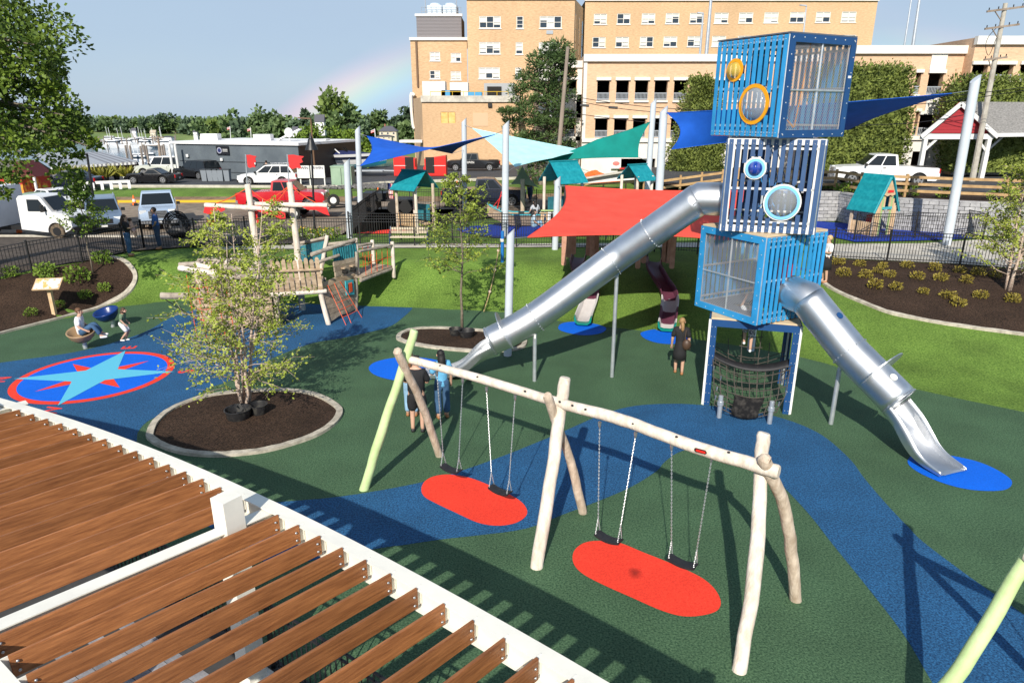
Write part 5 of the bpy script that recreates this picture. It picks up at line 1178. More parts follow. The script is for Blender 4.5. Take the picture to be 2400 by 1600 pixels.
# retaining wall of concrete blocks with a planted ledge and rail fence
m_block = M('wall_block', (.28, .28, .29), .9, c2=(.44, .44, .44), sc=3, bump=1.0, bs=18, rnd=.14, space='obj', det=7)
m_pine = M('rail_board', (.36, .22, .10), .75, c2=(.52, .34, .16), sc=2.5, bump=.3, bs=10, rnd=.1, space='obj', grain=(1, 1, 1))
WL = [G(1890, 518, TZ), G(1963, 518, TZ), Vector((19.6, 38.2, TZ)), Vector((23.5, 36.0, TZ)), Vector((30, 33.2, TZ))]
def wall():
    t = thing('retaining_wall', 'grey concrete block retaining wall behind the teal-roofed hut', 'wall', tuple(WL[1])); bw, bh = .46, .2; n = 0
    bl = MB().box((0, 0, 0), (bw - .012, .3, bh - .012)).mesh('block', m_block)
    bm = bmesh.new(); bm.from_mesh(bl); bmesh.ops.bevel(bm, geom=bm.edges[:], offset=.02, segments=1, affect='EDGES'); bm.to_mesh(bl); bm.free()
    top = MB().box((0, 0, 0), (bw*2 - .01, .36, .09)).mesh('cap_block', m_block)
    L = [0]; 
    for a, b in zip(WL, WL[1:]): L.append(L[-1] + (b - a).length)
    def at(s):
        for i in range(len(WL) - 1):
            if s <= L[i + 1] or i == len(WL) - 2: f = (s - L[i])/(L[i + 1] - L[i]); return lerp(WL[i], WL[i + 1], f), (WL[i + 1] - WL[i]).normalized()
    for j in range(8):
        s = bw/2*(j % 2)
        while s < L[-1]:
            p, d = at(s); s += bw; n += 1
            if n > 298: break
            o = link(bl, 'block', t); o.location = (p.x, p.y + .04*j, TZ + .1 + j*bh); o.rotation_euler = (0, 0, atan2(d.y, d.x) + R.uniform(-.01, .01))
    s = 0
    while s < L[-1]:
        p, d = at(s); s += bw*2; o = link(top, 'cap_block', t); o.location = (p.x, p.y + .34, TZ + 1.65); o.rotation_euler = (0, 0, atan2(d.y, d.x))
    m = MB(); P = [p + Vector((0, .45, 0)) for p in WL]
    for a, b in zip(P, P[1:]): m.bar(a + Vector((0, 0, .75)), b + Vector((0, 0, .75)), .3, 1.5)
    m.part('core', m_block, t)
    UG = [Vector((p.x, p.y + .3, 0)) for p in WL]
    up = [Vector((9.5, 60, 0)), Vector((9.5, 46, 0)), Vector((13.5, 42.0, 0))] + UG + [Vector((70, 30, 0)), Vector((70, 75, 0)), Vector((9.5, 75, 0))]
    def sheet(name, poly, z, mat):
        m = MB(); m.add([(p.x, p.y, z) for p in poly], [tuple(range(len(poly)))]); m.part(name, mat, kind='structure')
    sheet('upper_terrace', up, 3.16, m_mulch)
    sheet('upper_road', [Vector((9.5, 60, 0)), Vector((9.5, 46.5, 0)), Vector((16, 44.2, 0)), Vector((24, 41.5, 0)), Vector((40, 36.5, 0)), Vector((70, 34, 0)), Vector((70, 58, 0))], 3.20, m_asph)
    # three-rail fence on the ledge
    t = thing('rail_fence', 'three-rail wooden fence along the ledge above the block wall', 'fence', tuple(UG[1] + Vector((0, 0, 3.16))))
    F_ = [Vector((13.8, 42.7, 0))] + [p + Vector((.1, .9, 0)) for p in UG]
    for a, b in zip(F_, F_[1:]):
        n = max(1, round((b - a).length/2.35))
        for i in range(n):
            p, q = lerp(a, b, i/n), lerp(a, b, (i + 1)/n); MB().box((p.x, p.y, 3.16 + .62), (.12, .12, 1.24)).part('post', m_pine, t)
            for z in (.35, .72, 1.08): MB().bar((p.x, p.y - .07, 3.16 + z), (q.x, q.y - .07, 3.16 + z), .04, .145).part('rail', m_pine, t)
    # low planting behind the rails
    mm = [shrub_mesh('ledge_plant', .5, .45, 160, .16, m_lbush) for _ in range(2)]; k = 0
    words = ['first', 'second', 'third', 'fourth', 'fifth', 'sixth', 'seventh', 'eighth', 'ninth', 'tenth', 'eleventh']
    for i in range(11):
        f = (i + .5)/11*3.9; a = int(f); p = lerp(UG[a], UG[min(a + 1, 4)], f - a) + Vector((.1, 1.5 + .3*(i % 2), 3.16)); o = link(mm[i % 2], 'ledge_plant', None, '%s low green plant from the tower behind the wooden rails' % words[i], 'plant', 'low plants on the ledge behind the rails'); o.location = p; o.scale = (1, 1, R.uniform(.6, 1.3))
wall()
# the left end of the ledge: rails seen beside the two sail poles, white ramp wall with orange netting
def ramp():
    t = thing('rail_fence', 'dark wooden rails beside the two tall sail poles', 'fence', (9, 42, 3)); a, b = Y(1548, 425, 42.5), Y(1695, 405, 43.5)
    for k in range(3): MB().bar(a + Vector((0, 0, -.4*k)), b + Vector((0, 0, -.4*k)), .05, .14).part('rail', m_pine, t)
    for f in (.0, .32, .66, 1): p = lerp(a, b, f); MB().box((p.x, p.y + .08, p.z - .55), (.12, .12, 1.5)).part('post', m_pine, t)
    t = thing('ramp_wall', 'long white ramp wall below the pine tree', 'wall', (6, 52, 1.5)); m = MB()
    P = [Y(1345, 432, 51), Y(1502, 420, 50), Y(1502, 398, 50), Y(1345, 424, 51)]; m.prism(P, (0, .4, 0)); m.part('panel', m_wpan, t)
    m = MB(); q0, q1 = Y(1345, 424, 50.9), Y(1502, 398, 49.9); m.bar(q0 + Vector((0, 0, .06)), q1 + Vector((0, 0, .06)), .6, .1); m.part('coping', m_conc, t)
    t = thing('handrail', 'dark wooden handrail in front of the white ramp wall', 'railing', (6, 48, 2)); a, b = Y(1362, 434, 47), Y(1512, 424, 47)
    MB().bar(a, b, .08, .14).part('rail', m_pine, t)
    for f in (.02, .35, .7, .98): p = lerp(a, b, f); MB().box((p.x, p.y, p.z - .4), (.1, .1, .8)).part('post', m_pine, t)
    net = MB(); c = Y(1385, 412, 53)
    def f(u, v):
        x, y = (u - .5)*5.0, (v - .5)*2.4; r = max(0, 1 - (2*u - 1)**2)*max(0, 1 - (2*v - 1)**2); return c + Vector((x, y, -.45 + 1.1*r*(.55 + noise.noise(Vector((u*5, v*5, 3)))*.9)))
    net.grid(f, 34, 16); net.part('orange_netting', M('orange_net', (.85, .13, .02), .7, var=.3, sc=9, bump=.8, bs=30), None, False, 'heap of orange safety netting behind the white ramp wall', 'netting')
ramp()
# ================================================================ playhouses and other toys on the terrace
m_troof = M('teal_shingle', (.0, .20, .25), .5, c2=(.01, .28, .33), sc=5, rnd=.07)
m_hboard = M('hut_board', (.55, .37, .20), .7, c2=(.70, .50, .31), sc=4, rnd=.12, bump=.2, bs=14)
m_hgreen = M('pale_green_trim', (.36, .50, .20), .6)
def roof_pair(t, c, ux, L, half, rise, z, over=.0, courses=9):
    """gable roof: ridge along ux; every course is a board of its own"""
    ux = Vector(ux).normalized(); uy = Vector((-ux.y, ux.x, 0))
    for s in (-1, 1):
        for k in range(courses):
            f0, f1 = k/courses, (k + 1.18)/courses; a = c + uy*s*half*f0 + Vector((0, 0, z + rise*(1 - f0) + .03)); b = c + uy*s*half*f1 + Vector((0, 0, z + rise*(1 - f1) + .0))
            P = [a - ux*L/2, a + ux*L/2, b + ux*L/2, b - ux*L/2]; MB().prism(P, (0, 0, .03)).part('roof_board', m_troof, t)
    MB().bar(c - ux*(L/2 + .02) + Vector((0, 0, z + rise + .05)), c + ux*(L/2 + .02) + Vector((0, 0, z + rise + .05)), .16, .06).part('ridge_board', m_troof, t)
def hut_right():
    c = Vector((19.0, 36.1, 0)); t = thing('play_hut', 'small wooden play hut with steep turquoise roof on blue ground', 'playhouse', (c.x, c.y, TZ))
    fx = Vector((.45, -.89, 0)).normalized(); rx = Vector((.89, .45, 0)).normalized()       # fx: gable looks this way
    W = lambda a, b, z: c + rx*a + fx*b + Vector((0, 0, TZ + z))
    for k in range(11):
        for s in (-1, 1):
            f0, f1 = k/11, (k + 1.2)/11; a, b = s*.95*f0, s*.95*f1; z0, z1 = 3.0 - 1.75*f0, 3.0 - 1.75*f1
            MB().prism([W(a, -.95, z0 + .03), W(a, .75, z0 + .03), W(b, .75, z1), W(b, -.95, z1)], (0, 0, .04)).part('roof_board', m_troof, t)
    for s in (-1, 1):
        for i in range(5):
            x = s*(.22 + .13*i); h = 2.75 - 1.75*abs(x)/.95
            if i == 0: 
                MB().prism([W(x - .06, .6, 1.25), W(x + .06, .6, 1.25), W(x + .06, .6, h), W(x - .06, .6, h + .02)], fx*.04).part('board', m_hboard, t)
            else: MB().prism([W(x - .06, .6, 0), W(x + .06, .6, 0), W(x + .06, .6, h), W(x - .06, .6, h + .02)], fx*.04).part('board', m_hboard if i > 1 else m_hgreen, t)
    MB().bar(W(-.34, .66, 1.42), W(.34, .66, 1.42), .1, .12).part('lintel', m_tealp, t)
    P = [W(-.42, .68, 2.1), W(-.2, .68, 2.02), W(0, .68, 2.08), W(.2, .68, 2.02), W(.42, .68, 2.1), W(0, .68, 2.8)]; MB().prism(P, fx*.04).part('gable_board', m_hboard, t)
    MB().prism([W(-.24, .73, 2.2), W(.24, .73, 2.2), W(.2, .73, 2.32), W(-.2, .73, 2.34)], fx*.01).part('red_emblem', m_redb, t)
    for s in (-1, 1): MB().bar(W(s*.1, .7, 2.95), W(s*.98, .7, 1.2), .05, .1).part('barge_board', m_tealp, t)
    for sx in (-.75, .75):
        for sy in (.55, -.75): MB().box(W(sx, sy, .75), (.12, .12, 1.5), rz=.46).part('corner_post', m_logb, t)
    for i in range(9): MB().box(W(-.76, -.7 + i*.15, .35), (.03, .12, .7), rz=.46).part('board', m_hboard, t)
    MB().box(W(.1, -.1, .5), (.35, .5, .9), rz=.46).part('inner_panel', m_redb, t)
hut_right()
def hut(label, u, v, y, w, L, half, rise, eave, ang=0, posts=True):
    p = Y(u, v, y); c = Vector((p.x, p.y, 0)); t = thing('playhouse', label, 'playhouse', (c.x, c.y, hgt(c.x, c.y)), 'play houses with teal roofs'); z = hgt(c.x, c.y)
    ux = Vector((cos(ang), sin(ang), 0)); uy = Vector((-ux.y, ux.x, 0)); roof_pair(t, c, ux, L, half, rise, z + eave, 0, 8)
    for a in (-1, 1):
        for b in (-1, 1): q = c + ux*a*L*.40 + uy*b*half*.72; log([(q.x, q.y, z - .05), (q.x, q.y, z + eave + .25)], .085, 8, 3, .2).part('corner_post', m_logb if a*b > 0 else m_log, t, SM)
    for i in range(8): q = c + ux*lerp(-L*.36, L*.36, i/7) - uy*half*.72; MB().box((q.x, q.y, z + .75), (.13, .05, .62), rz=ang).part('board', m_hboard, t)
    MB().box((c.x, c.y, z + .42), (L*.8, half*1.4, .08), rz=ang).part('floor', m_hboard, t)
    q = c + uy*half*.6; MB().box((q.x, q.y, z + 1.0), (L*.6, .05, .9), rz=ang).part('back_panel', m_teal, t)
hut('playhouse with broad teal roof beside the bench', 975, 520, 38.5, 2, 1.7, 1.05, .95, 2.35, -.55)
hut('playhouse with dark teal roof left of the red sail', 1318, 500, 40, 2, 1.9, 1.1, 1.1, 2.35, .55)
hut('playhouse whose turquoise roof just shows above the red sail', 1488, 500, 40, 2, 1.4, .9, .8, 2.45, .6)
def toy_boat():
    c = Y(1205, 500, 39.2); z = hgt(c.x, c.y); t = thing('toy_boat', 'small wooden play boat behind the thick sail pole', 'play boat', (c.x, c.y, z)); L = 3.6
    def hull(u, v, o=0): 
        x = (u - .42)*L; k = 1 - .9*max(0, (.42 - u)/.42)**2; w = (.62 + o)*k*(.45 + .55*v); sheer = .55*max(0, (.42 - u)/.42)**1.6
        return x, w, .12 + v*.62 + sheer
    for s in (-1, 1):
        for j in range(4):
            m = MB(); 
            def f(a, b): x, w, zz = hull(a, (j + b*.96)/4); return (c.x + x, c.y + s*w, z + zz)
            m.grid(f, 10, 1); o = m.part('hull_plank', m_plank, t); sd = o.modifiers.new('t', 'SOLIDIFY'); sd.thickness = .04
        m = MB(); m.tube([(c.x + hull(a/10, 1)[0], c.y + s*hull(a/10, 1)[1], z + hull(a/10, 1)[2] + .02) for a in range(11)], .035, 5); m.part('gunwale', m_tealp, t)
    MB().box((c.x + 1.9, c.y, z + .5), (.08, 1.1, .7)).part('transom', m_plank, t); MB().box((c.x + .3, c.y, z + .62), (.3, 1.0, .06)).part('seat', m_hgreen, t)
    MB().box((c.x + 1.1, c.y, z + .66), (1.2, 1.0, .05)).part('deck', m_teal, t)
    m = MB(); m.tube([(c.x - 1.0, c.y - .1, z + .9), (c.x - .7, c.y - .1, z + 2.0)], .03, 6); m.tube([(c.x - 1.3, c.y - .1, z + 1.0), (c.x - .6, c.y - .1, z + 1.9)], .02, 6); m.part('oar', m_redb, t)
toy_boat()
def olive_sail():
    a, b, c = Y(1224, 389, 44.5), Y(1191, 433, 43), Y(1270, 442, 43); d = Y(1240, 440, 46.5)
    t = thing('shade_sail', 'small olive shade sail on a wooden pole behind the toy boat', 'shade sail', tuple(a), 'shade sails'); m = MB()
    for p, q in ((b, c), (c, d), (d, b)):
        def f(u, v): e = lerp(lerp(p, q, u), a, v); e.z -= .45*v*(1 - v)*2; e = e + (a - e)*(.10*4*u*(1 - u)*(1 - v)); return e
        m.grid(f, 8, 8)
    m.part('cloth', c_olive, t, True)
    for p in (Y(1225, 420, 43.2), Y(1226, 420, 45)): MB().tube([(p.x, p.y, hgt(p.x, p.y)), (p.x, p.y, p.z)], .13, 10).part('pole', m_logb, t, SM)
olive_sail()
def play_panels():
    t = thing('play_counter', 'tan play counter with animal picture beside the dark-roofed playhouse', 'play counter', (3, 38, TZ)); c = Y(1293, 507, 37.6)
    for i in range(5): MB().box((c.x - .5 + i*.22, c.y, TZ + .5), (.2, .06, 1.0)).part('board', m_hboard, t)
    MB().box((c.x, c.y - .05, TZ + .62), (.42, .03, .62)).part('picture', m_wpan, t); MB().box((c.x, c.y - .07, TZ + .66), (.14, .01, .4)).part('footprint_mark', m_hole, t)
    MB().box((c.x, c.y, TZ + 1.02), (1.2, .3, .05)).part('counter', m_hgreen, t)
play_panels()
def info_board():
    p = T(128, 736); t = thing('info_board', 'tilted picture board on a wooden post in the left mulch bed', 'sign', tuple(p)); z = p.z
    MB().box((p.x, p.y, z + .55), (.13, .13, 1.15)).part('post', m_hboard, t); rm = Matrix.Rotation(radians(-38), 3, 'X') @ Matrix.Identity(3); rm = Matrix.Rotation(.18, 3, 'Z') @ Matrix.Rotation(radians(32), 3, 'X')
    c = Vector((p.x, p.y - .02, z + 1.2)); MB().box(c, (.95, .62, .04), rot=rm).part('frame', m_hboard, t)
    pm = M('board_print', (.60, .70, .80), .35, c2=(.75, .42, .12), sc=4.5, det=3, ramp=(.48, .6)); MB().box(c + rm @ Vector((0, 0, .024)), (.86, .53, .008), rot=rm).part('print', pm, t)
info_board()
def spinner(label, u, v, r, mat, tilt):
    p = G(u, v); t = thing('spinner_bowl', label, 'spinner', (p.x, p.y, 0), 'spinning bowl seats'); MB().tube([(p.x, p.y, -.05), (p.x - .06*tilt, p.y, .32)], .075, 12).part('stem', m_galv, t, SM)
    m = MB(); prof = [(.08, .28), (r*.55, .33), (r*.88, .48), (r*1.0, .62), (r*1.05, .66), (r*1.0, .69), (r*.9, .64), (r*.72, .50), (r*.4, .41), (.01, .39)]
    m.lathe((0, 0, 0), prof, 28, cap=False); rm = Matrix.Rotation(.22*tilt, 3, 'Y') @ Matrix.Rotation(.22, 3, 'X'); m.v = [tuple(Vector((p.x, p.y, 0)) + rm @ Vector(q)) for q in m.v]; m.part('bowl', mat, t, True)
    return p
SPB = spinner('dark blue empty spinning bowl seat', 265, 766, .42, M('blue_plastic', (.005, .03, .16), .3, spec=.5), -.6)
SPT = spinner('tan spinning bowl seat with the boy in the white shirt', 201, 816, .42, M('tan_plastic', (.34, .23, .13), .4), .3)
# ================================================================ street, car parks, berm
drape('dirt_road', [Vector(q) for q in ((-60, 37.5, 0), (-19, 36.2, 0), (-9.3, 37.2, 0), (-9.3, 47.6, 0), (4.5, 47.6, 0), (9.5, 47.6, 0), (9.5, 51.3, 0), (-9, 51.4, 0), (-60, 51.0, 0))], m_dirt, .03)
drape('soil_strip', [Vector(q) for q in ((-60, 18, 0), tuple(T(-90, 676) + Vector((0, .25, 0))), tuple(T(0, 657) + Vector((0, .25, 0))), tuple(T(194, 616) + Vector((0, .25, 0))), tuple(T(292, 593) + Vector((0, .25, 0))), (-14.6, 32.6, 0), (-9.4, 33.2, 0), (-9.4, 37.0, 0), (-19, 36.0, 0), (-60, 37.3, 0))], m_soil, .03)
drape('cut_bank', [Vector(q) for q in ((-60, 51.1, 0), (-9, 51.4, 0), (9.4, 51.4, 0), (9.4, 52.5, 0), (-9, 52.7, 0), (-60, 52.3, 0))], M('cut_earth', (.13, .085, .05), .95, c2=(.28, .19, .11), sc=1.8, bump=2, bs=3, det=8), .05)
drape('car_park', [Vector(q) for q in ((-70, 57, 0), (-14, 56.6, 0), (-11.5, 60.5, 0), (8.5, 66.5, 0), (9, 90, 0), (-13, 90, 0), (-34, 77, 0), (-70, 73, 0))], m_asph, .05)
m_gravel = M('dark_gravel', (.05, .05, .05), .95, c2=(.22, .21, .20), sc=5, bump=2, bs=8, det=6)
drape('gravel_strip', [Vector(q) for q in ((-16, 55.6, 0), (-8, 56.2, 0), (-7.4, 58.6, 0), (-11, 60.2, 0), (-14, 57.2, 0))], m_gravel, .07)
def lot_kerb():
    kerb('lot_kerb', [Vector(q) for q in ((-40, 56.9, 0), (-26, 56.8, 0), (-14, 56.5, 0), (-11.5, 60.4, 0), (8.4, 66.4, 0))], m_conc, .18, .18, False)
    kerb('yellow_kerb', [Vector(q) for q in ((-34, 51.0, 0), (-22, 51.1, 0), (-17, 51.2, 0))], M('yellow_paint', (.7, .42, .02), .7), .2, .2, False)
    kerb('lot_kerb', [Vector(q) for q in ((-9.6, 36.9, 0), (-19, 36.1, 0), (-30, 36.6, 0))], m_conc, .2, .12, False)
lot_kerb()
# flower patch behind the fence
def flowers():
    t = thing('flower_patch', 'patch of yellow flowers behind the fence by the black lamp post', 'flowers', (-9.8, 34.8, 1.4)); m = MB(); y = MB()
    for _ in range(900):
        p = Vector((R.uniform(-12.4, -8.9), R.uniform(33.9, 35.8), 0)); p.z = hgt(p.x, p.y) + R.uniform(.03, .55); leaf(m, p, .14, Vector((0, 0, 1)), .8)
        if R.random() < .16: leaf(y, p + Vector((0, 0, .12)), .11, Vector((0, -1, .5)), .6, 1)
    m.part('leaves', m_lbush, t); y.part('blossoms', M('yellow_blossom', (.85, .55, .02), .6), t)
flowers()
# ================================================================ vehicles
m_glass = M('car_glass', (.012, .016, .02), .1, spec=.45)
m_tyre = M('tyre', (.015, .015, .015), .85)
m_rim = M('alloy_rim', (.55, .56, .58), .3, metal=.8)
m_trim = M('black_trim', (.012, .012, .013), .5)
m_lamp = M('head_lamp', (.75, .78, .80), .15, spec=.8)
m_tail = M('tail_lamp', (.45, .01, .01), .25)
m_amber = M('amber_lamp', (.8, .28, .02), .4)
def paint(name, c): return M('paint_' + name, c, .22, spec=.7)
def lpart(m, name, mat, t, smooth=False): return link(m.mesh(name, mat, smooth), name, t, world=False)
SPEC = dict(
  suv=dict(L=4.75, W=1.9, H=1.72, belt=1.02, hood=.98, nose=.80, gb=(-.48, .22), gr=(-.42, .04), wr=.36, wb=.585, foc=.03, tail=1.0),
  boxy=dict(L=4.9, W=1.98, H=1.95, belt=1.15, hood=1.12, nose=.98, gb=(-.49, .20), gr=(-.46, .10), wr=.40, wb=.61, foc=.03, tail=1.13),
  wagon=dict(L=4.85, W=1.88, H=1.66, belt=1.0, hood=.97, nose=.76, gb=(-.47, .20), gr=(-.38, .02), wr=.35, wb=.57, foc=.04, tail=.98),
  sedan=dict(L=4.6, W=1.82, H=1.45, belt=.92, hood=.88, nose=.70, gb=(-.36, .20), gr=(-.2, .03), wr=.33, wb=.585, foc=.04, tail=.92),
  roadster=dict(L=4.35, W=1.80, H=1.26, belt=.80, hood=.74, nose=.56, gb=(-.26, .14), gr=(-.10, .02), wr=.33, wb=.565, foc=.05, tail=.80),
  pickup=dict(L=5.95, W=2.04, H=1.93, belt=1.22, hood=1.20, nose=1.04, gb=(-.105, .235), gr=(-.085, .12), wr=.41, wb=.635, foc=.02, tail=1.14, bed=True))
def car(name, label, kind, color, loc, rz, cat='car', group=None, roof=None, rail=False, gap=.2, rims=None):
    S = dict(SPEC[kind]); L, W, H = S['L'], S['W'], S['H']; t = thing(name, label, cat, loc, group, rz); h = L/2; wr = S['wr']; wx = [S['wb']*L/2 + S['foc']*L*.5, -S['wb']*L/2 + S['foc']*L*.5]; zb = .26 if kind not in ('pickup', 'boxy') else .38
    if kind == 'roadster': zb = .17
    P = [(-h, zb + .12), (-h - .02, S['tail']*.62), (-h + .03, S['tail'] - .06), (-h + .10, S['tail'])]
    g0, g1 = S['gb'][0]*L, S['gb'][1]*L
    P += [(g0, S['belt']), (g1, S['belt']), (g1 + .12, S['hood'] + .01), (h - .45, S['hood'] - .04), (h - .12, S['nose'] + .04), (h - .02, S['nose'] - .12), (h, zb + .3), (h - .03, zb + .06), (h - .2, zb)]
    for x in wx:
        ra = wr + .075; a0 = math.asin(max(-1, min(1, (zb - wr)/ra)))
        for k in range(11): a = lerp(a0, pi - a0, k/10); P.append((x + ra*cos(a), wr + ra*sin(a)))
    P += [(-h + .2, zb)]
    def hw(z, x): 
        k = 1 - .055*max(0, (z - .65))/.5 - .05*max(0, (.45 - z))/.3; e = min(1, max(0, (abs(x) - h*.78)/(h*.22))); return W/2*k*(1 - .10*e*e)
    m = MB(); n = len(P); V = [(x, -hw(z, x), z) for x, z in P] + [(x, hw(z, x), z) for x, z in P]
    m.add(V, [tuple(range(n))[::-1], tuple(range(n, 2*n))] + [(i, (i + 1) % n, n + (i + 1) % n, n + i) for i in range(n)]); body = lpart(m, 'body', color, t, radians(28))
    bm = bmesh.new(); bm.from_mesh(body.data); bmesh.ops.triangulate(bm, faces=[f for f in bm.faces if len(f.verts) > 4]); bm.to_mesh(body.data); bm.free()
    m = MB(); m.box((0, 0, .55), (L*.9, W*.72, .5)); lpart(m, 'underbody', m_trim, t)
    # greenhouse
    r0, r1 = S['gr'][0]*L, S['gr'][1]*L; wb2, wr2 = hw(S['belt'], 0) - .03, W/2*.76; zr = H
    B = [(g0, S['belt']), (g1, S['belt']), (r1, zr - .03), (lerp(r0, r1, .5), zr), (r0, zr - .03)]
    wid = lambda z: lerp(wb2, wr2, (z - S['belt'])/(zr - S['belt'])); m = MB(); k = len(B)
    m.add([(x, -wid(z), z - .004) for x, z in B] + [(x, wid(z), z - .004) for x, z in B], [tuple(range(k))[::-1], tuple(range(k, 2*k))] + [(i, (i + 1) % k, k + (i + 1) % k, k + i) for i in range(k)])
    lpart(m, 'cabin', roof or color, t, radians(25))
    zz0, zz1 = S['belt'] + .04, zr - .10; fz = lambda x0, x1, z: lerp(x0, x1, (z - S['belt'])/(zr - .03 - S['belt']))
    for nm, xa, xb, sg in (('windscreen', g1, r1, 1), ('rear_window', g0, r0, -1)):
        q = []
        for z, s in ((zz0, -1), (zz0, 1), (zz1, 1), (zz1, -1)): q.append((fz(xa, xb, z) + sg*.012, s*(wid(z) - .08), z + .008))
        m = MB(); m.add(q, [(0, 1, 2, 3) if sg > 0 else (3, 2, 1, 0)]); lpart(m, nm, m_glass, t)
    nw = 2 if kind != 'roadster' else 1; nw = 3 if kind in ('suv', 'wagon', 'boxy') else nw
    for s in (-1, 1):
        for i in range(nw):
            x0a, x1a = lerp(fz(g0, r0, zz0) + .12, fz(g1, r1, zz0) - .14, i/nw) + .03, lerp(fz(g0, r0, zz0) + .12, fz(g1, r1, zz0) - .14, (i + 1)/nw) - .03
            x0b, x1b = lerp(fz(g0, r0, zz1) + .10, fz(g1, r1, zz1) - .10, i/nw) + .03, lerp(fz(g0, r0, zz1) + .10, fz(g1, r1, zz1) - .10, (i + 1)/nw) - .03
            q = [(x0a, s*(wid(zz0) + .007), zz0), (x1a, s*(wid(zz0) + .007), zz0), (x1b, s*(wid(zz1) + .007), zz1), (x0b, s*(wid(zz1) + .007), zz1)]
            m = MB(); m.add(q, [(0, 1, 2, 3)]); lpart(m, 'side_window', m_glass, t)
        m = MB(); m.box((g1 - .12, s*(W/2 + .08), S['belt'] + .08), (.12, .2, .16)); lpart(m, 'mirror', m_trim if kind != 'roadster' else color, t)
        m = MB(); m.box((h - .14, s*W*.36, S['nose'] - .02), (.16, .34, .14 if kind != 'pickup' else .22), rz=-s*.25); lpart(m, 'headlight', m_lamp, t)
        m = MB(); m.box((-h + .015, s*W*.40, S['tail'] - .17), (.07, .2, .26)); lpart(m, 'tail_light', m_tail, t)
        for x0 in (lerp(g0, g1, .48), ): m = MB(); m.box((x0, s*(hw(.7, 0) + .001), .72), (.012, .008, .62)); lpart(m, 'door_seam', m_trim, t); m = MB(); m.box((x0 - .16, s*(hw(.9, 0) + .01), S['belt'] - .1), (.16, .03, .03)); lpart(m, 'door_handle', m_trim, t)
    m = MB(); m.box((h - .02, 0, S['nose'] - .16), (.06, W*.46, .24 if kind != 'pickup' else .42)); g = lpart(m, 'grille', m_trim if kind != 'pickup' else m_rim, t)
    if kind == 'pickup':
        m = MB(); 
        for i in range(4): m.box((h + .013, 0, S['nose'] - .30 + .09*i), (.01, W*.42, .035))
        lpart(m, 'grille_bar', m_trim, t)
    for q in ((h - .03, 0, zb + .10), (-h + .03, 0, zb + .16)): m = MB(); m.box(q, (.14, W*.93, .2)); lpart(m, 'bumper', m_trim if kind != 'pickup' else m_rim, t)
    for q in ((h + .045, 0, zb + .13), (-h - .05, 0, zb + .28)): m = MB(); m.box(q, (.012, .3, .1)); lpart(m, 'licence_plate', m_wpan, t)
    if S.get('bed'):
        m = MB(); m.box(((-h + g0)/2 + .05, 0, S['tail'] + .032), (g0 + h - .28, W*.76, .02)); lpart(m, 'load_bed', m_trim, t)
    if rail:
        for s in (-1, 1): m = MB(); m.tube([(r0 + .1, s*wr2*.92, zr + .05), (r1 - .1, s*wr2*.92, zr + .05)], .025, 5); lpart(m, 'roof_rail', m_rim, t)
    for x in wx:
        for s in (-1, 1):
            y = s*(W/2 - .13); m = MB(); m.lathe((x, y - .11, wr), [(wr*.62, 0), (wr*.94, 0), (wr, .03), (wr, .19), (wr*.94, .22), (wr*.62, .22)], 18, 'y'); w = lpart(m, 'tyre', m_tyre, t, radians(40))
            m = MB(); yo = y + s*.115; m.lathe((x, yo, wr), [(.04, -.01), (wr*.66, -.008), (wr*.66, .008), (.04, .01)], 16, 'y')
            rim = lpart(m, 'rim', rims or m_rim, w); m = MB()
            for k in range(5): a = k*2*pi/5 + .3; m.box((x + cos(a)*wr*.38, yo + s*.012, wr + sin(a)*wr*.38), (.085*wr/.35, .012, .085*wr/.35))
            lpart(m, 'rim_gap', m_trim, w)
    return t
def gl(u, v, dy=0):
    p = T(u, v); return Vector((p.x, p.y + dy, hgt(p.x, p.y + dy) + .03))
def atY(u, y, z=None):
    p = Y(u, 400, y); x = p.x
    for _ in range(3):
        zz = hgt(x, y) if z is None else z; f = y*cos(CT) + (CH - zz)*sin(CT); x = (u - 1200)/CF*f
    return Vector((x, y, (hgt(x, y) if z is None else z) + .04))
p_sil, p_ltb, p_red, p_blk, p_champ, p_white, p_navy = paint('blue_grey', (.13, .18, .26)), paint('pale_blue', (.36, .45, .58)), paint('red', (.50, .012, .02)), paint('black', (.008, .008, .01)), paint('champagne', (.50, .52, .46)), paint('white', (.78, .78, .78)), paint('navy', (.012, .018, .04))
car('parked_car', 'blue-grey estate car facing the fence behind the sapling', 'suv', p_sil, atY(248, 39.6), -pi/2 + .52, rail=True)
car('pickup_truck', 'pale blue heavy pickup truck facing the fence by the man in blue', 'pickup', p_ltb, atY(378, 41.2), -pi/2 + .44, 'pickup')
car('pickup_truck', 'red pickup truck behind the ship masts', 'pickup', p_red, atY(668, 48.2), .04, 'pickup')
car('pickup_truck', 'dark navy pickup truck behind the young tree', 'pickup', p_navy, atY(1135, 49.3), .02, 'pickup')
car('sports_car', 'low black convertible in the car park', 'roadster', p_blk, atY(362, 60.5), pi + .05, roof=m_trim)
car('parked_car', 'champagne square-backed off-road car behind the black convertible', 'boxy', p_champ, atY(386, 69.5), pi + .03, roof=p_white)
car('parked_car', 'black off-road car at the end of the grey building, tail lamp lit red', 'suv', p_blk, atY(464, 66), pi - .5)
car('parked_car', 'white estate car in front of the grey building', 'wagon', p_white, atY(634, 58.6), pi + .03, rail=True)
car('pickup_truck', 'black pickup truck with lettering parked before the brick wing', 'pickup', p_blk, atY(1110, 79), pi, 'pickup')
car('pickup_truck', 'white pickup truck on the upper road behind the wooden rails', 'pickup', p_white, atY(2063, 44.2, 3.2), pi - .22, 'pickup')
car('parked_car', 'dark car half hidden behind the white guard rail', 'sedan', p_navy, atY(165, 55.2), pi + .1)
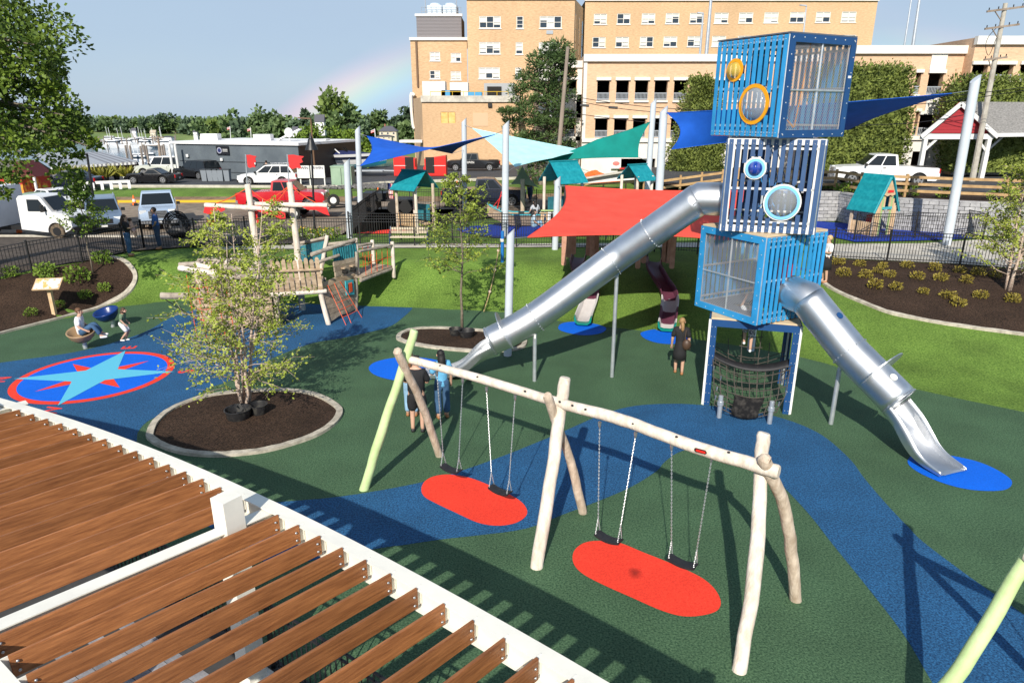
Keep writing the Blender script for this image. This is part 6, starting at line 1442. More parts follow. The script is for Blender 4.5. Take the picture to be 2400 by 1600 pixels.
car('parked_car', 'white car beside the green utility boxes', 'sedan', p_white, atY(140, 47.2), -.5)
def ram_letters():
    p = atY(1110, 79); x = p.x; lettering('IRWIN', .34, m_wpan, (x - .35, p.y - 1.045, p.z + .95), (1, 0, 0), (0, 0, 1), 'door_lettering', bpy.data.objects['pickup_truck.003'], .01)
ram_letters()
def box_truck():
    p = atY(118, 36.6); t = thing('box_truck', 'white box truck with dirty wheels at the left edge', 'truck', tuple(p), None, -.06); p_w = p_white; t.scale = (.88, .88, .88)
    P = [(-.9, .55), (-.9, 2.35), (-.75, 2.5), (.35, 2.5), (.55, 2.42), (1.15, 1.58), (2.05, 1.42), (2.2, 1.3), (2.25, .7), (2.1, .55)]
    for k in range(11): a = lerp(-.1, pi + .1, k/10); P.append((1.25 + .53*cos(a), .44 + .53*sin(a)))
    m = MB(); n = len(P); w = lambda z: 1.0 - .09*max(0, z - 1.3); m.add([(x, -w(z), z) for x, z in P] + [(x, w(z), z) for x, z in P], [tuple(range(n))[::-1], tuple(range(n, 2*n))] + [(i, (i + 1) % n, n + (i + 1) % n, n + i) for i in range(n)]); o = lpart(m, 'cab', p_w, t, radians(28))
    bm = bmesh.new(); bm.from_mesh(o.data); bmesh.ops.triangulate(bm, faces=[f for f in bm.faces if len(f.verts) > 4]); bm.to_mesh(o.data); bm.free()
    for s in (-1, 1): m = MB(); m.add([(-.3, s*(w(1.62) + .01), 1.62), (.92, s*(w(1.62) + .01), 1.62), (.42, s*(w(2.3) + .01), 2.3), (-.3, s*(w(2.3) + .01), 2.3)], [(0, 1, 2, 3)]); lpart(m, 'side_window', m_glass, t); m = MB(); m.box((.75, s*1.18, 1.8), (.1, .22, .4)); lpart(m, 'mirror', m_trim, t)
    m = MB(); m.add([(1.17, -.82, 1.64), (1.17, .82, 1.64), (.62, .76, 2.38), (.62, -.76, 2.38)], [(0, 1, 2, 3)]); m.v = [(x + .03, y, z + .02) for x, y, z in m.v]; lpart(m, 'windscreen', m_glass, t)
    m = MB(); m.box((2.22, 0, 1.0), (.08, 1.2, .4)); lpart(m, 'grille', m_trim, t); m = MB(); m.box((2.25, 0, .55), (.16, 2.0, .22)); lpart(m, 'bumper', m_trim, t)
    for s in (-1, 1): m = MB(); m.box((2.2, s*.78, 1.05), (.1, .3, .22)); lpart(m, 'headlight', m_lamp, t)
    m = MB(); m.box((-4.7, 0, 1.85), (5.2, 2.3, 2.3)); lpart(m, 'cargo_box', M('truck_box', (.66, .68, .72), .4, var=.06, sc=1), t); m = MB(); m.box((-3.5, 0, .55), (5.4, .9, .25)); lpart(m, 'chassis', m_trim, t)
    m = MB(); m.box((-4.7, -1.16, .76), (5.2, .02, .08)); lpart(m, 'box_edge', m_rim, t)
    for x in (1.25, -4.2):
        for s in (-1, 1): m = MB(); m.lathe((x, s*.86 - .13, .44), [(.25, 0), (.41, 0), (.44, .04), (.44, .22), (.41, .26), (.25, .26)], 18, 'y'); wh = lpart(m, 'tyre', M('muddy_tyre', (.06, .045, .03), .9, c2=(.2, .15, .1), sc=6), t); m = MB(); m.lathe((x, s*.99, .44), [(.03, -.02), (.25, -.02), (.25, .02), (.03, .02)], 14, 'y'); lpart(m, 'rim', m_trim, wh)
box_truck()
def trailer():
    p = atY(690, 44.0); t = thing('flatbed_trailer', 'wooden flatbed trailer with red striped edge before the red pickup', 'trailer', tuple(p), None, .06); m_deck = M('trailer_deck', (.30, .22, .14), .8, c2=(.42, .32, .21), sc=3)
    for i in range(7): m = MB(); m.box((-.3, -.9 + i*.3, .72), (5.6, .28, .05)); lpart(m, 'deck_board', m_deck, t)
    for s in (-1, 1):
        m = MB(); m.box((-.3, s*1.08, .66), (5.7, .07, .15)); lpart(m, 'edge_beam', m_trim, t)
        for i in range(9): m = MB(); m.box((-2.9 + i*.65, s*1.12, .66), (.3, .01, .06)); lpart(m, 'reflector', m_redb if i % 2 else m_wpan, t)
        for x in (.35, -.55): m = MB(); m.lathe((x, s*1.22 - .1, .36), [(.2, 0), (.34, 0), (.37, .03), (.37, .17), (.34, .2), (.2, .2)], 16, 'y'); w = lpart(m, 'tyre', m_tyre, t); m = MB(); m.lathe((x, s*1.22 + s*.10, .36), [(.02, -.01), (.2, -.01), (.2, .01), (.02, .01)], 12, 'y'); lpart(m, 'rim', m_wpan, w)
        m = MB(); m.box((-.1, s*1.22, .82), (2.0, .3, .03)); lpart(m, 'mudguard', m_trim, t)
    m = MB(); m.bar((2.5, -.9, .65), (4.1, 0, .62), .08, .1); m.bar((2.5, .9, .65), (4.1, 0, .62), .08, .1); lpart(m, 'tongue', m_trim, t)
    m = MB(); m.lathe((2.75, -1.05, 1.12), [(.2, 0), (.34, 0), (.37, .03), (.37, .17), (.34, .2), (.2, .2)], 16, 'y'); w = lpart(m, 'spare_tyre', m_tyre, t); m = MB(); m.lathe((2.75, -1.07, 1.12), [(.02, -.01), (.2, -.01), (.2, .01), (.02, .01)], 12, 'y'); lpart(m, 'rim', m_wpan, w)
trailer()
def dark_trailer():
    p = atY(905, 46.2); t = thing('equipment_trailer', 'black equipment trailer behind the teal-roofed playhouse', 'trailer', tuple(p)); 
    m = MB(); m.box((0, 0, .85), (4.2, 1.9, .12)); m.box((-.6, 0, 1.1), (1.6, 1.4, .4)); lpart(m, 'bed', m_trim, t); m = MB()
    for x in (-2.0, 0, 2.0): m.bar((x, -.9, .9), (x, -.9, 1.5), .06, .06)
    m.bar((-2, -.9, 1.5), (2, -.9, 1.5), .05, .05); lpart(m, 'rail', m_trim, t)
    for x in (.7, 1.5):
        for s in (-1, 1): m = MB(); m.lathe((x, s*.95 - .12, .43), [(.2, 0), (.4, 0), (.43, .04), (.43, .2), (.4, .24), (.2, .24)], 16, 'y'); lpart(m, 'tyre', m_tyre, t)
dark_trailer()
def boat_on_trailer():
    p = atY(822, 69.5); t = thing('motor_boat', 'white and navy motor boat with navy cover on a trailer', 'boat', tuple(p)); L = 7.2; m_hull, m_stripe, m_bot, m_cov = p_white, p_navy, M('boat_teal', (.01, .16, .22), .4), M('navy_canvas', (.012, .02, .09), .8)
    def sec(u, v):                                   # u stern..bow, v keel..gunwale
        k = 1 - max(0, (u - .55)/.45)**2; x = (u - .5)*L + .5*v*max(0, u - .6); y = (.1 + .95*v**.6)*k; z = .75 + (1 - k)*.5*(1 - v) + v*1.35 + .3*max(0, u - .4)*v; return x, y, z
    for (v0, v1, mat, nm) in ((0, .3, m_bot, 'hull_bottom'), (.3, .62, m_hull, 'hull_side'), (.62, .82, m_stripe, 'hull_stripe'), (.82, 1, m_hull, 'hull_top')):
        m = MB()
        for s in (-1, 1): m.grid(lambda a, b: (lambda q: (q[0], s*q[1], q[2]))(sec(a, lerp(v0, v1, b))), 14, 3)
        lpart(m, nm, mat, t, True)
    m = MB(); m.grid(lambda a, b: (lambda q: (q[0], (2*b - 1)*q[1], q[2] + .35*(1 - (2*b - 1)**2)*sin(pi*min(1, a*1.3))))(sec(a, 1)), 12, 6); lpart(m, 'cover', m_cov, t, True)
    m = MB(); m.box((-L/2 + .06, 0, 1.45), (.1, 1.9, 1.3)); lpart(m, 'transom', m_hull, t); m = MB(); m.add([(.2, -.7, 2.2), (.2, .7, 2.2), (-.5, .6, 2.75), (-.5, -.6, 2.75)], [(0, 1, 2, 3)]); lpart(m, 'windscreen', m_glass, t)
    m = MB(); m.tube([(-.6, -.8, 2.1), (-2.2, -.7, 3.5)], .06, 6); m.tube([(-.6, .8, 2.1), (-2.2, .7, 3.5)], .06, 6); m.bar((-2.2, -.8, 3.5), (-2.2, .8, 3.5), .5, .12); lpart(m, 'tower', m_wpan, t)
    m = MB(); m.box((0, 0, .55), (6.6, 1.2, .12)); m.bar((3.2, 0, .55), (5.4, 0, .5), .1, .12); lpart(m, 'trailer_frame', m_galv, t)
    for x in (-1.2, -.3):
        for s in (-1, 1): m = MB(); m.lathe((x, s*.95 - .1, .33), [(.18, 0), (.31, 0), (.33, .03), (.33, .17), (.31, .2), (.18, .2)], 14, 'y'); lpart(m, 'tyre', m_tyre, t)
boat_on_trailer()
# ================================================================ street furniture
m_dred = M('dumpster_red', (.72, .02, .015), .45, var=.1, sc=1.5)
def dumpster(label, u, y, mirror):
    p = atY(u, y); t = thing('dumpster', label, 'dumpster', tuple(p), 'red dumpsters'); m = MB(); P = [(-1.05, 0), (1.05, 0), (1.05, 1.6), (-1.05, 1.9)]
    m.prism([(x*mirror, -.9, z + .08) for x, z in P], (0, 1.7, 0)); lpart(m, 'body', m_dred, t); m = MB()
    for i in range(8): m.box(((.15 + .1*i)*mirror, -.93, 1.1), (.055, .06, 1.5))
    m.box((.5*mirror, -.9, 1.1), (.85, .04, 1.5)); lpart(m, 'lid', m_trim, t); m = MB(); m.box((1.1*mirror, -.7, .8), (.12, .3, .25)); lpart(m, 'lift_pocket', m_dred, t)
    m = MB(); m.box((-.4*mirror, -.91, 1.05), (1.2, .03, .05)); lpart(m, 'sign_strip', m_wpan, t)
dumpster('red dumpster under the blue sail, nearer the boat', 952, 70, 1); dumpster('red dumpster nearer the black pickup, lid towards the other', 1023, 70, -1)
def bin_(u, lab):
    p = atY(u, 62.6); t = thing('wheelie_bin', lab, 'bin', tuple(p), 'grey bins along the grey building'); m = MB(); m.box((0, 0, .5), (.42, .45, .95), taper=1.2); lpart(m, 'body', M('bin_grey', (.22, .25, .28), .5), t); m = MB(); m.box((0, 0, 1.02), (.56, .58, .08)); lpart(m, 'lid', M('bin_lid', (.05, .06, .07), .5), t)
for u, w in ((482, 'first'), (496, 'second'), (508, 'third'), (520, 'fourth'), (535, 'fifth')): bin_(u, '%s grey bin from the left along the grey building wall' % w)
m_ubox = M('utility_green', (.22, .33, .23), .55, c2=(.30, .42, .30), sc=.8)
def ubox(label, u, y, w, d, h):
    p = atY(u, y); t = thing('utility_box', label, 'utility box', tuple(p), 'green utility boxes'); m = MB(); m.box((0, 0, h/2 - .05), (w, d, h - .1)); lpart(m, 'body', m_ubox, t); m = MB(); m.box((0, 0, h - .05), (w + .06, d + .06, .1)); lpart(m, 'lid', m_ubox, t); m = MB(); m.box((0, -d/2 - .01, h*.5), (.03, .03, h*.8)); m.box((w*.2, -d/2 - .02, h*.5), (.05, .04, .2)); lpart(m, 'door_handle', m_trim, t); m = MB(); m.box((0, 0, -.02), (w + .3, d + .3, .1)); lpart(m, 'base_pad', m_conc, t)
ubox('large green utility box beside the boat', 806, 57.6, 1.65, 1.3, 1.62); ubox('taller green utility box at the left by the white car', 87, 44.3, .95, 1.0, 1.45); ubox('shorter green utility box at the left by the white car', 108, 43.4, .8, .9, 1.1)
def irwin():
    p = atY(732, 56.4); t = thing('contractor_sign', 'white double IRWIN contractor sign on posts', 'sign', tuple(p)); z = p.z
    for k, (u, w) in enumerate(((714.5, .98), (747, 1.12))):
        q = atY(u, 56.4); c = Vector((q.x, q.y + .12*k, Y(u, 403, 56.4).z)); MB().box(c, (w, .05, .98)).part('panel', m_wpan, t); lettering('IRWIN', .30, M('navy_letter', (.02, .015, .06), .5), c + Vector((0, -.03, .29)), (1, 0, 0), (0, 0, 1), 'lettering', t, .01)
        for i, zz in enumerate((.08, -.02, -.18, -.3)): MB().box(c + Vector((0, -.028, zz)), (w*(.75 if i != 2 else .1), .01, .02)).part('small_print', M('grey_print', (.45, .45, .48), .6), t)
    for u in (706, 728, 762): q = atY(u, 56.5); MB().box((q.x, q.y + .06, z + .8), (.09, .09, 1.7)).part('post', m_wpan, t)
irwin()
def cone(u, v, label):
    p = gl(u, v); t = thing('traffic_cone', label, 'cone', tuple(p), 'orange traffic cones'); m = MB(); m.lathe((0, 0, 0), [(.15, .03), (.03, .72), (.01, .72)], 12); lpart(m, 'cone', M('cone_orange', (.9, .17, .02), .6), t); m = MB(); m.box((0, 0, .015), (.38, .38, .03)); lpart(m, 'base', m_trim, t); m = MB(); m.lathe((0, 0, 0), [(.118, .26), (.085, .45)], 12); m.v = [(x*1.02, y*1.02, z) for x, y, z in m.v]; lpart(m, 'band', m_wpan, t)
cone(316, 482, 'traffic cone between the blue-grey car and the pale pickup'); cone(887, 463, 'traffic cone left of the teal-roofed playhouse on the bank'); cone(607, 468, 'traffic cone behind the ship masts'); cone(46, 548, 'traffic cone beside the box truck wheel'); cone(1072, 447, 'traffic cone behind the young tree')
def barrel():
    p = gl(500, 541); t = thing('traffic_barrel', 'orange and white traffic barrel behind the fence', 'barrel', tuple(p)); prof = [(.29, 0), (.27, .3), (.25, .6), (.22, .92), (.12, .98)]
    for i in range(4): m = MB(); m.lathe((0, 0, 0), prof[i:i + 2], 16); lpart(m, 'band', M('cone_orange', (.9, .17, .02), .6) if i % 2 else m_wpan, t, SM)
    m = MB(); m.box((0, 0, 1.05), (.2, .06, .16)); lpart(m, 'handle', M('cone_orange', (.9, .17, .02), .6), t)
barrel()
def spool():
    p = gl(413, 560, .3); t = thing('cable_coil', 'black coil of tubing leaning by the pale pickup', 'coil', tuple(p))
    for k in range(6): m = MB(); r = .68 - .07*k; m.tube([(cos(a*pi/12)*r, R.uniform(-.05, .05), .72 + sin(a*pi/12)*r) for a in range(24)], .035, 5, closed=True); lpart(m, 'coil_turn', m_trim, t)
    m = MB(); m.sphere((0, .05, .3), (.6, .3, .32), 12, 8); lpart(m, 'cover_sheet', m_trim, t)
spool()
def backpack():
    p = T(457, 578); t = thing('backpack', 'black bag lying against the fence', 'bag', tuple(p)); m = MB(); m.box((p.x, p.y, p.z + .24), (.42, .26, .46), taper=.8); m.part('body', m_trim, t); MB().box((p.x, p.y - .14, p.z + .18), (.3, .06, .24)).part('pocket', m_trim, t); MB().tube([(p.x - .08, p.y, p.z + .46), (p.x, p.y, p.z + .53), (p.x + .08, p.y, p.z + .46)], .015, 5).part('handle', m_trim, t)
backpack()
def lamp_bell(label, u0, v0, u1, v1):
    b = T(u0, v0); top = Y(u1, v1, b.y); t = thing('street_lamp', label, 'street lamp', tuple(b), 'street lamps'); MB().tube([b - Vector((0, 0, .1)), Vector((b.x, b.y, b.z + .5)), top], [.10, .065, .05], 10).part('pole', m_black, t, SM); m = MB(); m.lathe(tuple(top), [(.34, -.12), (.30, .02), (.2, .2), (.15, .42), (.10, .46), (.06, .6), (.02, .75)], 14); m.part('bell_shade', m_black, t, SM); MB().cyl((b.x, b.y, b.z), .16, .3, 10).part('base', m_black, t, SM)
lamp_bell('black bell-shaped street lamp behind the ship masts', 739, 548, 730, 346)
def lamp_arm():
    b = T(228, 528); top = Y(204, 362, b.y); t = thing('street_lamp', 'black street lamp with flat head behind the sapling', 'street lamp', tuple(b), 'street lamps'); MB().tube([b, top], [.085, .06], 10).part('pole', m_black, t, SM); MB().bar(top, top + Vector((-.45, -.1, .02)), .28, .1).part('lamp_head', m_black, t); MB().cyl((b.x, b.y, b.z), .16, .25, 10).part('base', m_conc, t)
lamp_arm()
def plain_lamp(label, u0, v0, u1, v1, y, r=.07, mat=None, arm=.8, z0=None):
    a, b = Y(u0, v0, y), Y(u1, v1, y); t = thing('street_lamp', label, 'street lamp', tuple(a), 'street lamps'); MB().tube([a, b], [r*1.2, r*.8], 8).part('pole', mat or m_galv, t, SM)
    if arm: MB().bar(b, b + Vector((-arm, 0, .05)), .25, .1).part('lamp_head', mat or m_galv, t)
m_bronze = M('bronze_pole', (.16, .09, .05), .5)
plain_lamp('brown street lamp rising behind the IRWIN sign', 738, 400, 728, 278, 63, .075, m_bronze, 1.1)
m_wpole = M('pole_wood', (.20, .155, .12), .85, c2=(.32, .26, .21), sc=3, grain=(1, 1, .2))
def upole(label, u0, v0, u1, v1, y, arms=(), r=.15, mat=None):
    a, b = Y(u0, v0, y), Y(u1, v1, y); t = thing('utility_pole', label, 'utility pole', tuple(a), 'wooden utility poles'); MB().tube([a, b], [r*1.15, r*.75], 10).part('pole', mat or m_wpole, t, SM)
    for dz, L, ang in arms:
        c = b - Vector((0, .12, dz)); d = Vector((cos(ang), sin(ang)*.3, sin(ang)*.35)); MB().bar(c - d*L/2, c + d*L/2, .1, .12).part('cross_arm', m_wpole, t); m = MB()
        for k in (-.45, -.2, .2, .45): q = c + d*L*k; m.cyl((q.x, q.y, q.z + .06), .035, .14, 6)
        m.part('insulator', m_trim, t)
        MB().bar(c - d*L*.3, b - Vector((0, 0, dz + .7)), .04, .05).part('brace', m_wpole, t)
    return b
UP1 = upole('wooden utility pole in front of the pine tree', 1303, 432, 1331, 110, 52, r=.16)
UP2 = upole('tall utility pole with cross arms behind the red gabled pavilion', 2278, 425, 2357, 8, 47, ((.35, 2.6, .35), (1.35, 2.4, .35), (3.2, 1.6, .3)), .17, M('grey_pole_wood', (.36, .33, .28), .85, c2=(.50, .47, .41), sc=3))
UP3 = upole('short utility pole by the water beside the grey building', 378, 392, 370, 318, 70, ((.2, 1.2, .1),), .13)
def wires():
    t = thing('power_lines', 'black power lines from the pine to the tall pole', 'cable', (10, 50, 7)); m = MB()
    for (a, b, s) in (((1323, 222, 52), (1675, 258, 50), .25), ((1675, 258, 50), (2060, 232, 48), .3), ((2060, 232, 48), (2400, 205, 44), .15), ((1325, 230, 52), (1675, 262, 50), .4), ((1675, 262, 50), (2060, 250, 48), .3), ((2060, 250, 48), (2400, 212, 44), .15), ((1320, 262, 52), (2060, 292, 48), .6), ((2060, 292, 48), (2290, 262, 47), .2)):
        p, q = Y(*a), Y(*b); m.tube([lerp(p, q, k/10) - Vector((0, 0, s*4*(k/10)*(1 - k/10))) for k in range(11)], .022, 4)
    m.part('wire', m_black, t); m = MB()
    for a in ((1370, 247, 51.5), (1437, 252, 51.2)): p = Y(*a); MB().tube([p - Vector((.32, 0, 0)), p + Vector((.32, 0, -.04))], .09, 7).part('splice_case', m_black, t)
    m = MB(); P = [Y(2342, 60, 46.9), Y(2318, 85, 46.9), Y(2310, 110, 46.9), Y(2318, 130, 46.9), Y(2335, 90, 46.9)]; m.tube(catmull(P, 4, False), .02, 4); m.part('drop_wire', m_black, t)
wires()
def guard_rail():
    a, b = atY(178, 54.2), atY(305, 55.5); t = thing('guard_rail', 'white timber guard rail left of the black convertible', 'railing', tuple(a)); MB().bar(a + Vector((0, 0, .55)), b + Vector((0, 0, .55)), .1, .22).part('rail', m_wpan, t); m = MB()
    for k in range(7): q = lerp(a, b, k/6); MB().bar(q + Vector((.25, -.5, 0)), q + Vector((-.05, .05, .6)), .2, .12).part('strut', m_wpan, t)
guard_rail()
def us_flag():
    p = Y(915, 470, 45.8); t = thing('flag', 'small striped flag on a stick beside the teal-roofed playhouse', 'flag', (p.x, p.y, 1.5)); MB().tube([(p.x - .12, p.y, 1.4), (p.x - .3, p.y, Y(906, 425, 45.8).z)], .02, 5).part('stick', m_galv, t); top = Y(906, 428, 45.8)
    for k in range(7):
        f = lambda u, v: top + Vector((.06 + .34*((k + v)/7) - .0, .05*sin(u*7), -.1*((k + v)/7) - 1.0*u)); m = MB(); m.grid(f, 6, 1); m.part('stripe', m_redb if k % 2 == 0 else m_wpan, t)
    m = MB(); m.grid(lambda u, v: top + Vector((.05 + .2*v, .05*sin(u*3) - .015, -.05*v - .42*u)), 4, 2); m.part('canton', M('flag_blue', (.01, .02, .12), .7), t)
us_flag()
def rocks():
    me = []
    for k in range(4):
        m = MB(); m.sphere((0, 0, 0), (.3, .25, .2), 7, 5); m.v = [tuple(Vector(v)*(1 + .35*noise.noise(Vector(v)*4 + Vector((k*7, 0, 0))))) for v in m.v]; me.append(m)
    t = MB()
    for i in range(420):
        x = R.uniform(-15.6, -7.6); y = R.uniform(55.4, 58.4); s = R.uniform(.3, .9); m = R.choice(me); a = R.uniform(0, 6); z = hgt(x, y) + .06
        t.add([(x + s*(v[0]*cos(a) - v[1]*sin(a)), y + s*(v[0]*sin(a) + v[1]*cos(a)), z + s*v[2]) for v in m.v], m.f)
    t.part('gravel', m_gravel, None, False, kind='stuff', label='bed of dark loose stones round the large utility box')
rocks()
# ================================================================ buildings
ORD = ['first', 'second', 'third', 'fourth', 'fifth', 'sixth', 'seventh', 'eighth', 'ninth', 'tenth', 'eleventh', 'twelfth', 'thirteenth', 'fourteenth', 'fifteenth']
m_brick = M('tan_brick', (.45, .285, .155), .85, c2=(.64, .43, .25), sc=2.6, bump=.3, bs=20, grain=(1, 1, 3.2), det=9, ramp=(.25, .62), var2=(.10, .12))
m_brick2 = M('pink_tan_brick', (.52, .33, .205), .85, c2=(.68, .46, .30), sc=2.6, bump=.3, bs=20, grain=(1, 1, 3.2), det=9, ramp=(.22, .58), var2=(.07, .15))
m_trimw = M('pale_stone', (.74, .71, .66), .8, var=.06, sc=1)
m_shade = M('interior_shade', (.018, .016, .014), .9, var=.2)  # near-black colour stands in for the shade inside the garage
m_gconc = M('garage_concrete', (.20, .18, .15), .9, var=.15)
m_pane = M('window_pane', (.03, .045, .065), .08, spec=.6)
m_blind = M('window_blind', (.62, .62, .58), .7, var=.05)
m_grail = M('grey_rail', (.36, .39, .43), .5)
def wall_holes(x0, x1, z0, z1, y, holes, dep=.35):
    m = MB(); X = sorted({x0, x1} | {h[0] for h in holes} | {h[1] for h in holes}); Z = sorted({z0, z1} | {h[2] for h in holes} | {h[3] for h in holes})
    X = [x for x in X if x0 <= x <= x1]; Z = [z for z in Z if z0 <= z <= z1]
    for a, b in zip(X, X[1:]):
        run = None
        for c, d in zip(Z, Z[1:]):
            mx, mz = (a + b)/2, (c + d)/2; inside = any(h[0] < mx < h[1] and h[2] < mz < h[3] for h in holes)
            if inside: run = None; continue
            if run is not None: # extend the last quad upwards
                i = run; m.v[i + 2] = (b, y, d); m.v[i + 3] = (a, y, d)
            else: run = len(m.v); m.add([(a, y, c), (b, y, c), (b, y, d), (a, y, d)], [(0, 1, 2, 3)])
    for h in holes:
        a, b, c, d = max(h[0], x0), min(h[1], x1), h[2], h[3]
        m.add([(a, y, c), (b, y, c), (b, y, d), (a, y, d), (a, y + dep, c), (b, y + dep, c), (b, y + dep, d), (a, y + dep, d)], [(0, 4, 5, 1), (1, 5, 6, 2), (2, 6, 7, 3), (3, 7, 4, 0)])
    return m
def rectpx(u0, v0, u1, v1, y):
    a, b = Y(u0, (v0 + v1)/2, y), Y(u1, (v0 + v1)/2, y); c, d = Y((u0 + u1)/2, v1, y), Y((u0 + u1)/2, v0, y); return (a.x, b.x, c.z, d.z)
def window(t, r, y, cols, rows=2, blind=None, rec=.12):
    x0, x1, z0, z1 = r; fw = .09; m = MB(); yy = y + rec - .05; w, h = x1 - x0, z1 - z0
    m.box(((x0 + x1)/2, yy, z0 + fw/2), (w, .07, fw)); m.box(((x0 + x1)/2, yy, z1 - fw/2), (w, .07, fw))
    for k in range(cols + 1): x = lerp(x0 + fw/2, x1 - fw/2, k/cols); m.box((x, yy, (z0 + z1)/2), (fw, .07, h - 2*fw))
    for k in range(1, rows): m.box(((x0 + x1)/2, yy - .003, lerp(z0, z1, k/rows)), (w - 2*fw, .06, .06))
    f = m.part('window', m_trimw, t)
    for k in range(cols):
        a, b = lerp(x0 + fw/2, x1 - fw/2, k/cols), lerp(x0 + fw/2, x1 - fw/2, (k + 1)/cols); MB().add([(a, y + rec, z0), (b, y + rec, z0), (b, y + rec, z1), (a, y + rec, z1)], [(0, 1, 2, 3)]).part('pane', m_pane, f)
        bl = R.choice((0, .35, .5, .5, .7, .85, .95)) if blind is None else blind
        if bl: MB().add([(a, y + rec - .006, z1 - h*bl), (b, y + rec - .006, z1 - h*bl), (b, y + rec - .006, z1), (a, y + rec - .006, z1)], [(0, 1, 2, 3)]).part('blind', m_blind, f)
    MB().box(((x0 + x1)/2, y - .03, z0 - .06), (w + .2, .12, .1)).part('sill', m_trimw, f)
def cpx(x0, y0, w, r): k = w/2352; return (x0 + r[0]*k, y0 + r[1]*k, x0 + r[2]*k, y0 + r[3]*k)
def hospital():
    # main block
    y = 97.0; t = thing('hospital_block', 'tan brick main block with triple windows behind the pine tree', 'building', (-1, y, 0)); C = lambda *r: rectpx(*cpx(900, 0, 600, r), y)
    tri = [C(875, 150, 1073, 262), C(1430, 150, 1632, 262), C(875, 388, 1068, 497), C(1422, 390, 1622, 498), C(870, 620, 1063, 724)]; one = [C(1217, 150, 1280, 264), C(1210, 390, 1275, 500), C(1205, 622, 1262, 726)]
    x0, x1 = Y(1096.5, 150, y).x, Y(1345, 100, y).x; zt = Y(1200, -2, y).z
    wall_holes(x0, x1, .3, zt, y, tri + one, .3).part('front_wall', m_brick, t)
    for r in tri: window(t, r, y, 3)
    for r in one: window(t, r, y, 1, 3)
    xe = Y(1379, 100, 112).x; m = MB(); m.add([(x1, y, .3), (xe, 112, .3), (xe, 112, zt), (x1, y, zt)], [(0, 1, 2, 3)]); m.part('side_wall', m_brick, t); m = MB(); m.add([(x0, y, .3), (x0, 112, .3), (x0, 112, zt), (x0, y, zt)], [(3, 2, 1, 0)]); m.part('side_wall', m_brick, t)
    MB().add([(x0, y, zt), (x1, y, zt), (xe, 112, zt), (x0, 112, zt)], [(0, 1, 2, 3)]).part('roof', m_gconc, t); MB().box(((x0 + x1)/2, y - .06, zt + .1), (x1 - x0 + .2, .3, .4)).part('coping', m_trimw, t)
    for vv in (195, 330, 440, 545):                    # windows on the receding side
        for f in (.06, .3, .5, .68, .84):
            p = Vector((lerp(x1, xe, f), lerp(y, 112, f), 0)); z = Y(1345, vv*.2551, y).z; d = Vector((xe - x1, 15, 0)).normalized(); nn = Vector((d.y, -d.x, 0)); P = [p + d*a + Vector((0, 0, z + b)) + nn*.02 for a, b in ((-.55, -.9), (.55, -.9), (.55, .9), (-.55, .9))]
            fr = MB().add(P, [(0, 1, 2, 3)]).part('window', m_trimw, t); MB().add([q + nn*.02 for q in [p + d*a + Vector((0, 0, z + b)) + nn*.02 for a, b in ((-.45, -.8), (.45, -.8), (.45, .8), (-.45, .8))]], [(0, 1, 2, 3)]).part('pane', m_pane, fr)
    r = C(1492, 282, 1553, 315); MB().box(((r[0] + r[1])/2, y - .04, (r[2] + r[3])/2), (r[1] - r[0], .1, r[3] - r[2])).part('vent_grille', m_grail, t)
    # left block with louvred plant room
    y = 99.0; t = thing('hospital_block', 'tan brick corner block with louvred plant room and two cooling towers', 'building', (-13, y, 0)); ws = [C(420, 478, 515, 560), C(613, 488, 707, 570), C(420, 648, 515, 726), C(613, 656, 707, 736)]; C2 = lambda *r: rectpx(*cpx(900, 0, 600, r), y)
    ws = [C2(420, 478, 515, 560), C2(613, 488, 707, 570), C2(420, 648, 515, 726), C2(613, 656, 707, 736)]; x0, x1 = Y(966, 200, y).x, Y(1096, 200, y).x; zt = Y(1000, 94, y).z
    wall_holes(x0, x1, .3, zt, y, ws, .3).part('front_wall', m_brick, t)
    for r in ws: window(t, r, y, 2)
    m = MB(); m.add([(x0, y, .3), (x0 - .8, 112, .3), (x0 - .8, 112, zt), (x0, y, zt)], [(3, 2, 1, 0)]); m.part('side_wall', m_brick, t); MB().box(((x0 + x1)/2, y, zt + .12), (x1 - x0 + .2, .5, .35)).part('coping', m_trimw, t)
    MB().add([(x0, y, zt), (x1, y, zt), (x1, 112, zt), (x0, 112, zt)], [(0, 1, 2, 3)]).part('roof', m_gconc, t)
    r = C2(300, 150, 712, 385); n = 16; m = MB(); m.box(((r[0] + r[1])/2, y + 3.2, (zt + r[3])/2), (r[1] - r[0], 6, r[3] - zt)); pr = m.part('plant_room', m_gconc, t)
    for k in range(n): z = lerp(zt + .15, r[3] - .15, k/(n - 1)); MB().box(((r[0] + r[1])/2, y + .12, z), (r[1] - r[0], .2, .2), rot=Matrix.Rotation(.6, 3, 'X')).part('louvre', M('louvre_grey', (.30, .28, .29), .6), pr)
    MB().box(((r[0] + r[1])/2, y + .1, r[3] + .12), (r[1] - r[0] + .3, .5, .3)).part('coping', m_trimw, pr)
    for a, b in ((390, 525), (535, 668)):
        q = C2(a, 42, b, 150); m = MB(); m.box(((q[0] + q[1])/2, y + 2, (q[2] + q[3])/2), (q[1] - q[0], 2.4, q[3] - q[2])); m.lathe(((q[0] + q[1])/2, y + 2, q[3]), [(.9, 0), (.7, .25), (.7, .35)], 14); m.part('cooling_tower', M('tower_steel', (.55, .64, .72), .45, var=.05), t)
    m = MB(); q = C2(340, 90, 705, 148)
    for k in range(9): x = lerp(q[0], q[1], k/8); m.tube([(x, y + .4, q[2]), (x, y + .4, q[2] + 1.1)], .03, 4)
    for z in (.55, 1.1): m.tube([(q[0], y + .4, q[2] + z), (q[1], y + .4, q[2] + z)], .03, 4)
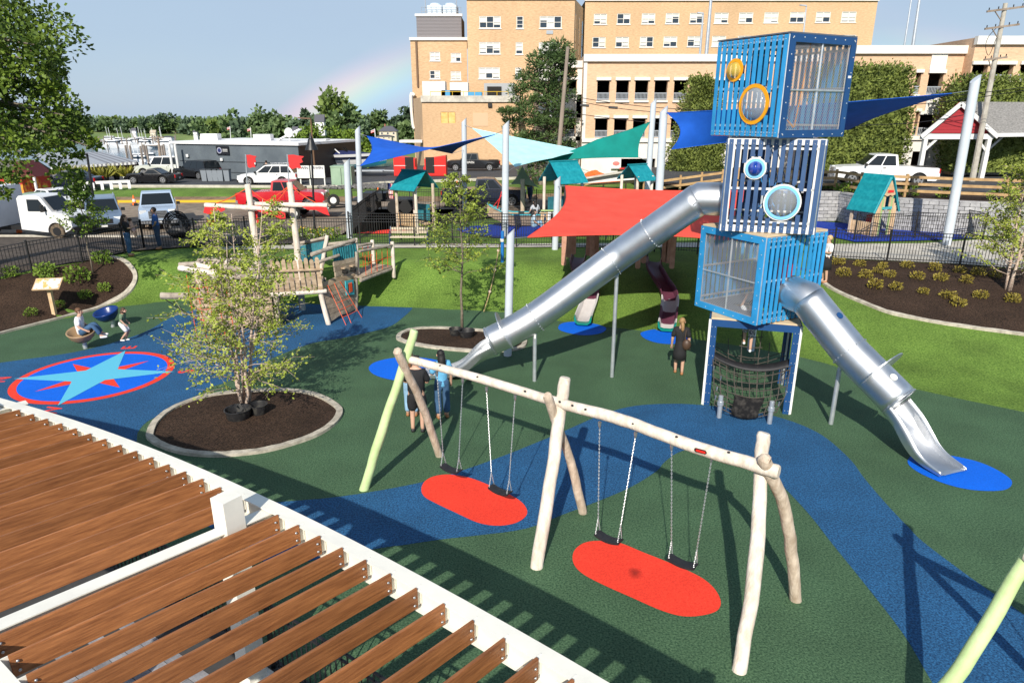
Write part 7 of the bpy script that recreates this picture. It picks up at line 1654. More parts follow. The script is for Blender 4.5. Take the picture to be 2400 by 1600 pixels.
    m.part('roof_railing', m_grail, t); m = MB(); p = C2(375, 0, 382, 40)
    for u in (376, 662): q = C2(u, -60, u + 5, 150); m.tube([(q[0], y + .5, q[2]), (q[0], y + .5, q[3])], .06, 5)
    m.part('mast', m_grail, t); m = MB(); q = C2(305, 380, 320, 800); m.tube([(q[0], y - .12, q[2]), (q[0], y - .12, q[3])], .14, 6); m.part('drain_pipe', m_bronze, t)
    m = MB(); a = [C2(*r) for r in ((250, 870, 256, 880), (285, 870, 290, 880), (285, 1170, 290, 1180), (250, 1130, 256, 1140))]; m.tube(catmull([(a[1][0], y - .4, a[1][2]), (a[0][0], y - .4, a[0][2]), (a[0][0] + .1, y - .4, a[3][2]), (a[2][0], y - .4, a[2][2])], 4, False), .22, 8); m.part('duct', m_trimw, t, True)
    # low wing in front
    y = 90.0; t = thing('hospital_wing', 'low tan brick wing with a boarded window behind the blue sail', 'building', (-8, y, 0)); C3 = lambda *r: rectpx(*cpx(900, 0, 600, r), y); x0, x1 = Y(991, 300, y).x, Y(1215, 300, y).x; zt = Y(1100, 228, y).z; bw = C3(522, 1030, 656, 1132)
    wall_holes(x0, x1, .3, zt, y, [bw], .25).part('front_wall', m_brick, t); m = MB(); m.add([(x0, y, .3), (x0 - 2.2, 98.5, .3), (x0 - 2.2, 98.5, zt), (x0, y, zt)], [(3, 2, 1, 0)]); m.part('side_wall', m_brick, t)
    MB().add([(x0, y, zt), (x1, y, zt), (x1, 98.9, zt), (x0 - 2.2, 98.9, zt)], [(0, 1, 2, 3)]).part('roof', m_gconc, t); MB().box(((x0 + x1)/2, y - .08, zt - .2), (x1 - x0 + .2, .3, .75)).part('parapet', m_conc, t)
    m_osb = M('boarding', (.72, .42, .12), .8, c2=(.82, .55, .22), sc=2)
    for k in range(2): a = lerp(bw[0], bw[1], k/2); b = lerp(bw[0], bw[1], (k + 1)/2); MB().box(((a + b)/2, y + .1, (bw[2] + bw[3])/2), ((b - a) - .06, .08, bw[3] - bw[2])).part('boarding', m_osb, t)
    r = C3(818, 1038, 956, 1160); MB().box(((r[0] + r[1])/2, y - .01, (r[2] + r[3])/2), (r[1] - r[0], .06, r[3] - r[2])).part('wall_panel', M('pale_panel', (.62, .43, .27), .8), t)
    r = C3(962, 956, 986, 978); MB().box(((r[0] + r[1])/2, y - .15, (r[2] + r[3])/2), (.5, .3, .4)).part('wall_lamp', m_trim, t); r = C3(140, 1288, 350, 1312); MB().box(((r[0] + r[1])/2, y + 1, (r[2] + r[3])/2), (r[1] - r[0], 2, .3)).part('canopy', m_trimw, t)
    for (a, b, c, d, mat, nm) in ((910, 775, 1200, 890, M('unit_grey', (.36, .37, .38), .6), 'roof_unit'), (330, 760, 545, 830, m_trimw, 'roof_unit'), (590, 770, 760, 840, m_trimw, 'roof_unit'), (512, 845, 695, 884, M('unit_blue', (.06, .30, .55), .5), 'roof_unit'), (760, 860, 890, 892, M('unit_blue', (.06, .30, .55), .5), 'roof_unit')):
        r = C3(a, b, c, d); MB().box(((r[0] + r[1])/2, y + 3.5 + (a == 910), (zt + .1 + r[3])/2 + .1), (r[1] - r[0], 2.4, max(.4, r[3] - zt + .2))).part(nm, mat, t)
    r = C3(940, 795, 1075, 890); MB().box(((r[0] + r[1])/2, y + 3.2, (zt + r[3])/2 + .1), (r[1] - r[0], .2, r[3] - zt)).part('unit_opening', m_shade, t)
    m = MB(); r = C3(420, 850, 1140, 900)
    for k in range(8): x = lerp(r[0], r[1], k/7); m.tube([(x, y + .6, zt), (x, y + .6, r[3] + .1)], .035, 4)
    m.tube([(r[0], y + .6, r[3] + .1), (r[1], y + .6, r[3] + .1)], .035, 4); m.part('yellow_railing', M('yellow_rail', (.75, .48, .04), .5), t)
    # long block to the right
    y = 105.0; t = thing('hospital_block', 'long tan brick block with two rows of small windows behind the tower', 'building', (30, y, 0)); k = 600/2352; ws = []
    for xs, v0, v1 in (((360, 573, 800, 1020, 1242, 1468, 1693, 1925, 2162, 2400, 2635), 128, 226), ((347, 560, 783, 1000, 1220, 1445, 1680, 1910, 2150, 2390, 2630), 342, 439)):
        for i, x in enumerate(xs): s = 120 + i*1.5; u0 = 1300 + x*k; ws.append(rectpx(u0, (v0 - 2*i)*k, u0 + s*k, (v1 - 2*i)*k, y))
    x0, x1 = Y(1370, 60, y).x, Y(2058, 2, y).x; zt = Y(1700, 2, y).z
    wall_holes(x0, x1, .3, zt, y, ws, .3).part('front_wall', m_brick, t)
    for r in ws: window(t, r, y, 2)
    MB().box(((x0 + x1)/2, y - .05, zt + .15), (x1 - x0 + .2, .4, .4)).part('coping', m_trimw, t); m = MB(); m.add([(x1, y, .3), (x1, 125, .3), (x1, 125, zt), (x1, y, zt)], [(0, 1, 2, 3)]); m.part('side_wall', m_brick, t)
    MB().add([(x0, y, zt), (x1, y, zt), (x1, 125, zt), (x0, 125, zt)], [(0, 1, 2, 3)]).part('roof', m_gconc, t)
hospital()
def garage_block(label, y, u0, u1, vt, openings, band=None, strips=(), base=3.0, entry=(), depth=14, left=True):
    x0, x1 = Y(u0, 250, y).x, Y(u1, 250, y).x; zt = Y((u0 + u1)/2, vt, y).z; t = thing('parking_garage', label, 'building', ((x0 + x1)/2, y, base)); H_ = [rectpx(*o, y) for o in openings]; E_ = [rectpx(*o, y) for o in entry]
    zb = rectpx(u0, band, u0 + 2, band + 2, y)[3] if band else base
    wall_holes(x0, x1, zb, zt, y, H_, .45).part('front_wall', m_brick2, t)
    if band: wall_holes(x0, x1, base - .2, zb - .004, y - .03, E_, .5).part('ground_wall', m_trimw, t); MB().box(((x0 + x1)/2, y - .06, zb - .1), (x1 - x0, .3, .3)).part('band_course', m_trimw, t)
    MB().box(((x0 + x1)/2, y - .05, zt - .2), (x1 - x0 + .1, .4, .55)).part('coping', m_trimw, t)
    m = MB(); m.add([(x0, y, base), (x0, y + depth, base), (x0, y + depth, zt), (x0, y, zt)], [(3, 2, 1, 0)]); m.part('side_wall', m_brick2, t); m = MB(); m.add([(x1, y, base), (x1, y + depth, base), (x1, y + depth, zt), (x1, y, zt)], [(0, 1, 2, 3)]); m.part('side_wall', m_brick2, t)
    MB().add([(x0, y + depth, base), (x1, y + depth, base), (x1, y + depth, zt), (x0, y + depth, zt)], [(0, 1, 2, 3)]).part('back_wall', m_shade, t)  # back wall coloured near-black in place of interior shade
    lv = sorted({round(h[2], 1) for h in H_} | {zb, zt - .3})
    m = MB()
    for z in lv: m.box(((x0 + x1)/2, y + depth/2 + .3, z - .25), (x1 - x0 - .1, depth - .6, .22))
    m.part('floor_slab', m_shade, t)  # concrete slabs darkened by colour so the decks look shaded
    for h in H_:
        w = h[1] - h[0]; MB().box(((h[0] + h[1])/2, y - .06, h[3] + .12), (w + .2, .22, .23)).part('lintel', m_trimw, t); MB().box(((h[0] + h[1])/2, y - .05, h[2] - .09), (w + .15, .2, .15)).part('sill', m_trimw, t); m = MB(); hr = min(1.1, (h[3] - h[2])*.36)
        for k in range(10): x = lerp(h[0] + .04, h[1] - .04, k/9); m.box((x, y + .05, h[2] + hr/2), (.04, .04, hr))
        m.box(((h[0] + h[1])/2, y + .05, h[2] + hr), (w, .07, .07)); m.box(((h[0] + h[1])/2, y + .05, h[2] + .08), (w, .07, .07)); m.part('railing', m_grail, t)
    for s in strips: r = rectpx(*s, y); MB().box(((r[0] + r[1])/2, y - .02, (r[2] + r[3])/2), (r[1] - r[0], .16, r[3] - r[2])).part('white_strip', m_trimw, t)
    return t
def garages():
    k = 600/2352; o = [(1300 + a*k, 740*k, 1300 + b*k, 922*k) for a, b in ((390, 503), (565, 680), (738, 858), (917, 1035), (1095, 1218), (1278, 1400), (1460, 1585), (1640, 1765), (1825, 1950))]
    o += [(1300 + a*k, 1088*k, 1300 + b*k, 1266*k) for a, b in ((370, 485), (545, 660), (718, 832), (890, 1010), (1065, 1185), (1245, 1365), (1430, 1550), (1615, 1735), (1800, 1920))]
    garage_block('pink-tan brick parking garage left of the tower with white base', 60, 1366, 1900, 130, o, 326, [(1366, 138, 1374, 326)], 2.6, [(1448, 372, 1535, 408), (1566, 362, 1600, 408)])
    garage_block('narrow white stair tower of the garage behind the pine', 61.5, 1262, 1366, 145, [(1333, 187, 1351, 222), (1325, 277, 1347, 320)], None, [(1262, 146, 1331, 190), (1351, 150, 1366, 330), (1262, 222, 1366, 276), (1262, 320, 1366, 395)], 1.6)
    garage_block('garage wing right of the tower with tall white strip', 53.5, 1986, 2257, 110, [(2144, 171, 2156, 221), (2174, 172, 2208, 222), (2143, 262, 2150, 318), (2153, 269, 2190, 318)], 320, [(2181, 113, 2218, 170), (2168, 228, 2200, 268)], 3.0, [(2135, 355, 2172, 400)])
    garage_block('taller garage block with three dark openings at the right edge', 52.5, 2258, 2560, 88, [(2277, 152, 2313, 190), (2332, 152, 2373, 190), (2389, 152, 2430, 190), (2262, 270, 2300, 318), (2330, 270, 2372, 318)], 322, (), 3.0)
    for lab, a in (('grey roof lamp pole nearer the pine on the garage', (1640, 134, 1648, 32, 64, .09, None, .5)), ('thicker roof pole beside the roof lamp on the garage', (1655, 134, 1668, -20, 64, .14, None, 0)), ('roof lamp pole just left of the tower top', (1882, 90, 1890, 14, 70, .07, None, .6)), ('thinner of two masts in the open sky', (2119, 112, 2139, -20, 62, .07, None, 0)), ('thicker of two masts in the open sky', (2139, 112, 2158, -20, 62, .12, None, 0))): plain_lamp(lab, *a)
    p = rectpx(1432, 378, 1455, 388, 59.8); MB().box(((p[0] + p[1])/2, 59.7, (p[2] + p[3])/2), (p[1] - p[0], .05, p[3] - p[2] + .5)).part('garage_sign', m_wpan, None, False, 'white sign with red oval at the garage entrance', 'sign')
    q = bpy.data.objects['garage_sign']; MB().sphere(((p[0] + p[1])/2, 59.66, (p[2] + p[3])/2), (.3, .02, .18), 12, 6).part('red_oval', M('pale_red', (.7, .2, .18), .6), q)
    MB().box(Y(1485, 395, 59.4), (2.4, .08, .12)).part('barrier_arm', m_redb, None, False, 'red and white barrier arm at the garage entrance', 'barrier')
garages()
def grey_building():
    A, B = Vector((Y(404, 335, 67.5).x, 67.5, 0)), Vector((Y(698, 342, 63.2).x, 63.2, 0)); d = (B - A).normalized(); n = Vector((d.y, -d.x, 0)); bk = -n*10; z0, z1 = 1.2, 4.85; t = thing('grey_building', 'low slate-grey building with white roof edge by the car park', 'building', tuple((A + B)/2)); m_grey = M('slate_wall', (.085, .105, .125), .7, c2=(.115, .14, .16), sc=.7, var2=(.1, .3))
    L = (B - A).length
    MB().prism([A + Vector((0, 0, z0)), B + Vector((0, 0, z0)), B + bk + Vector((0, 0, z0)), A + bk + Vector((0, 0, z0))], (0, 0, z1 - z0)).part('wall', m_grey, t)
    for k, z in enumerate((2.35, 3.3)): MB().bar(A + d*.6 + n*.02 + Vector((0, 0, z)), B + n*.02 + Vector((0, 0, z)), .06, .06).part('pipe', M('slate_dark', (.05, .06, .07), .6), t)
    m_rw = M('white_membrane', (.80, .80, .80), .6, var=.04); MB().prism([A - d*.2 + n*.2 + Vector((0, 0, z1)), B + d*.2 + n*.2 + Vector((0, 0, z1)), B + d*.2 + bk + Vector((0, 0, z1)), A - d*.2 + bk + Vector((0, 0, z1))], (0, 0, .22)).part('roof', m_rw, t)
    for s, nm in ((1.1, 'roof_unit'), (7.3, 'roof_unit')): p = A + d*s + bk*.4; MB().box((p.x, p.y, z1 + .5), (1.6, 1.2, .6), rz=.05).part(nm, m_rw, t)
    p = A + d*9.0 + bk*.4; MB().bar(p + Vector((0, 0, z1 + .3)), p + Vector((2.2, 0, z1 + 1.3)), .8, .12).part('roof_stair', m_rw, t)
    c = rectpx(502, 343, 537, 363, 65.4); ctr = Vector(((c[0] + c[1])/2, 65.55, (c[2] + c[3])/2)); w, h = c[1] - c[0], c[3] - c[2]; q = A + d*((ctr - A).dot(d)) + n*.08; ctr = Vector((q.x, q.y, ctr.z)); u = d
    sg = MB().prism([ctr + u*a*w/2 + Vector((0, 0, b*h/2)) for a, b in ((-1, -1), (1, -1), (1, 1), (-1, 1))], n*.08).part('sign_board', M('sign_black', (.01, .01, .015), .4), t)
    e = ctr + n*.085 - u*w*.24; MB().prism([e + (u*cos(k*pi/10) + Vector((0, 0, sin(k*pi/10))))*h*.36 for k in range(20)], n*.01).part('round_emblem', M('emblem_grey', (.35, .36, .45), .5), sg); MB().prism([e + n*.012 + (u*cos(k*pi/10) + Vector((0, 0, sin(k*pi/10))))*h*.24 for k in range(20)], n*.01).part('emblem_centre', M('emblem_navy', (.02, .03, .12), .5), sg)
    for k in (.12, -.08): e = ctr + n*.085 + u*w*.22 + Vector((0, 0, k*h)); MB().bar(e - u*w*.2, e + u*w*.2, .01, h*.07).part('sign_line', m_wpan, sg)
    for f in (.03, .08): p = A + d*L*f + n*.9; MB().tube([(p.x, p.y, z0), (p.x, p.y, z1)], .12, 8).part('porch_post', m_wpan, t)
    p = A + d*L*.79 + bk*.3; m = MB(); m.tube([(p.x, p.y, z1), (p.x, p.y, z1 + .6)], .05, 6); m.sphere((p.x, p.y - .1, z1 + 1.0), (.42, .12, .45), 12, 8); m.part('satellite_dish', m_wpan, t, True)
    for f in (.12, .4, .66): p = A + d*L*f + n*.12; MB().box((p.x, p.y, 3.9 - f), (.22, .2, .25)).part('wall_lamp', m_wpan, t)
    e = B + d*.02; MB().prism([e + Vector((0, 0, z0)), e + bk + Vector((0, 0, z0)), e + bk + Vector((0, 0, z1)), e + Vector((0, 0, z1))], d*.05).part('end_wall', m_trim, t)
grey_building()
def tent():
    a, b, c, d = Y(118, 392, 66), Y(320, 380, 69.5), Y(238, 357.5, 78), Y(80, 361, 76); t = thing('restaurant_tent', 'open restaurant pavilion with grey striped roof and dark red valance', 'building', tuple((a + b)/2)); N = 22
    mg, mw = M('roof_stripe_grey', (.20, .20, .22), .6), M('roof_stripe_pale', (.34, .36, .39), .6)
    for k in range(N): f0, f1 = k/N, (k + 1)/N; MB().prism([lerp(a, b, f0), lerp(a, b, f1), lerp(d, c, f1), lerp(d, c, f0)], (0, 0, .08)).part('roof_panel', mw if (k % 2 or k < 14) else mg, t)
    e, f = Y(322, 380, 69.5), Y(322, 378, 80); MB().prism([b, lerp(b, f, 1), c], (0, 0, .06)).part('roof_end', mg, t)
    for k in range(40): f0, f1 = k/40, (k + 1)/40; MB().prism([lerp(a, b, f0), lerp(a, b, f1), lerp(a, b, f1) - Vector((0, 0, .22)), lerp(a, b, f0) - Vector((0, 0, .22))], (0, -.03, 0)).part('scallop', mg if k % 2 else m_wpan, t)
    MB().prism([a + Vector((0, .3, -.2)), b + Vector((0, .3, -.2)), b + Vector((0, .3, -.95)), a + Vector((0, .3, -.85))], (0, .05, 0)).part('valance', M('dark_red_canvas', (.09, .012, .018), .8), t)
    for k in range(9): p = lerp(a, b, k/8); MB().tube([(p.x, p.y + .15, .9), (p.x, p.y + .15, p.z)], .07, 6).part('post', m_trim, t)
    MB().bar(Vector((a.x, a.y + .1, 2.0)), Vector((b.x, b.y + .1, 2.0)), .06, .5).part('counter_wall', M('pale_timber', (.42, .38, .32), .8, var=.2, sc=4), t); MB().box(((a.x + b.x)/2, 77, 1.3), (8, 14, .1)).part('deck', m_pine, t)
    w = ['first', 'second', 'third', 'fourth', 'fifth', 'sixth', 'seventh']
    for k in range(7):
        p = atY(150 + k*25, 62.5 + (k % 2)); m = MB(); 
        for _ in range(70): an = R.uniform(0, 2*pi); leaf(m, Vector((0, 0, .25)), R.uniform(.9, 1.5), Vector((cos(an), sin(an), R.uniform(.4, 2))), .1, .12)
        lp = thing('potted_palm', '%s yellow-green potted palm from the left before the striped pavilion' % w[k], 'plant', tuple(p), 'potted palms before the striped pavilion'); lpart(m, 'fronds', M('palm_leaf', (.16, .18, .02), .6, c2=(.36, .32, .05), sc=3), lp); m = MB(); m.lathe((0, 0, 0), [(.2, 0), (.27, .4), (.24, .4), (.05, .36)], 10); lpart(m, 'pot', m_trim, lp)
tent()
def shack():
    c = atY(52, 47.5); t = thing('red_shack', 'colourful red shack with dark gable roof behind the oak leaves', 'building', tuple(c)); z = c.z; m_mur = M('mural_red', (.45, .03, .015), .7, c2=(.75, .32, .03), sc=2.2, ramp=(.5, .62))
    MB().box((c.x - 2.6, c.y + 1.5, z + 1.1), (6.0, 3, 2.2)).part('wall', m_mur, t); a = c + Vector((-5.8, -.3, 2.2)); 
    MB().prism([c + Vector(q) for q in ((-5.9, -.2, 2.2), (.7, -.2, 2.2), (.7, 1.5, 3.1), (-5.9, 1.5, 3.1))], (0, 0, .1)).part('roof', M('shack_roof', (.12, .11, .10), .8, var=.2), t); MB().prism([c + Vector(q) for q in ((-5.9, 3.2, 2.2), (.7, 3.2, 2.2), (.7, 1.5, 3.1), (-5.9, 1.5, 3.1))], (0, 0, .1)).part('roof', M('shack_roof', (.12, .11, .10), .8), t)
    MB().prism([c + Vector(q) for q in ((-.5, -.3, 2.2), (1.6, -.3, 2.2), (.55, -.3, 3.2))], (0, 2, 0)).part('porch_gable', M('dark_red_board', (.10, .015, .015), .7), t)
    for k in range(3): MB().box((c.x - 4.8 + k*1.9, c.y - .04, z + 1.3), (1.0, .05, .8)).part('window', m_pane, t)
    for x in (-.4, 1.5): MB().box((c.x + x, c.y - .3, z + 1.1), (.12, .12, 2.2)).part('porch_post', m_wpan, t)
shack()
def pavilion():
    y = 47.5; ap, le, re = Y(2251.5, 243, y), Y(2163, 316, y), Y(2334, 309, y); re.z = le.z; t = thing('park_pavilion', 'open pavilion with red gable, white posts and grey shingle roof', 'building', (ap.x, y, 3.2)); dr = Vector((.95, .31, 0)).normalized(); Lr = 12; m_sh = M('grey_shingle', (.16, .155, .15), .9, c2=(.30, .29, .28), sc=6, bump=.5, bs=30, grain=(1, 1, 3)); m_sid = M('red_siding', (.34, .022, .03), .6)
    n = 9
    for k in range(n): f0, f1 = k/n, (k + .96)/n; L0, R0, L1, R1 = lerp(le, ap, f0), lerp(re, ap, f0), lerp(le, ap, f1), lerp(re, ap, f1); MB().prism([L0 + Vector((.3*(1 - f0), .15, .1)), R0 + Vector((-.3*(1 - f0), .15, .1)), R1 + Vector((-.3*(1 - f1), .15, .1)), L1 + Vector((.3*(1 - f1), .15, .1))], (0, .05, 0)).part('siding_board', m_sid, t)
    for e, s in ((le, -1), (re, 1)):
        o = (e - ap)*.06; MB().prism([ap, e + o, e + o + dr*Lr, ap + dr*Lr], (0, 0, .12)).part('roof', m_sh, t); MB().bar(ap + Vector((0, -.06, -.02)), e + o + Vector((0, -.06, -.02)), .1, .26).part('barge_board', m_wpan, t)
    MB().bar(re + Vector((.1, -.05, -.02)), re + dr*Lr, .15, .24).part('fascia', m_wpan, t); MB().bar(le + Vector((0, .2, -.12)), re + Vector((0, .2, -.12)), .2, .34).part('tie_beam', m_wpan, t)
    for p, q in ((le + Vector((.35, .25, 0)), 1), (re + Vector((-.2, .25, 0)), -1), (le + dr*5.5 + Vector((.4, 0, 0)), 1), (re + dr*5.5, -1), (re + dr*11, -1)):
        MB().box((p.x, p.y, (p.z + 3.1)/2), (.26, .26, p.z - 3.1)).part('post', m_wpan, t); MB().bar((p.x, p.y, p.z - 1.1), (p.x + q*.9, p.y, p.z - .15), .12, .14).part('brace', m_wpan, t)
pavilion()
# ================================================================ evergreens, oak, pine
def hedge(label, pts, y, dep, n, size=.22):
    """clipped tall evergreen mass: leaves on the skin of a rounded block between pixel outlines (u0,u1,v)"""
    a = Y((pts[-1][0] + pts[-1][1])/2, pts[-1][2], y); t = thing('tall_hedge', label, 'hedge', tuple(a), 'tall evergreen hedges at the garage'); core = MB(); lf = MB(); rows = [(Y(u0, v, y).x, Y(u1, v, y).x, Y(u0, v, y).z) for u0, u1, v in pts]
    V = []
    for x0, x1, z in rows: V += [(x0 + .25, y + .3, z - .15), (x1 - .25, y + .3, z - .15), (x1 - .25, y + dep - .3, z - .15), (x0 + .25, y + dep - .3, z - .15)]
    fs = [(0, 1, 2, 3)]
    for i in range(len(rows) - 1):
        for k in range(4): fs.append((i*4 + k, (i + 1)*4 + k, (i + 1)*4 + (k + 1) % 4, i*4 + (k + 1) % 4))
    core.add(V, fs); core.part('inner_branches', m_lhedge, t)
    for _ in range(n):
        i = R.choices(range(len(rows) - 1), [abs(rows[k][2] - rows[k + 1][2])*(rows[k][1] - rows[k][0] + dep) for k in range(len(rows) - 1)])[0]; f = R.random(); x0, x1, z = (lerp(rows[i][k], rows[i + 1][k], f) for k in range(3)); s = R.random()
        b = .25*noise.noise(Vector((s*9, z*.8, 0)))
        if s < .62: p = Vector((R.uniform(x0, x1), y + .25 - b + R.gauss(0, .12), z)); d = Vector((0, -1, .5))
        elif s < .74: p = Vector((x0 + R.gauss(0, .12), R.uniform(y, y + dep), z)); d = Vector((-1, 0, .5))
        elif s < .86: p = Vector((x1 + R.gauss(0, .12), R.uniform(y, y + dep), z)); d = Vector((1, 0, .5))
        else: p = Vector((R.uniform(rows[0][0], rows[0][1]), R.uniform(y, y + dep), rows[0][2] + R.gauss(0, .18))); d = Vector((0, -.2, 1))
        leaf(lf, p, size*R.uniform(.6, 1.4), d, .7, .5)
    lf.part('foliage', m_lhedge, t)
hedge('tall wedge of evergreen hedge left of the tower', [(1632, 1672, 189), (1618, 1690, 230), (1606, 1700, 280), (1600, 1710, 330), (1583, 1700, 355), (1580, 1695, 405)], 55.5, 3, 7500)
hedge('broad block of evergreen hedge right of the tower', [(1944, 2140, 160), (1936, 2146, 200), (1930, 2140, 280), (1925, 2132, 340), (1925, 2120, 402)], 50.5, 3, 12000)
hedge('evergreen hedge behind the red gabled pavilion', [(2262, 2470, 186), (2244, 2480, 215), (2236, 2480, 260), (2236, 2480, 330), (2236, 2480, 400)], 50, 2.2, 8500)
def pine():
    b = Y(1268, 415, 57); t = thing('pine_tree', 'tall dark pine standing in front of the hospital', 'tree', (b.x, b.y, 1.6)); top = Y(1308, 112, 57); w = MB(); P = [Vector((b.x, b.y, 1.5)), lerp(Vector((b.x, b.y, 1.5)), top, .5) + Vector((-.3, 0, 0)), top]; w.tube(catmull(P, 5, False), [.28*(1 - i/11) + .03 for i in range(11)], 8); lf = MB()
    def tuft(c, r, n):
        for _ in range(n): d = Vector((R.gauss(0, 1), R.gauss(0, 1), R.gauss(0, .55))).normalized(); leaf(lf, c + Vector((d.x*r, d.y*r, d.z*r*.45))*R.random()**.4, R.uniform(.22, .42), d + Vector((0, 0, .5)), .6, .28)
    prof = [(112, 1300, 1318, 6), (135, 1275, 1335, 10), (150, 1222, 1345, 14), (175, 1220, 1345, 14), (205, 1205, 1345, 16), (235, 1195, 1345, 16), (262, 1172, 1340, 16), (290, 1172, 1342, 16), (320, 1180, 1345, 16), (345, 1195, 1345, 14), (365, 1215, 1350, 10), (395, 1225, 1340, 10)]
    for v, u0, u1, n in prof:
        for _ in range(n):
            u = R.uniform(u0 + 8, u1 - 8); p = Y(u, v + R.gauss(0, 8), 57); k = 1 - abs((u - (u0 + u1)/2)/((u1 - u0)/2))**2; p.y += R.uniform(-1, 1)*2.2*max(.15, k); tuft(p, R.uniform(.4, .85), 105)
            if R.random() < .4: q = Vector((lerp(b.x, top.x, .5), 57, p.z - .5)); w.tube([q, p], [.06, .02], 4)
    w.part('trunk', m_bark, t, True); lf.part('crown', m_lpine, t)
pine()
def oak():
    y = 25.0; t = thing('oak_tree', 'large leafy oak reaching in from the left edge', 'tree', (-22.5, 26, 1.2)); w = MB(); tr = [Vector((-22.5, 26, .8)), Vector((-22.3, 25.8, 4.5)), Vector((-21.9, 25.5, 8)), Vector((-21.6, 25.3, 11.5))]; w.tube(catmull(tr, 4, False), [.5 - .035*i for i in range(13)], 10); lf = MB()
    spots = [(-60, -10, 1.6), (10, 20, 1.2), (35, 40, .7), (-40, 60, 1.7), (40, 75, 1.1), (75, 70, .7), (20, 110, 1.3), (80, 105, 1.0), (110, 105, .75), (-50, 140, 1.8), (60, 140, .9), (120, 140, .8), (140, 135, .55), (150, 165, .5), (155, 185, .4), (-20, 180, 1.5), (40, 185, .9), (130, 200, .4), (140, 212, .3), (50, 225, 1.0), (95, 225, .7), (-40, 250, 1.7), (40, 265, 1.0), (105, 255, .85), (150, 270, .7), (170, 285, .6), (185, 275, .35), (60, 300, 1.1), (120, 305, .9), (165, 315, .7), (190, 318, .45), (0, 330, 1.4), (80, 345, .9), (140, 345, .6), (180, 345, .5), (205, 342, .3), (30, 385, .8), (90, 370, .6), (0, 410, .6), (48, 410, .35), (8, 450, .4), (190, 362, .3)]
    for u, v, r in spots:
        p = Y(u, v, y + R.uniform(-2.5, 2.5)); k = max(1, int(r*r*5))
        q = min(catmull(tr, 4, False), key=lambda a: (a - p).length); w.tube([q, lerp(q, p, .5) + Vector((0, 0, .3)), p], [.10, .06, .02], 5)
        for _ in range(k):
            c = p + Vector((R.gauss(0, r*.42), R.gauss(0, r*.6), R.gauss(0, r*.34))); cr = min(.55, r*.6)
            for _ in range(92): d = Vector((R.gauss(0, 1), R.gauss(0, 1), R.gauss(0, .7))).normalized(); leaf(lf, c + d*cr*R.random()**.5, R.uniform(.11, .22), d + Vector((0, 0, .2)), .9, .62)
    w.part('trunk', m_bark, t, True); lf.part('crown', m_loak, t)
oak()
# ================================================================ water, far shore
m_water = M('water', (.10, .16, .22), .12, bump=.5, bs=.9, var=.1, sc=.05, spec=.5)
MB().add([(-1500, 60, -1.5), (300, 60, -1.5), (300, 1800, -1.5), (-1500, 1800, -1.5)], [(0, 1, 2, 3)]).part('water', m_water, kind='structure')
FS = [(-330, 300), (-200, 285), (-130, 262), (-90, 225), (-70, 180), (-50, 150), (-25, 140), (20, 138), (60, 150)]
def far_h(x, y):
    s = interp(x, FS); d = y - s; return -2.2 + 2.2*ss(d/10) + 1.6*ss((d - 8)/50)*(1 + .25*noise.noise(Vector((x*.01, y*.01, 0)))) + .8*ss((d - 50)/150)
def far_land():
    m = MB(); xs = [-700, -500] + [-400 + 12*i for i in range(40)] + [90, 140]; n = 24; V = []
    for j in range(n):
        for x in xs: y = interp(x, FS) - 4 + (j/(n - 1))**2*420; V.append((x, y, far_h(x, y)))
    k = len(xs); m.add(V, [(j*k + i, j*k + i + 1, (j + 1)*k + i + 1, (j + 1)*k + i) for j in range(n - 1) for i in range(k - 1)]); m.part('far_shore', M('far_lawn', (.10, .16, .045), .9, c2=(.20, .26, .08), sc=.05), kind='structure', smooth=True)
far_land()
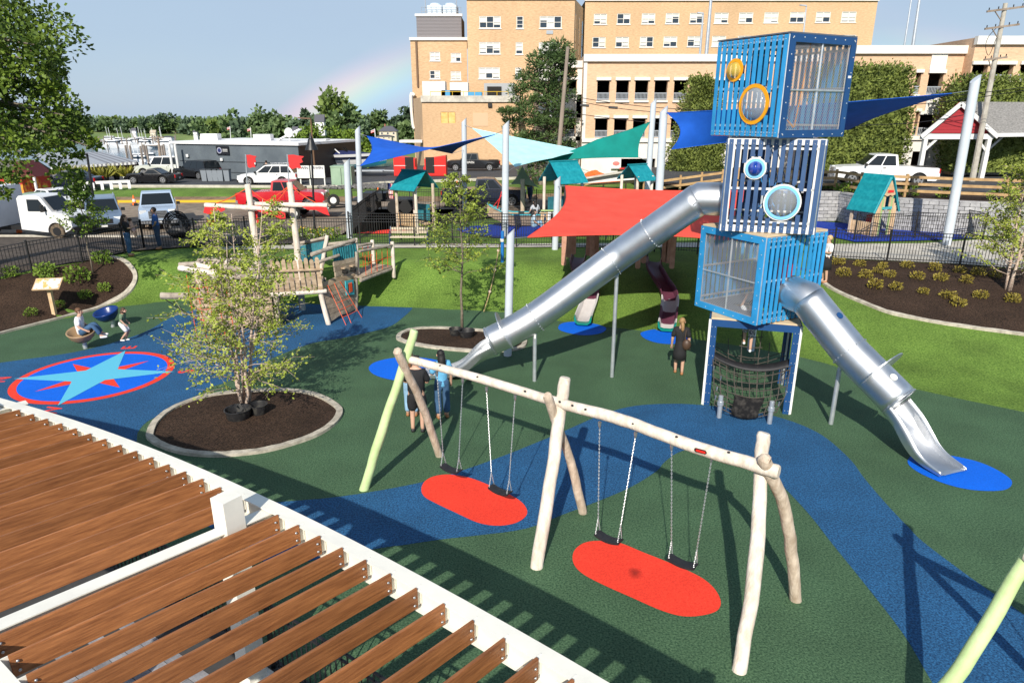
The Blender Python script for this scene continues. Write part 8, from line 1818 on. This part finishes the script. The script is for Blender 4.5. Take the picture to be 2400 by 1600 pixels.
def far_trees():
    data = [(200, 296, 26, 300, 0), (228, 290, 34, 300, 2), (248, 287, 30, 290, 0), (270, 279, 40, 295, 1), (297, 288, 34, 290, 2), (320, 287, 34, 290, 0), (345, 287, 34, 285, 2), (386, 266, 42, 280, 2), (372, 290, 34, 280, 0), (408, 288, 34, 280, 0), (430, 283, 34, 275, 2), (452, 289, 30, 265, 2), (470, 292, 30, 250, 0), (494, 277, 46, 232, 0), (518, 285, 40, 225, 1), (542, 271, 48, 215, 0), (572, 282, 40, 205, 2), (603, 263, 56, 190, 0), (632, 270, 44, 185, 0), (660, 263, 50, 175, 0), (690, 284, 36, 172, 2), (716, 260, 28, 172, 3), (738, 268, 34, 172, 2), (786, 214, 74, 165, 1), (815, 246, 50, 160, 0), (770, 262, 46, 160, 0), (855, 271, 36, 165, 3), (884, 262, 42, 168, 0), (925, 281, 40, 170, 3), (955, 254, 36, 175, 2), (946, 290, 42, 160, 0), (840, 285, 40, 158, 2), (900, 290, 40, 172, 0)]
    w = {0: 'round', 1: 'light green', 2: 'bluish dark', 3: 'dark conifer-like'}
    for i, (u, v, wd, y, k) in enumerate(data):
        top = Y(u, v, y); x = top.x; g = far_h(x, y) if y > interp(x, FS) else 0; h = max(5, top.z - g); rx = wd*y/1600*.62; mt = (m_lfar, m_lfar2, m_lfar3, m_lfar3)[k]
        place = 'left of the grey building' if u < 460 else ('above the grey building' if u < 700 else 'left of the hospital')
        nb = sum(1 for d in data if d[0] < u and (d[0] < 460) == (u < 460) and (d[0] < 700) == (u < 700))
        t = thing('far_tree', '%s far tree, %s from the left of those %s' % (w[k], ORD[nb], place), 'tree', (x, y, g), 'trees on the far shore'); tr = MB(); tr.tube([(x, y, g - .5), (x, y, g + h*.7)], [.4, .15], 6); tr.part('trunk', m_bark, t); lf = MB()
        if k == 3: 
            for q in range(12): f = q/12; clump_crown(lf, (x, y, g + h*(.15 + .85*f)), (rx*(1 - f)*.9 + .3, rx*(1 - f)*.9 + .3, h*.09), 60, 1.0, 5)
        else: clump_crown(lf, (x, y, g + h*.55), (rx, rx, h*.46), 1150 if wd > 60 else 560, 1.15 if y < 200 else 1.5, 26 if wd > 60 else 16)
        lf.part('crown', mt, t)
    # understorey and hedge line as one mass
    lf = MB()
    for _ in range(5200):
        x = R.uniform(-260, 10); s = interp(x, FS); y = s + R.uniform(26, 60) if x < -80 else s + R.uniform(20, 50); leaf(lf, Vector((x, y, far_h(x, y) + R.uniform(0, 4.2))), R.uniform(1, 2), Vector((0, -.5, .6)), .9, .8)
    lf.part('undergrowth', m_lfar, None, False, kind='stuff')
    # broad light-green bushes behind the boat
    for (u, v, wd, y, lab) in ((722, 290, 78, 80, 'taller light green bush behind the IRWIN sign'), (800, 306, 92, 82, 'broad light green bush behind the boat'), (860, 330, 40, 84, 'small light green bush right of the boat')):
        top = Y(u, v, y); g = hgt(top.x, y); h = top.z - g; t = thing('large_bush', lab, 'bush', (top.x, y, g), 'light green bushes behind the boat'); m = MB(); m.tube([(top.x, y, g), (top.x, y, g + h*.6)], [.2, .08], 6); m.part('trunk', m_bark, t); lf = MB(); clump_crown(lf, (top.x, y, g + h*.5), (wd*y/1600*.5, 2.6, h*.5), 2600, .36, 40); lf.part('crown', m_lbush, t)
far_trees()
def house(label, u, vb, y, wp, hp, rp, wall, roofm, hip=False, chim=True, ang=0, d=None):
    b = Y(u, vb, y); x = b.x; z = b.z; q = y/1600; w, h, rh = wp*q, hp*q, rp*q; d = w*.7; t = thing('house', label, 'house', (x, y, z), 'houses on the far shore', ang); m = MB(); m.box((0, 0, h/2 - .5), (w, d, h + 1)); lpart(m, 'wall', wall, t); m = MB(); e = w*.06; r = w/2 - d*.4 if hip else w/2 + e
    m.add([(-w/2 - e, -d/2 - e, h), (w/2 + e, -d/2 - e, h), (w/2 + e, d/2 + e, h), (-w/2 - e, d/2 + e, h), (-r, 0, h + rh), (r, 0, h + rh)], [(0, 1, 5, 4), (2, 3, 4, 5), (1, 2, 5), (3, 0, 4), (3, 2, 1, 0)]); rf = lpart(m, 'roof', roofm, t)
    if chim: m = MB(); m.box((-w*.2, 0, h + rh*.9), (w*.07, w*.07, rh)); lpart(m, 'chimney', M('chimney_brick', (.32, .12, .08), .8), rf)
    n = 3 if wp > 24 else 2; st = 2 if hp > 14 else 1
    for s in range(st):
        for k in range(n): c = (lerp(-w*.34, w*.34, k/(n - 1)), -d/2 - .02, h*(.5 if st == 1 else .28 + .46*s)); m = MB(); m.box(c, (w*.14, .08, h*.26)); f = lpart(m, 'window', m_trimw, t); m = MB(); m.box((c[0], c[1] - .05, c[2]), (w*.10, .04, h*.2)); lpart(m, 'pane', m_pane, f)
def houses():
    cr, wh, dk = M('cream_wall', (.62, .55, .42), .8), M('white_wall', (.75, .75, .74), .8), M('dark_roof', (.09, .09, .11), .8)
    house('cream house with dark hipped roof and chimney left of the hospital', 912, 325, 150, 38, 16, 11, cr, dk, True); house('dark-roofed porch of the cream house', 902, 326, 146, 34, 6, 3, cr, dk, True, False)
    house('white house with steep roof left of the tallest far tree', 752, 306, 150, 20, 18, 16, wh, dk, False, False); house('white cottage above the bushes', 694, 321, 150, 12, 12, 10, wh, dk, False, False)
    house('small white house on the far shore left of the utility pole', 317, 322, 262, 9, 14, 6, wh, dk, False, False); house('small tan house on the far shore beside the utility pole', 361, 319, 262, 12, 7, 6, cr, M('tan_roof', (.42, .36, .28), .8), False, False)
    house('white boathouse on the water left of the grey building', 396, 335, 200, 20, 12, 3, wh, dk, True, False); house('white house above the grey building roof', 460, 322, 235, 9, 11, 4, wh, dk, False, False); house('low white house right of the white house above the roof', 482, 323, 235, 20, 5, 3, wh, dk, False, False); house('pale house peeping through the oak tips', 198, 316, 280, 16, 5, 2, wh, dk, False, False)
    for u, v0, v1, y, lab in ((541, 326, 296, 175, 'flagpole above the left half of the grey building'), (589, 328, 299, 165, 'flagpole above the right half of the grey building'), (880, 325, 302, 145, 'flagpole in front of the cream house')):
        a, b = Y(u, v0, y), Y(u - 2, v1, y); t = thing('flagpole', lab, 'flagpole', tuple(a), 'flagpoles on the far shore'); MB().tube([a, b], .09, 5).part('pole', m_wpan, t)
        for k in range(4): m = MB(); m.grid(lambda p, q: b + Vector((-.1 - .7*p, .1*sin(p*6), -.1 - (k + q)*.14 - .25*p)), 4, 1); m.part('flag_stripe', m_redb if k % 2 else m_wpan, t)
houses()
def harbour():
    m_wood = M('dock_wood', (.24, .20, .17), .9, var=.2, sc=.5)
    for lab, u0, v0, u1, v1, y in (('long far dock with many pilings at the left', 235, 336, 400, 341, 225), ('nearer dock with pilings left of the utility pole', 250, 343, 372, 348, 195)):
        a, b = G(u0, v0, -1.5), G(u1, v1, -1.5); t = thing('dock', lab, 'dock', tuple((a + b)/2), 'docks in the harbour'); MB().bar(a + Vector((0, 0, .7)), b + Vector((0, 0, .7)), 1.6, .2).part('deck', m_wood, t)
        for k in range(22): p = lerp(a, b, k/21) + Vector((R.gauss(0, .5), R.uniform(-9, 9), 0)); MB().tube([(p.x, p.y, -2), (p.x, p.y, R.uniform(.2, 1.5))], .15, 5).part('piling', m_wood, t)
    m_bh = M('boat_white', (.78, .79, .80), .4)
    def boat(lab, u, v, L, hd=0):
        p = G(u, v, -1.5); t = thing('moored_boat', lab, 'boat', tuple(p), 'white boats moored in the harbour', hd); m = MB(); W = L*.3
        sec = lambda x, k: [(x, -W/2*k, .9 + .5*(x > 0)*x/L), (x*.96, -W/2*k*.7, -.1), (x*.96, W/2*k*.7, -.1), (x, W/2*k, .9 + .5*(x > 0)*x/L)]
        V = sec(-L/2, .9) + sec(0, 1) + sec(L*.3, .75) + sec(L/2, .05); fs = [(0, 3, 2, 1)]
        for i in range(3): o = i*4; fs += [(o + k, o + k + 1, o + 5 + k, o + 4 + k) for k in range(3)] + [(o + 3, o, o + 4, o + 7)]
        m.add(V, fs); lpart(m, 'hull', m_bh, t); m = MB(); m.box((-L*.05, 0, 1.5), (L*.36, W*.6, 1.1), taper=.85); lpart(m, 'cabin', m_bh, t); m = MB(); m.box((-L*.05, 0, 1.65), (L*.37, W*.56, .4)); lpart(m, 'cabin_window', m_pane, t); m = MB(); m.tube([(-L*.1, 0, 2), (-L*.12, 0, 2 + L*.35)], .06, 4); lpart(m, 'antenna', m_bh, t)
    bs = ((262, 334, 9), (285, 338, 8), (300, 343, 10), (318, 340, 8), (336, 337, 9), (352, 341, 8), (366, 336, 8), (385, 340, 9), (270, 347, 10), (392, 347, 11), (345, 347, 8))
    for i, (u, v, L) in enumerate(sorted(bs)): boat('white boat in the far harbour, %s from the left among the pilings' % ORD[i], u, v, L, R.uniform(-.4, .4))
    for i, (u, v, L) in enumerate(((338, 392, 6.5), (356, 384, 6), (326, 386, 5))): boat(('largest white yacht behind the champagne car', 'white yacht behind the dock pilings by the utility pole', 'small white boat at the end of the striped pavilion')[i], u, v, L, .3*i)
    t = thing('dock', 'near dock pilings with pale caps beside the striped pavilion', 'dock', tuple(G(340, 395, -1.5)), 'docks in the harbour')
    for u, v in ((303, 395), (313, 396), (338, 398), (345, 392), (351, 396), (381, 394), (387, 396), (391, 390)): p = G(u, v, -1.5); MB().tube([(p.x, p.y, -2), (p.x, p.y, 2.4)], .2, 6).part('piling', m_wood, t); MB().cyl((p.x, p.y, 2.4), .24, .3, 6, .02).part('piling_cap', m_trimw, t)
harbour()
# ================================================================ people
SK = [M('skin_light', (.56, .34, .24), .55, var=.06, sc=9), M('skin_tan', (.42, .24, .16), .55, var=.06, sc=9)]
def skinned(name, V, E_, rad, mat, parent, root=0, sub=1, grow=1.08):
    me = bpy.data.meshes.new(name); me.from_pydata([tuple(v) for v in V], E_, []); me.materials.append(mat); o = link(me, name, parent, world=False)
    o.modifiers.new('skin', 'SKIN'); d = me.skin_vertices[0].data
    for i, r in enumerate(rad): d[i].radius = (r[0]*grow, r[1]*grow) if isinstance(r, tuple) else (r*grow, r*grow); d[i].use_root = (i == root)
    s = o.modifiers.new('smooth', 'SUBSURF'); s.levels = sub; s.render_levels = sub; o.modifiers['skin'].use_smooth_shade = True
    return o
def cl(name, c): return M('cloth_' + name, c, .85, var=.14, sc=7, bump=.35, bs=16)
def person(label, loc, rz, h=1.72, top=None, bottom=None, shoes=None, hair=(.03, .02, .015), pose=None, skin=0, legs='long', sleeve='short', hairstyle='short', width=1.0, cat='person', extra=None, hat=None, skirt=False):
    k = h*1.045/1.72; t = thing('person', label, cat, tuple(loc), None, rz); t.scale = (k, k, k)
    J = dict(pel=(0, 0, .93), spi=(0, .01, 1.12), che=(0, 0, 1.32), nek=(0, .01, 1.49), jaw=(0, .045, 1.56), hea=(0, .02, 1.63), cro=(0, 0, 1.70))
    for s, n in ((-1, 'l'), (1, 'r')):
        J.update({n + 'sh': (s*.175, 0, 1.41), n + 'el': (s*.235, -.02, 1.13), n + 'wr': (s*.245, .06, .90), n + 'hip': (s*.095, 0, .90), n + 'kn': (s*.105, .02, .50), n + 'an': (s*.105, -.03, .09), n + 'to': (s*.115, .12, .035)})
    if pose: J.update(pose)
    J = {a: Vector(b) for a, b in J.items()}
    names = ['pel', 'spi', 'che', 'nek', 'jaw', 'hea', 'cro']; V = [J[n] for n in names]; rad = [(.135*width, .105*width), (.12*width, .10*width), (.145*width, .105*width), (.058, .058), (.062, .075), (.082, .098), (.06, .07)]; E_ = [(0, 1), (1, 2), (2, 3), (3, 4), (4, 5), (5, 6)]
    def add(p, r, frm): V.append(Vector(p)); rad.append(r); E_.append((frm, len(V) - 1)); return len(V) - 1
    ends = {}
    for n in 'lr':
        a = add(J[n + 'sh'], .058, 2); b = add(J[n + 'el'], .043, a); c = add(J[n + 'wr'], .03, b); d = (J[n + 'wr'] - J[n + 'el']).normalized(); sd = d.cross(Vector((0, 1, .2))).normalized(); s = -1 if n == 'l' else 1
        pm = add(J[n + 'wr'] + d*.06, (.036, .02), c); bend = Vector((0, .3, 0))
        for i in range(4):
            b0 = J[n + 'wr'] + d*.095 + sd*(.027 - .018*i); f1 = add(b0, .011, pm); L = (.065, .075, .07, .055)[i]; add(b0 + (d + bend).normalized()*L, .009, f1)
        th = add(J[n + 'wr'] + d*.045 + Vector((-s*.02, .045, 0)), .012, pm); add(J[n + 'wr'] + d*.085 + Vector((-s*.02, .065, 0)), .01, th)
        a = add(J[n + 'hip'], .092*width, 0); b = add(J[n + 'kn'], .06, a); c = add(J[n + 'an'], .04, b); add(J[n + 'to'], .032, c)
    body = skinned('body', V, E_, rad, SK[skin], t)
    def sub(nm, pts, edges, rr, mat): return skinned(nm, pts, edges, rr, mat, t, grow=1.2 if nm != 'shoe' else 1.05)
    if top is not None:
        P = [J['pel'] + Vector((0, 0, -.15)), J['spi'], J['che'], J['che'] + (J['nek'] - J['che'])*.75]; r = [(.152*width, .125*width), (.142*width, .122*width), (.163*width, .125*width), (.085, .075)]; e = [(0, 1), (1, 2), (2, 3)]
        for n in 'lr':
            f = {'short': .95, 'long': 1.0, 'none': .0}[sleeve]; P.append(J[n + 'sh']); r.append(.076); e.append((2, len(P) - 1))
            if f: P.append(lerp(J[n + 'sh'], J[n + 'el'], f)); r.append(.066); e.append((len(P) - 2, len(P) - 1))
            if sleeve == 'long': P.append(lerp(J[n + 'el'], J[n + 'wr'], .9)); r.append(.045); e.append((len(P) - 2, len(P) - 1))
        sub('shirt', P, e, r, top)
    if bottom is not None:
        if skirt:
            m = MB(); q = J['pel']; m.lathe((q.x, q.y, q.z), [(.13, .14), (.16, .0), (.19, -.22), (.20, -.42), (.17, -.42), (.15, -.1)], 16, cap=False); lpart(m, 'skirt', bottom, t, True)
        else:
            P = [J['pel'] + Vector((0, 0, .17)), J['pel']]; r = [(.142*width, .115*width), (.152*width, .122*width)]; e = [(0, 1)]
            for n in 'lr':
                P.append(J[n + 'hip'] + Vector((0, 0, -.02))); r.append(.106*width); e.append((1, len(P) - 1)); kn = J[n + 'kn']
                if legs == 'short': P.append(lerp(J[n + 'hip'], kn, 1.06)); r.append(.095); e.append((len(P) - 2, len(P) - 1))
                else:
                    P.append(kn); r.append(.078); e.append((len(P) - 2, len(P) - 1)); P.append(lerp(kn, J[n + 'an'], .93)); r.append(.085 if legs == 'flare' else .064); e.append((len(P) - 2, len(P) - 1))
            sub('trousers' if legs != 'short' else 'shorts', P, e, r, bottom)
    if shoes is not None:
        for n in 'lr': a, b = J[n + 'an'], J[n + 'to']; d = (b - a); d.z = 0; d = d.normalized() if d.length > .01 else Vector((0, 1, 0)); P = [a - d*.05 + Vector((0, 0, -.045)), a + d*.06 + Vector((0, 0, -.045)), b + d*.04 + Vector((0, 0, .005))]; sub('shoe', P, [(0, 1), (1, 2)], [(.045, .05), (.048, .05), (.042, .032)], shoes)
    hm = M('hair_%d' % int(hair[0]*1000), hair, .6, var=.3, sc=30, bump=.5, bs=60); c = J['hea']; m = MB(); m.sphere(c + Vector((0, -.022, .03)), (.093, .108, .105), 14, 10); m.v = [(x, y, z if not (y > c.y + .035 and z < c.z + .045) else c.z + .05) for x, y, z in m.v]
    if hairstyle in ('long', 'pony'):
        if hairstyle == 'long': m.tube([c + Vector((0, -.05, .02)), c + Vector((0, -.09, -.1)), c + Vector((0, -.11, -.24)), c + Vector((.01, -.12, -.34))], [.09, .10, .095, .04], 10)
        else: m.tube([c + Vector((0, -.1, .04)), c + Vector((.02, -.15, -.04)), c + Vector((.03, -.14, -.2)), c + Vector((.03, -.13, -.28))], [.035, .055, .05, .01], 8)
    lpart(m, 'hair', hm, t, True)
    if hat: m = MB(); m.sphere(c + Vector((0, -.01, .055)), (.1, .115, .07), 14, 8); m.box(c + Vector((0, .13, .06)), (.14, .1, .012)); lpart(m, 'cap', hat, t, True)
    m = MB()
    for s in (-1, 1): m.sphere(c + Vector((s*.034, .098, .005)), (.014, .008, .009), 8, 5)
    lpart(m, 'eyes', m_plug, t); m = MB(); m.tube([c + Vector((0, .095, .01)), c + Vector((0, .122, -.025)), c + Vector((0, .1, -.035))], [.008, .014, .01], 6); lpart(m, 'nose', SK[skin], t, True); m = MB(); m.box(c + Vector((0, .098, -.062)), (.045, .01, .01)); lpart(m, 'mouth', M('lips', (.35, .12, .10), .6), t)
    for s in (-1, 1): m = MB(); m.sphere(c + Vector((s*.088, 0, -.01)), (.014, .022, .032), 7, 5); lpart(m, 'ear', SK[skin], t, True)
    if extra: extra(t, J)
    return t
c_black, c_lblue, c_jean, c_ljean, c_djean, c_white, c_green, c_polo, c_grey = cl('black', (.012, .012, .014)), cl('light_blue', (.13, .42, .68)), cl('jeans', (.04, .10, .20)), cl('light_jeans', (.25, .42, .60)), cl('dark_jeans', (.025, .05, .10)), cl('white', (.76, .76, .78)), cl('sage', (.13, .20, .12)), cl('polo', (.025, .10, .30)), cl('grey', (.42, .44, .48))
s_black, s_brown, s_white = M('shoe_black', (.02, .02, .022), .6), M('shoe_brown', (.34, .15, .06), .6), M('shoe_white', (.75, .75, .75), .6)
crossed = dict(lel=(-.26, .05, 1.14), lwr=(.04, .19, 1.14), rel=(.26, .05, 1.14), rwr=(-.04, .17, 1.18))
def people():
    person('man in black shirt and shorts with dark cap by the swing leg', G(980, 1011), -.05, 1.88, c_black, c_black, s_black, pose=crossed, legs='short', hat=cl('cap', (.02, .02, .02)), width=1.22)
    person('woman in light blue top and flared jeans, long black hair, by the swings', G(1038, 979), .35, 1.76, c_lblue, c_jean, s_brown, (.008, .007, .007), dict(lel=(-.23, .03, 1.14), lwr=(-.10, .22, 1.2)), legs='flare', hairstyle='long', width=.92)
    person('person in pale jeans and brown boots half hidden behind the man in black', G(966, 974), -.1, 1.68, c_ljean, c_ljean, s_brown, (.20, .09, .04), crossed, legs='long', hairstyle='long', width=.95)
    def bag(t, J):
        m = MB(); m.sphere((.17, -.12, .98), (.13, .09, .17), 12, 8); lpart(m, 'handbag', M('brown_leather', (.07, .04, .025), .5), t, True); m = MB(); m.tube([(.12, -.13, 1.12), (.13, -.09, 1.40), (.14, .0, 1.47), (.16, .03, 1.40)], .012, 6); lpart(m, 'bag_strap', M('brown_leather', (.07, .04, .025), .5), t)
    person('woman in black with ponytail and brown bag beside the tower', G(1589, 877), -.25, 1.68, c_black, c_black, s_brown, (.34, .20, .09), dict(lan=(-.09, .12, .09), lto=(-.09, .27, .035), lkn=(-.1, .12, .5)), hairstyle='pony', skirt=True, extra=bag, width=.93)
    def shades(t, J): m = MB(); c = J['hea']; m.box(c + Vector((0, .1, .008)), (.15, .025, .035)); lpart(m, 'sunglasses', m_plug, t)
    person('man in blue polo shirt and jeans leaning at the fence', T(375, 584), pi*.62, 1.82, c_polo, c_djean, s_brown, (.03, .02, .015), dict(rel=(.42, .05, 1.28), rwr=(.62, .12, 1.18), lel=(-.40, -.04, 1.18), lwr=(-.17, .06, 1.02)), extra=shades, skin=1, width=1.05)
    def baby(t, J):
        sk = SK[0]; V = [(-.02, .24, 1.08), (-.02, .24, 1.3), (-.02, .22, 1.40), (-.02, .22, 1.5), (.1, .3, 1.0), (.12, .33, .8), (-.12, .3, 1.0), (-.12, .34, .8), (.12, .18, 1.3), (-.12, .18, 1.3)]; skinned('held_child', V, [(0, 1), (1, 2), (2, 3), (0, 4), (4, 5), (0, 6), (6, 7), (1, 8), (1, 9)], [.09, .085, .05, .085, .05, .035, .05, .035, .04, .04], sk, t); skinned('child_clothes', V[:2] + [V[4], V[6]], [(0, 1), (0, 2), (0, 3)], [.105, .1, .06, .06], cl('floral', (.45, .30, .30)), t); m = MB(); m.sphere((-.02, .2, 1.53), (.08, .085, .08), 10, 7); lpart(m, 'child_hair', M('hair_60', (.06, .03, .015), .6), t, True)
    person('person in dark shirt and jeans holding a small child at the fence', T(306, 600), -pi*.38, 1.72, c_black, c_jean, s_brown, (.07, .035, .018), dict(lel=(-.25, .12, 1.13), lwr=(-.02, .30, 1.05), rel=(.25, .12, 1.2), rwr=(.05, .33, 1.25)), hairstyle='long', extra=baby)
    p = SPT; sit = dict(pel=(0, 0, .40), spi=(0, -.03, .58), che=(0, -.02, .78), nek=(0, .03, .95), jaw=(0, .075, 1.02), hea=(0, .05, 1.09), cro=(0, .03, 1.16), lsh=(-.17, .0, .87), rsh=(.17, 0, .87), lel=(-.30, -.05, .66), lwr=(-.32, .1, .50), rel=(.28, .02, .62), rwr=(.28, .2, .50), lhip=(-.09, .04, .38), rhip=(.09, .04, .38), lkn=(-.10, .40, .62), rkn=(.12, .40, .62), lan=(-.1, .58, .25), ran=(.12, .60, .22), lto=(-.1, .74, .2), rto=(.12, .76, .17))
    person('boy in white shirt and jeans sitting in the tan spinning bowl', (p.x - .02, p.y, .22), -pi/2 + .25, 1.62, c_white, c_jean, s_white, (.13, .06, .025), sit)
    walk = dict(lkn=(-.09, .2, .52), lan=(-.09, -.02, .10), lto=(-.09, .13, .035), rkn=(.09, .18, .50), ran=(.1, -.16, .12), rto=(.1, -.02, .05), pel=(0, -.04, .90), lhip=(-.09, -.04, .87), rhip=(.09, -.04, .87), spi=(0, .02, 1.1), che=(0, .08, 1.28), nek=(0, .13, 1.43), jaw=(0, .19, 1.5), hea=(0, .17, 1.58), cro=(0, .15, 1.66), lsh=(-.17, .08, 1.37), rsh=(.17, .08, 1.37), lel=(-.22, .02, 1.12), rel=(.22, .05, 1.12), lwr=(-.2, .15, .95), rwr=(.22, .2, .92))
    person('small child in sage shirt and white shorts walking near the compass', G(295, 799), -pi/2 + .1, 1.16, c_green, c_white, s_white, (.07, .035, .018), walk, legs='short', hairstyle='long')
    def cloth(t, J): m = MB(); m.sphere((.22, .1, .72), (.07, .07, .2), 8, 7); lpart(m, 'pink_cloth', cl('pink', (.62, .38, .48)), t, True)
    person('blond woman in white shirt and black skirt right behind the tower', T(1930, 662), pi/2 + .1, 1.74, c_white, c_black, s_brown, (.55, .38, .18), crossed, skirt=True, hairstyle='short', extra=cloth, width=.95)
    s2 = {k: (v[0], v[1], v[2] + .05) for k, v in sit.items()}; s2.update(lan=(-.1, .45, .1), lto=(-.1, .6, .05), ran=(.1, .45, .1), rto=(.1, .6, .05))
    person('seated woman with long black hair beside the toy boat', Y(1254, 492, 39.5).xy.to_3d() + Vector((0, 0, TZ + .1)), .4, 1.65, c_grey, c_djean, s_white, (.01, .008, .008), s2, hairstyle='long')
    person('crouching woman in pale blue by the fence near the toy boat', Vector((1.15, 36.2, TZ)), -pi/2, 1.65, cl('pale_blue', (.40, .52, .62)), c_ljean, s_white, (.02, .015, .012), s2, hairstyle='long')
    person('toddler in dark clothes with cap beside the crouching woman', Vector((1.75, 36.3, TZ)), pi/2, .95, c_djean, c_djean, s_white, (.05, .03, .02), hat=cl('blue_cap', (.10, .25, .40)))
    person('man in black shirt walking behind the olive sail', atY(1242, 49.8), -.6, 1.78, c_black, c_djean, s_black, pose=dict(lan=(-.1, .22, .1), lto=(-.1, .37, .04), ran=(.1, -.25, .12), rto=(.1, -.1, .05)), skin=1)
    person('dark-haired person standing behind the white estate car', atY(629, 61.2), .3, 1.75, c_black, c_djean, s_black, (.02, .012, .01))
    person('child in patterned shorts climbing the ropes inside the tower', TC + Vector((-.25, -.45, 1.42)), -.3, 1.35, c_white, M('patterned_cloth', (.62, .60, .58), .8, c2=(.10, .10, .12), sc=26, ramp=(.48, .52)), s_white, pose=dict(lel=(-.3, .15, 1.5), lwr=(-.2, .2, 1.75), rel=(.3, .15, 1.5), rwr=(.2, .2, 1.75), lkn=(-.1, .28, .62), lan=(-.1, .1, .3), lto=(-.1, .25, .25)), legs='short')
people()
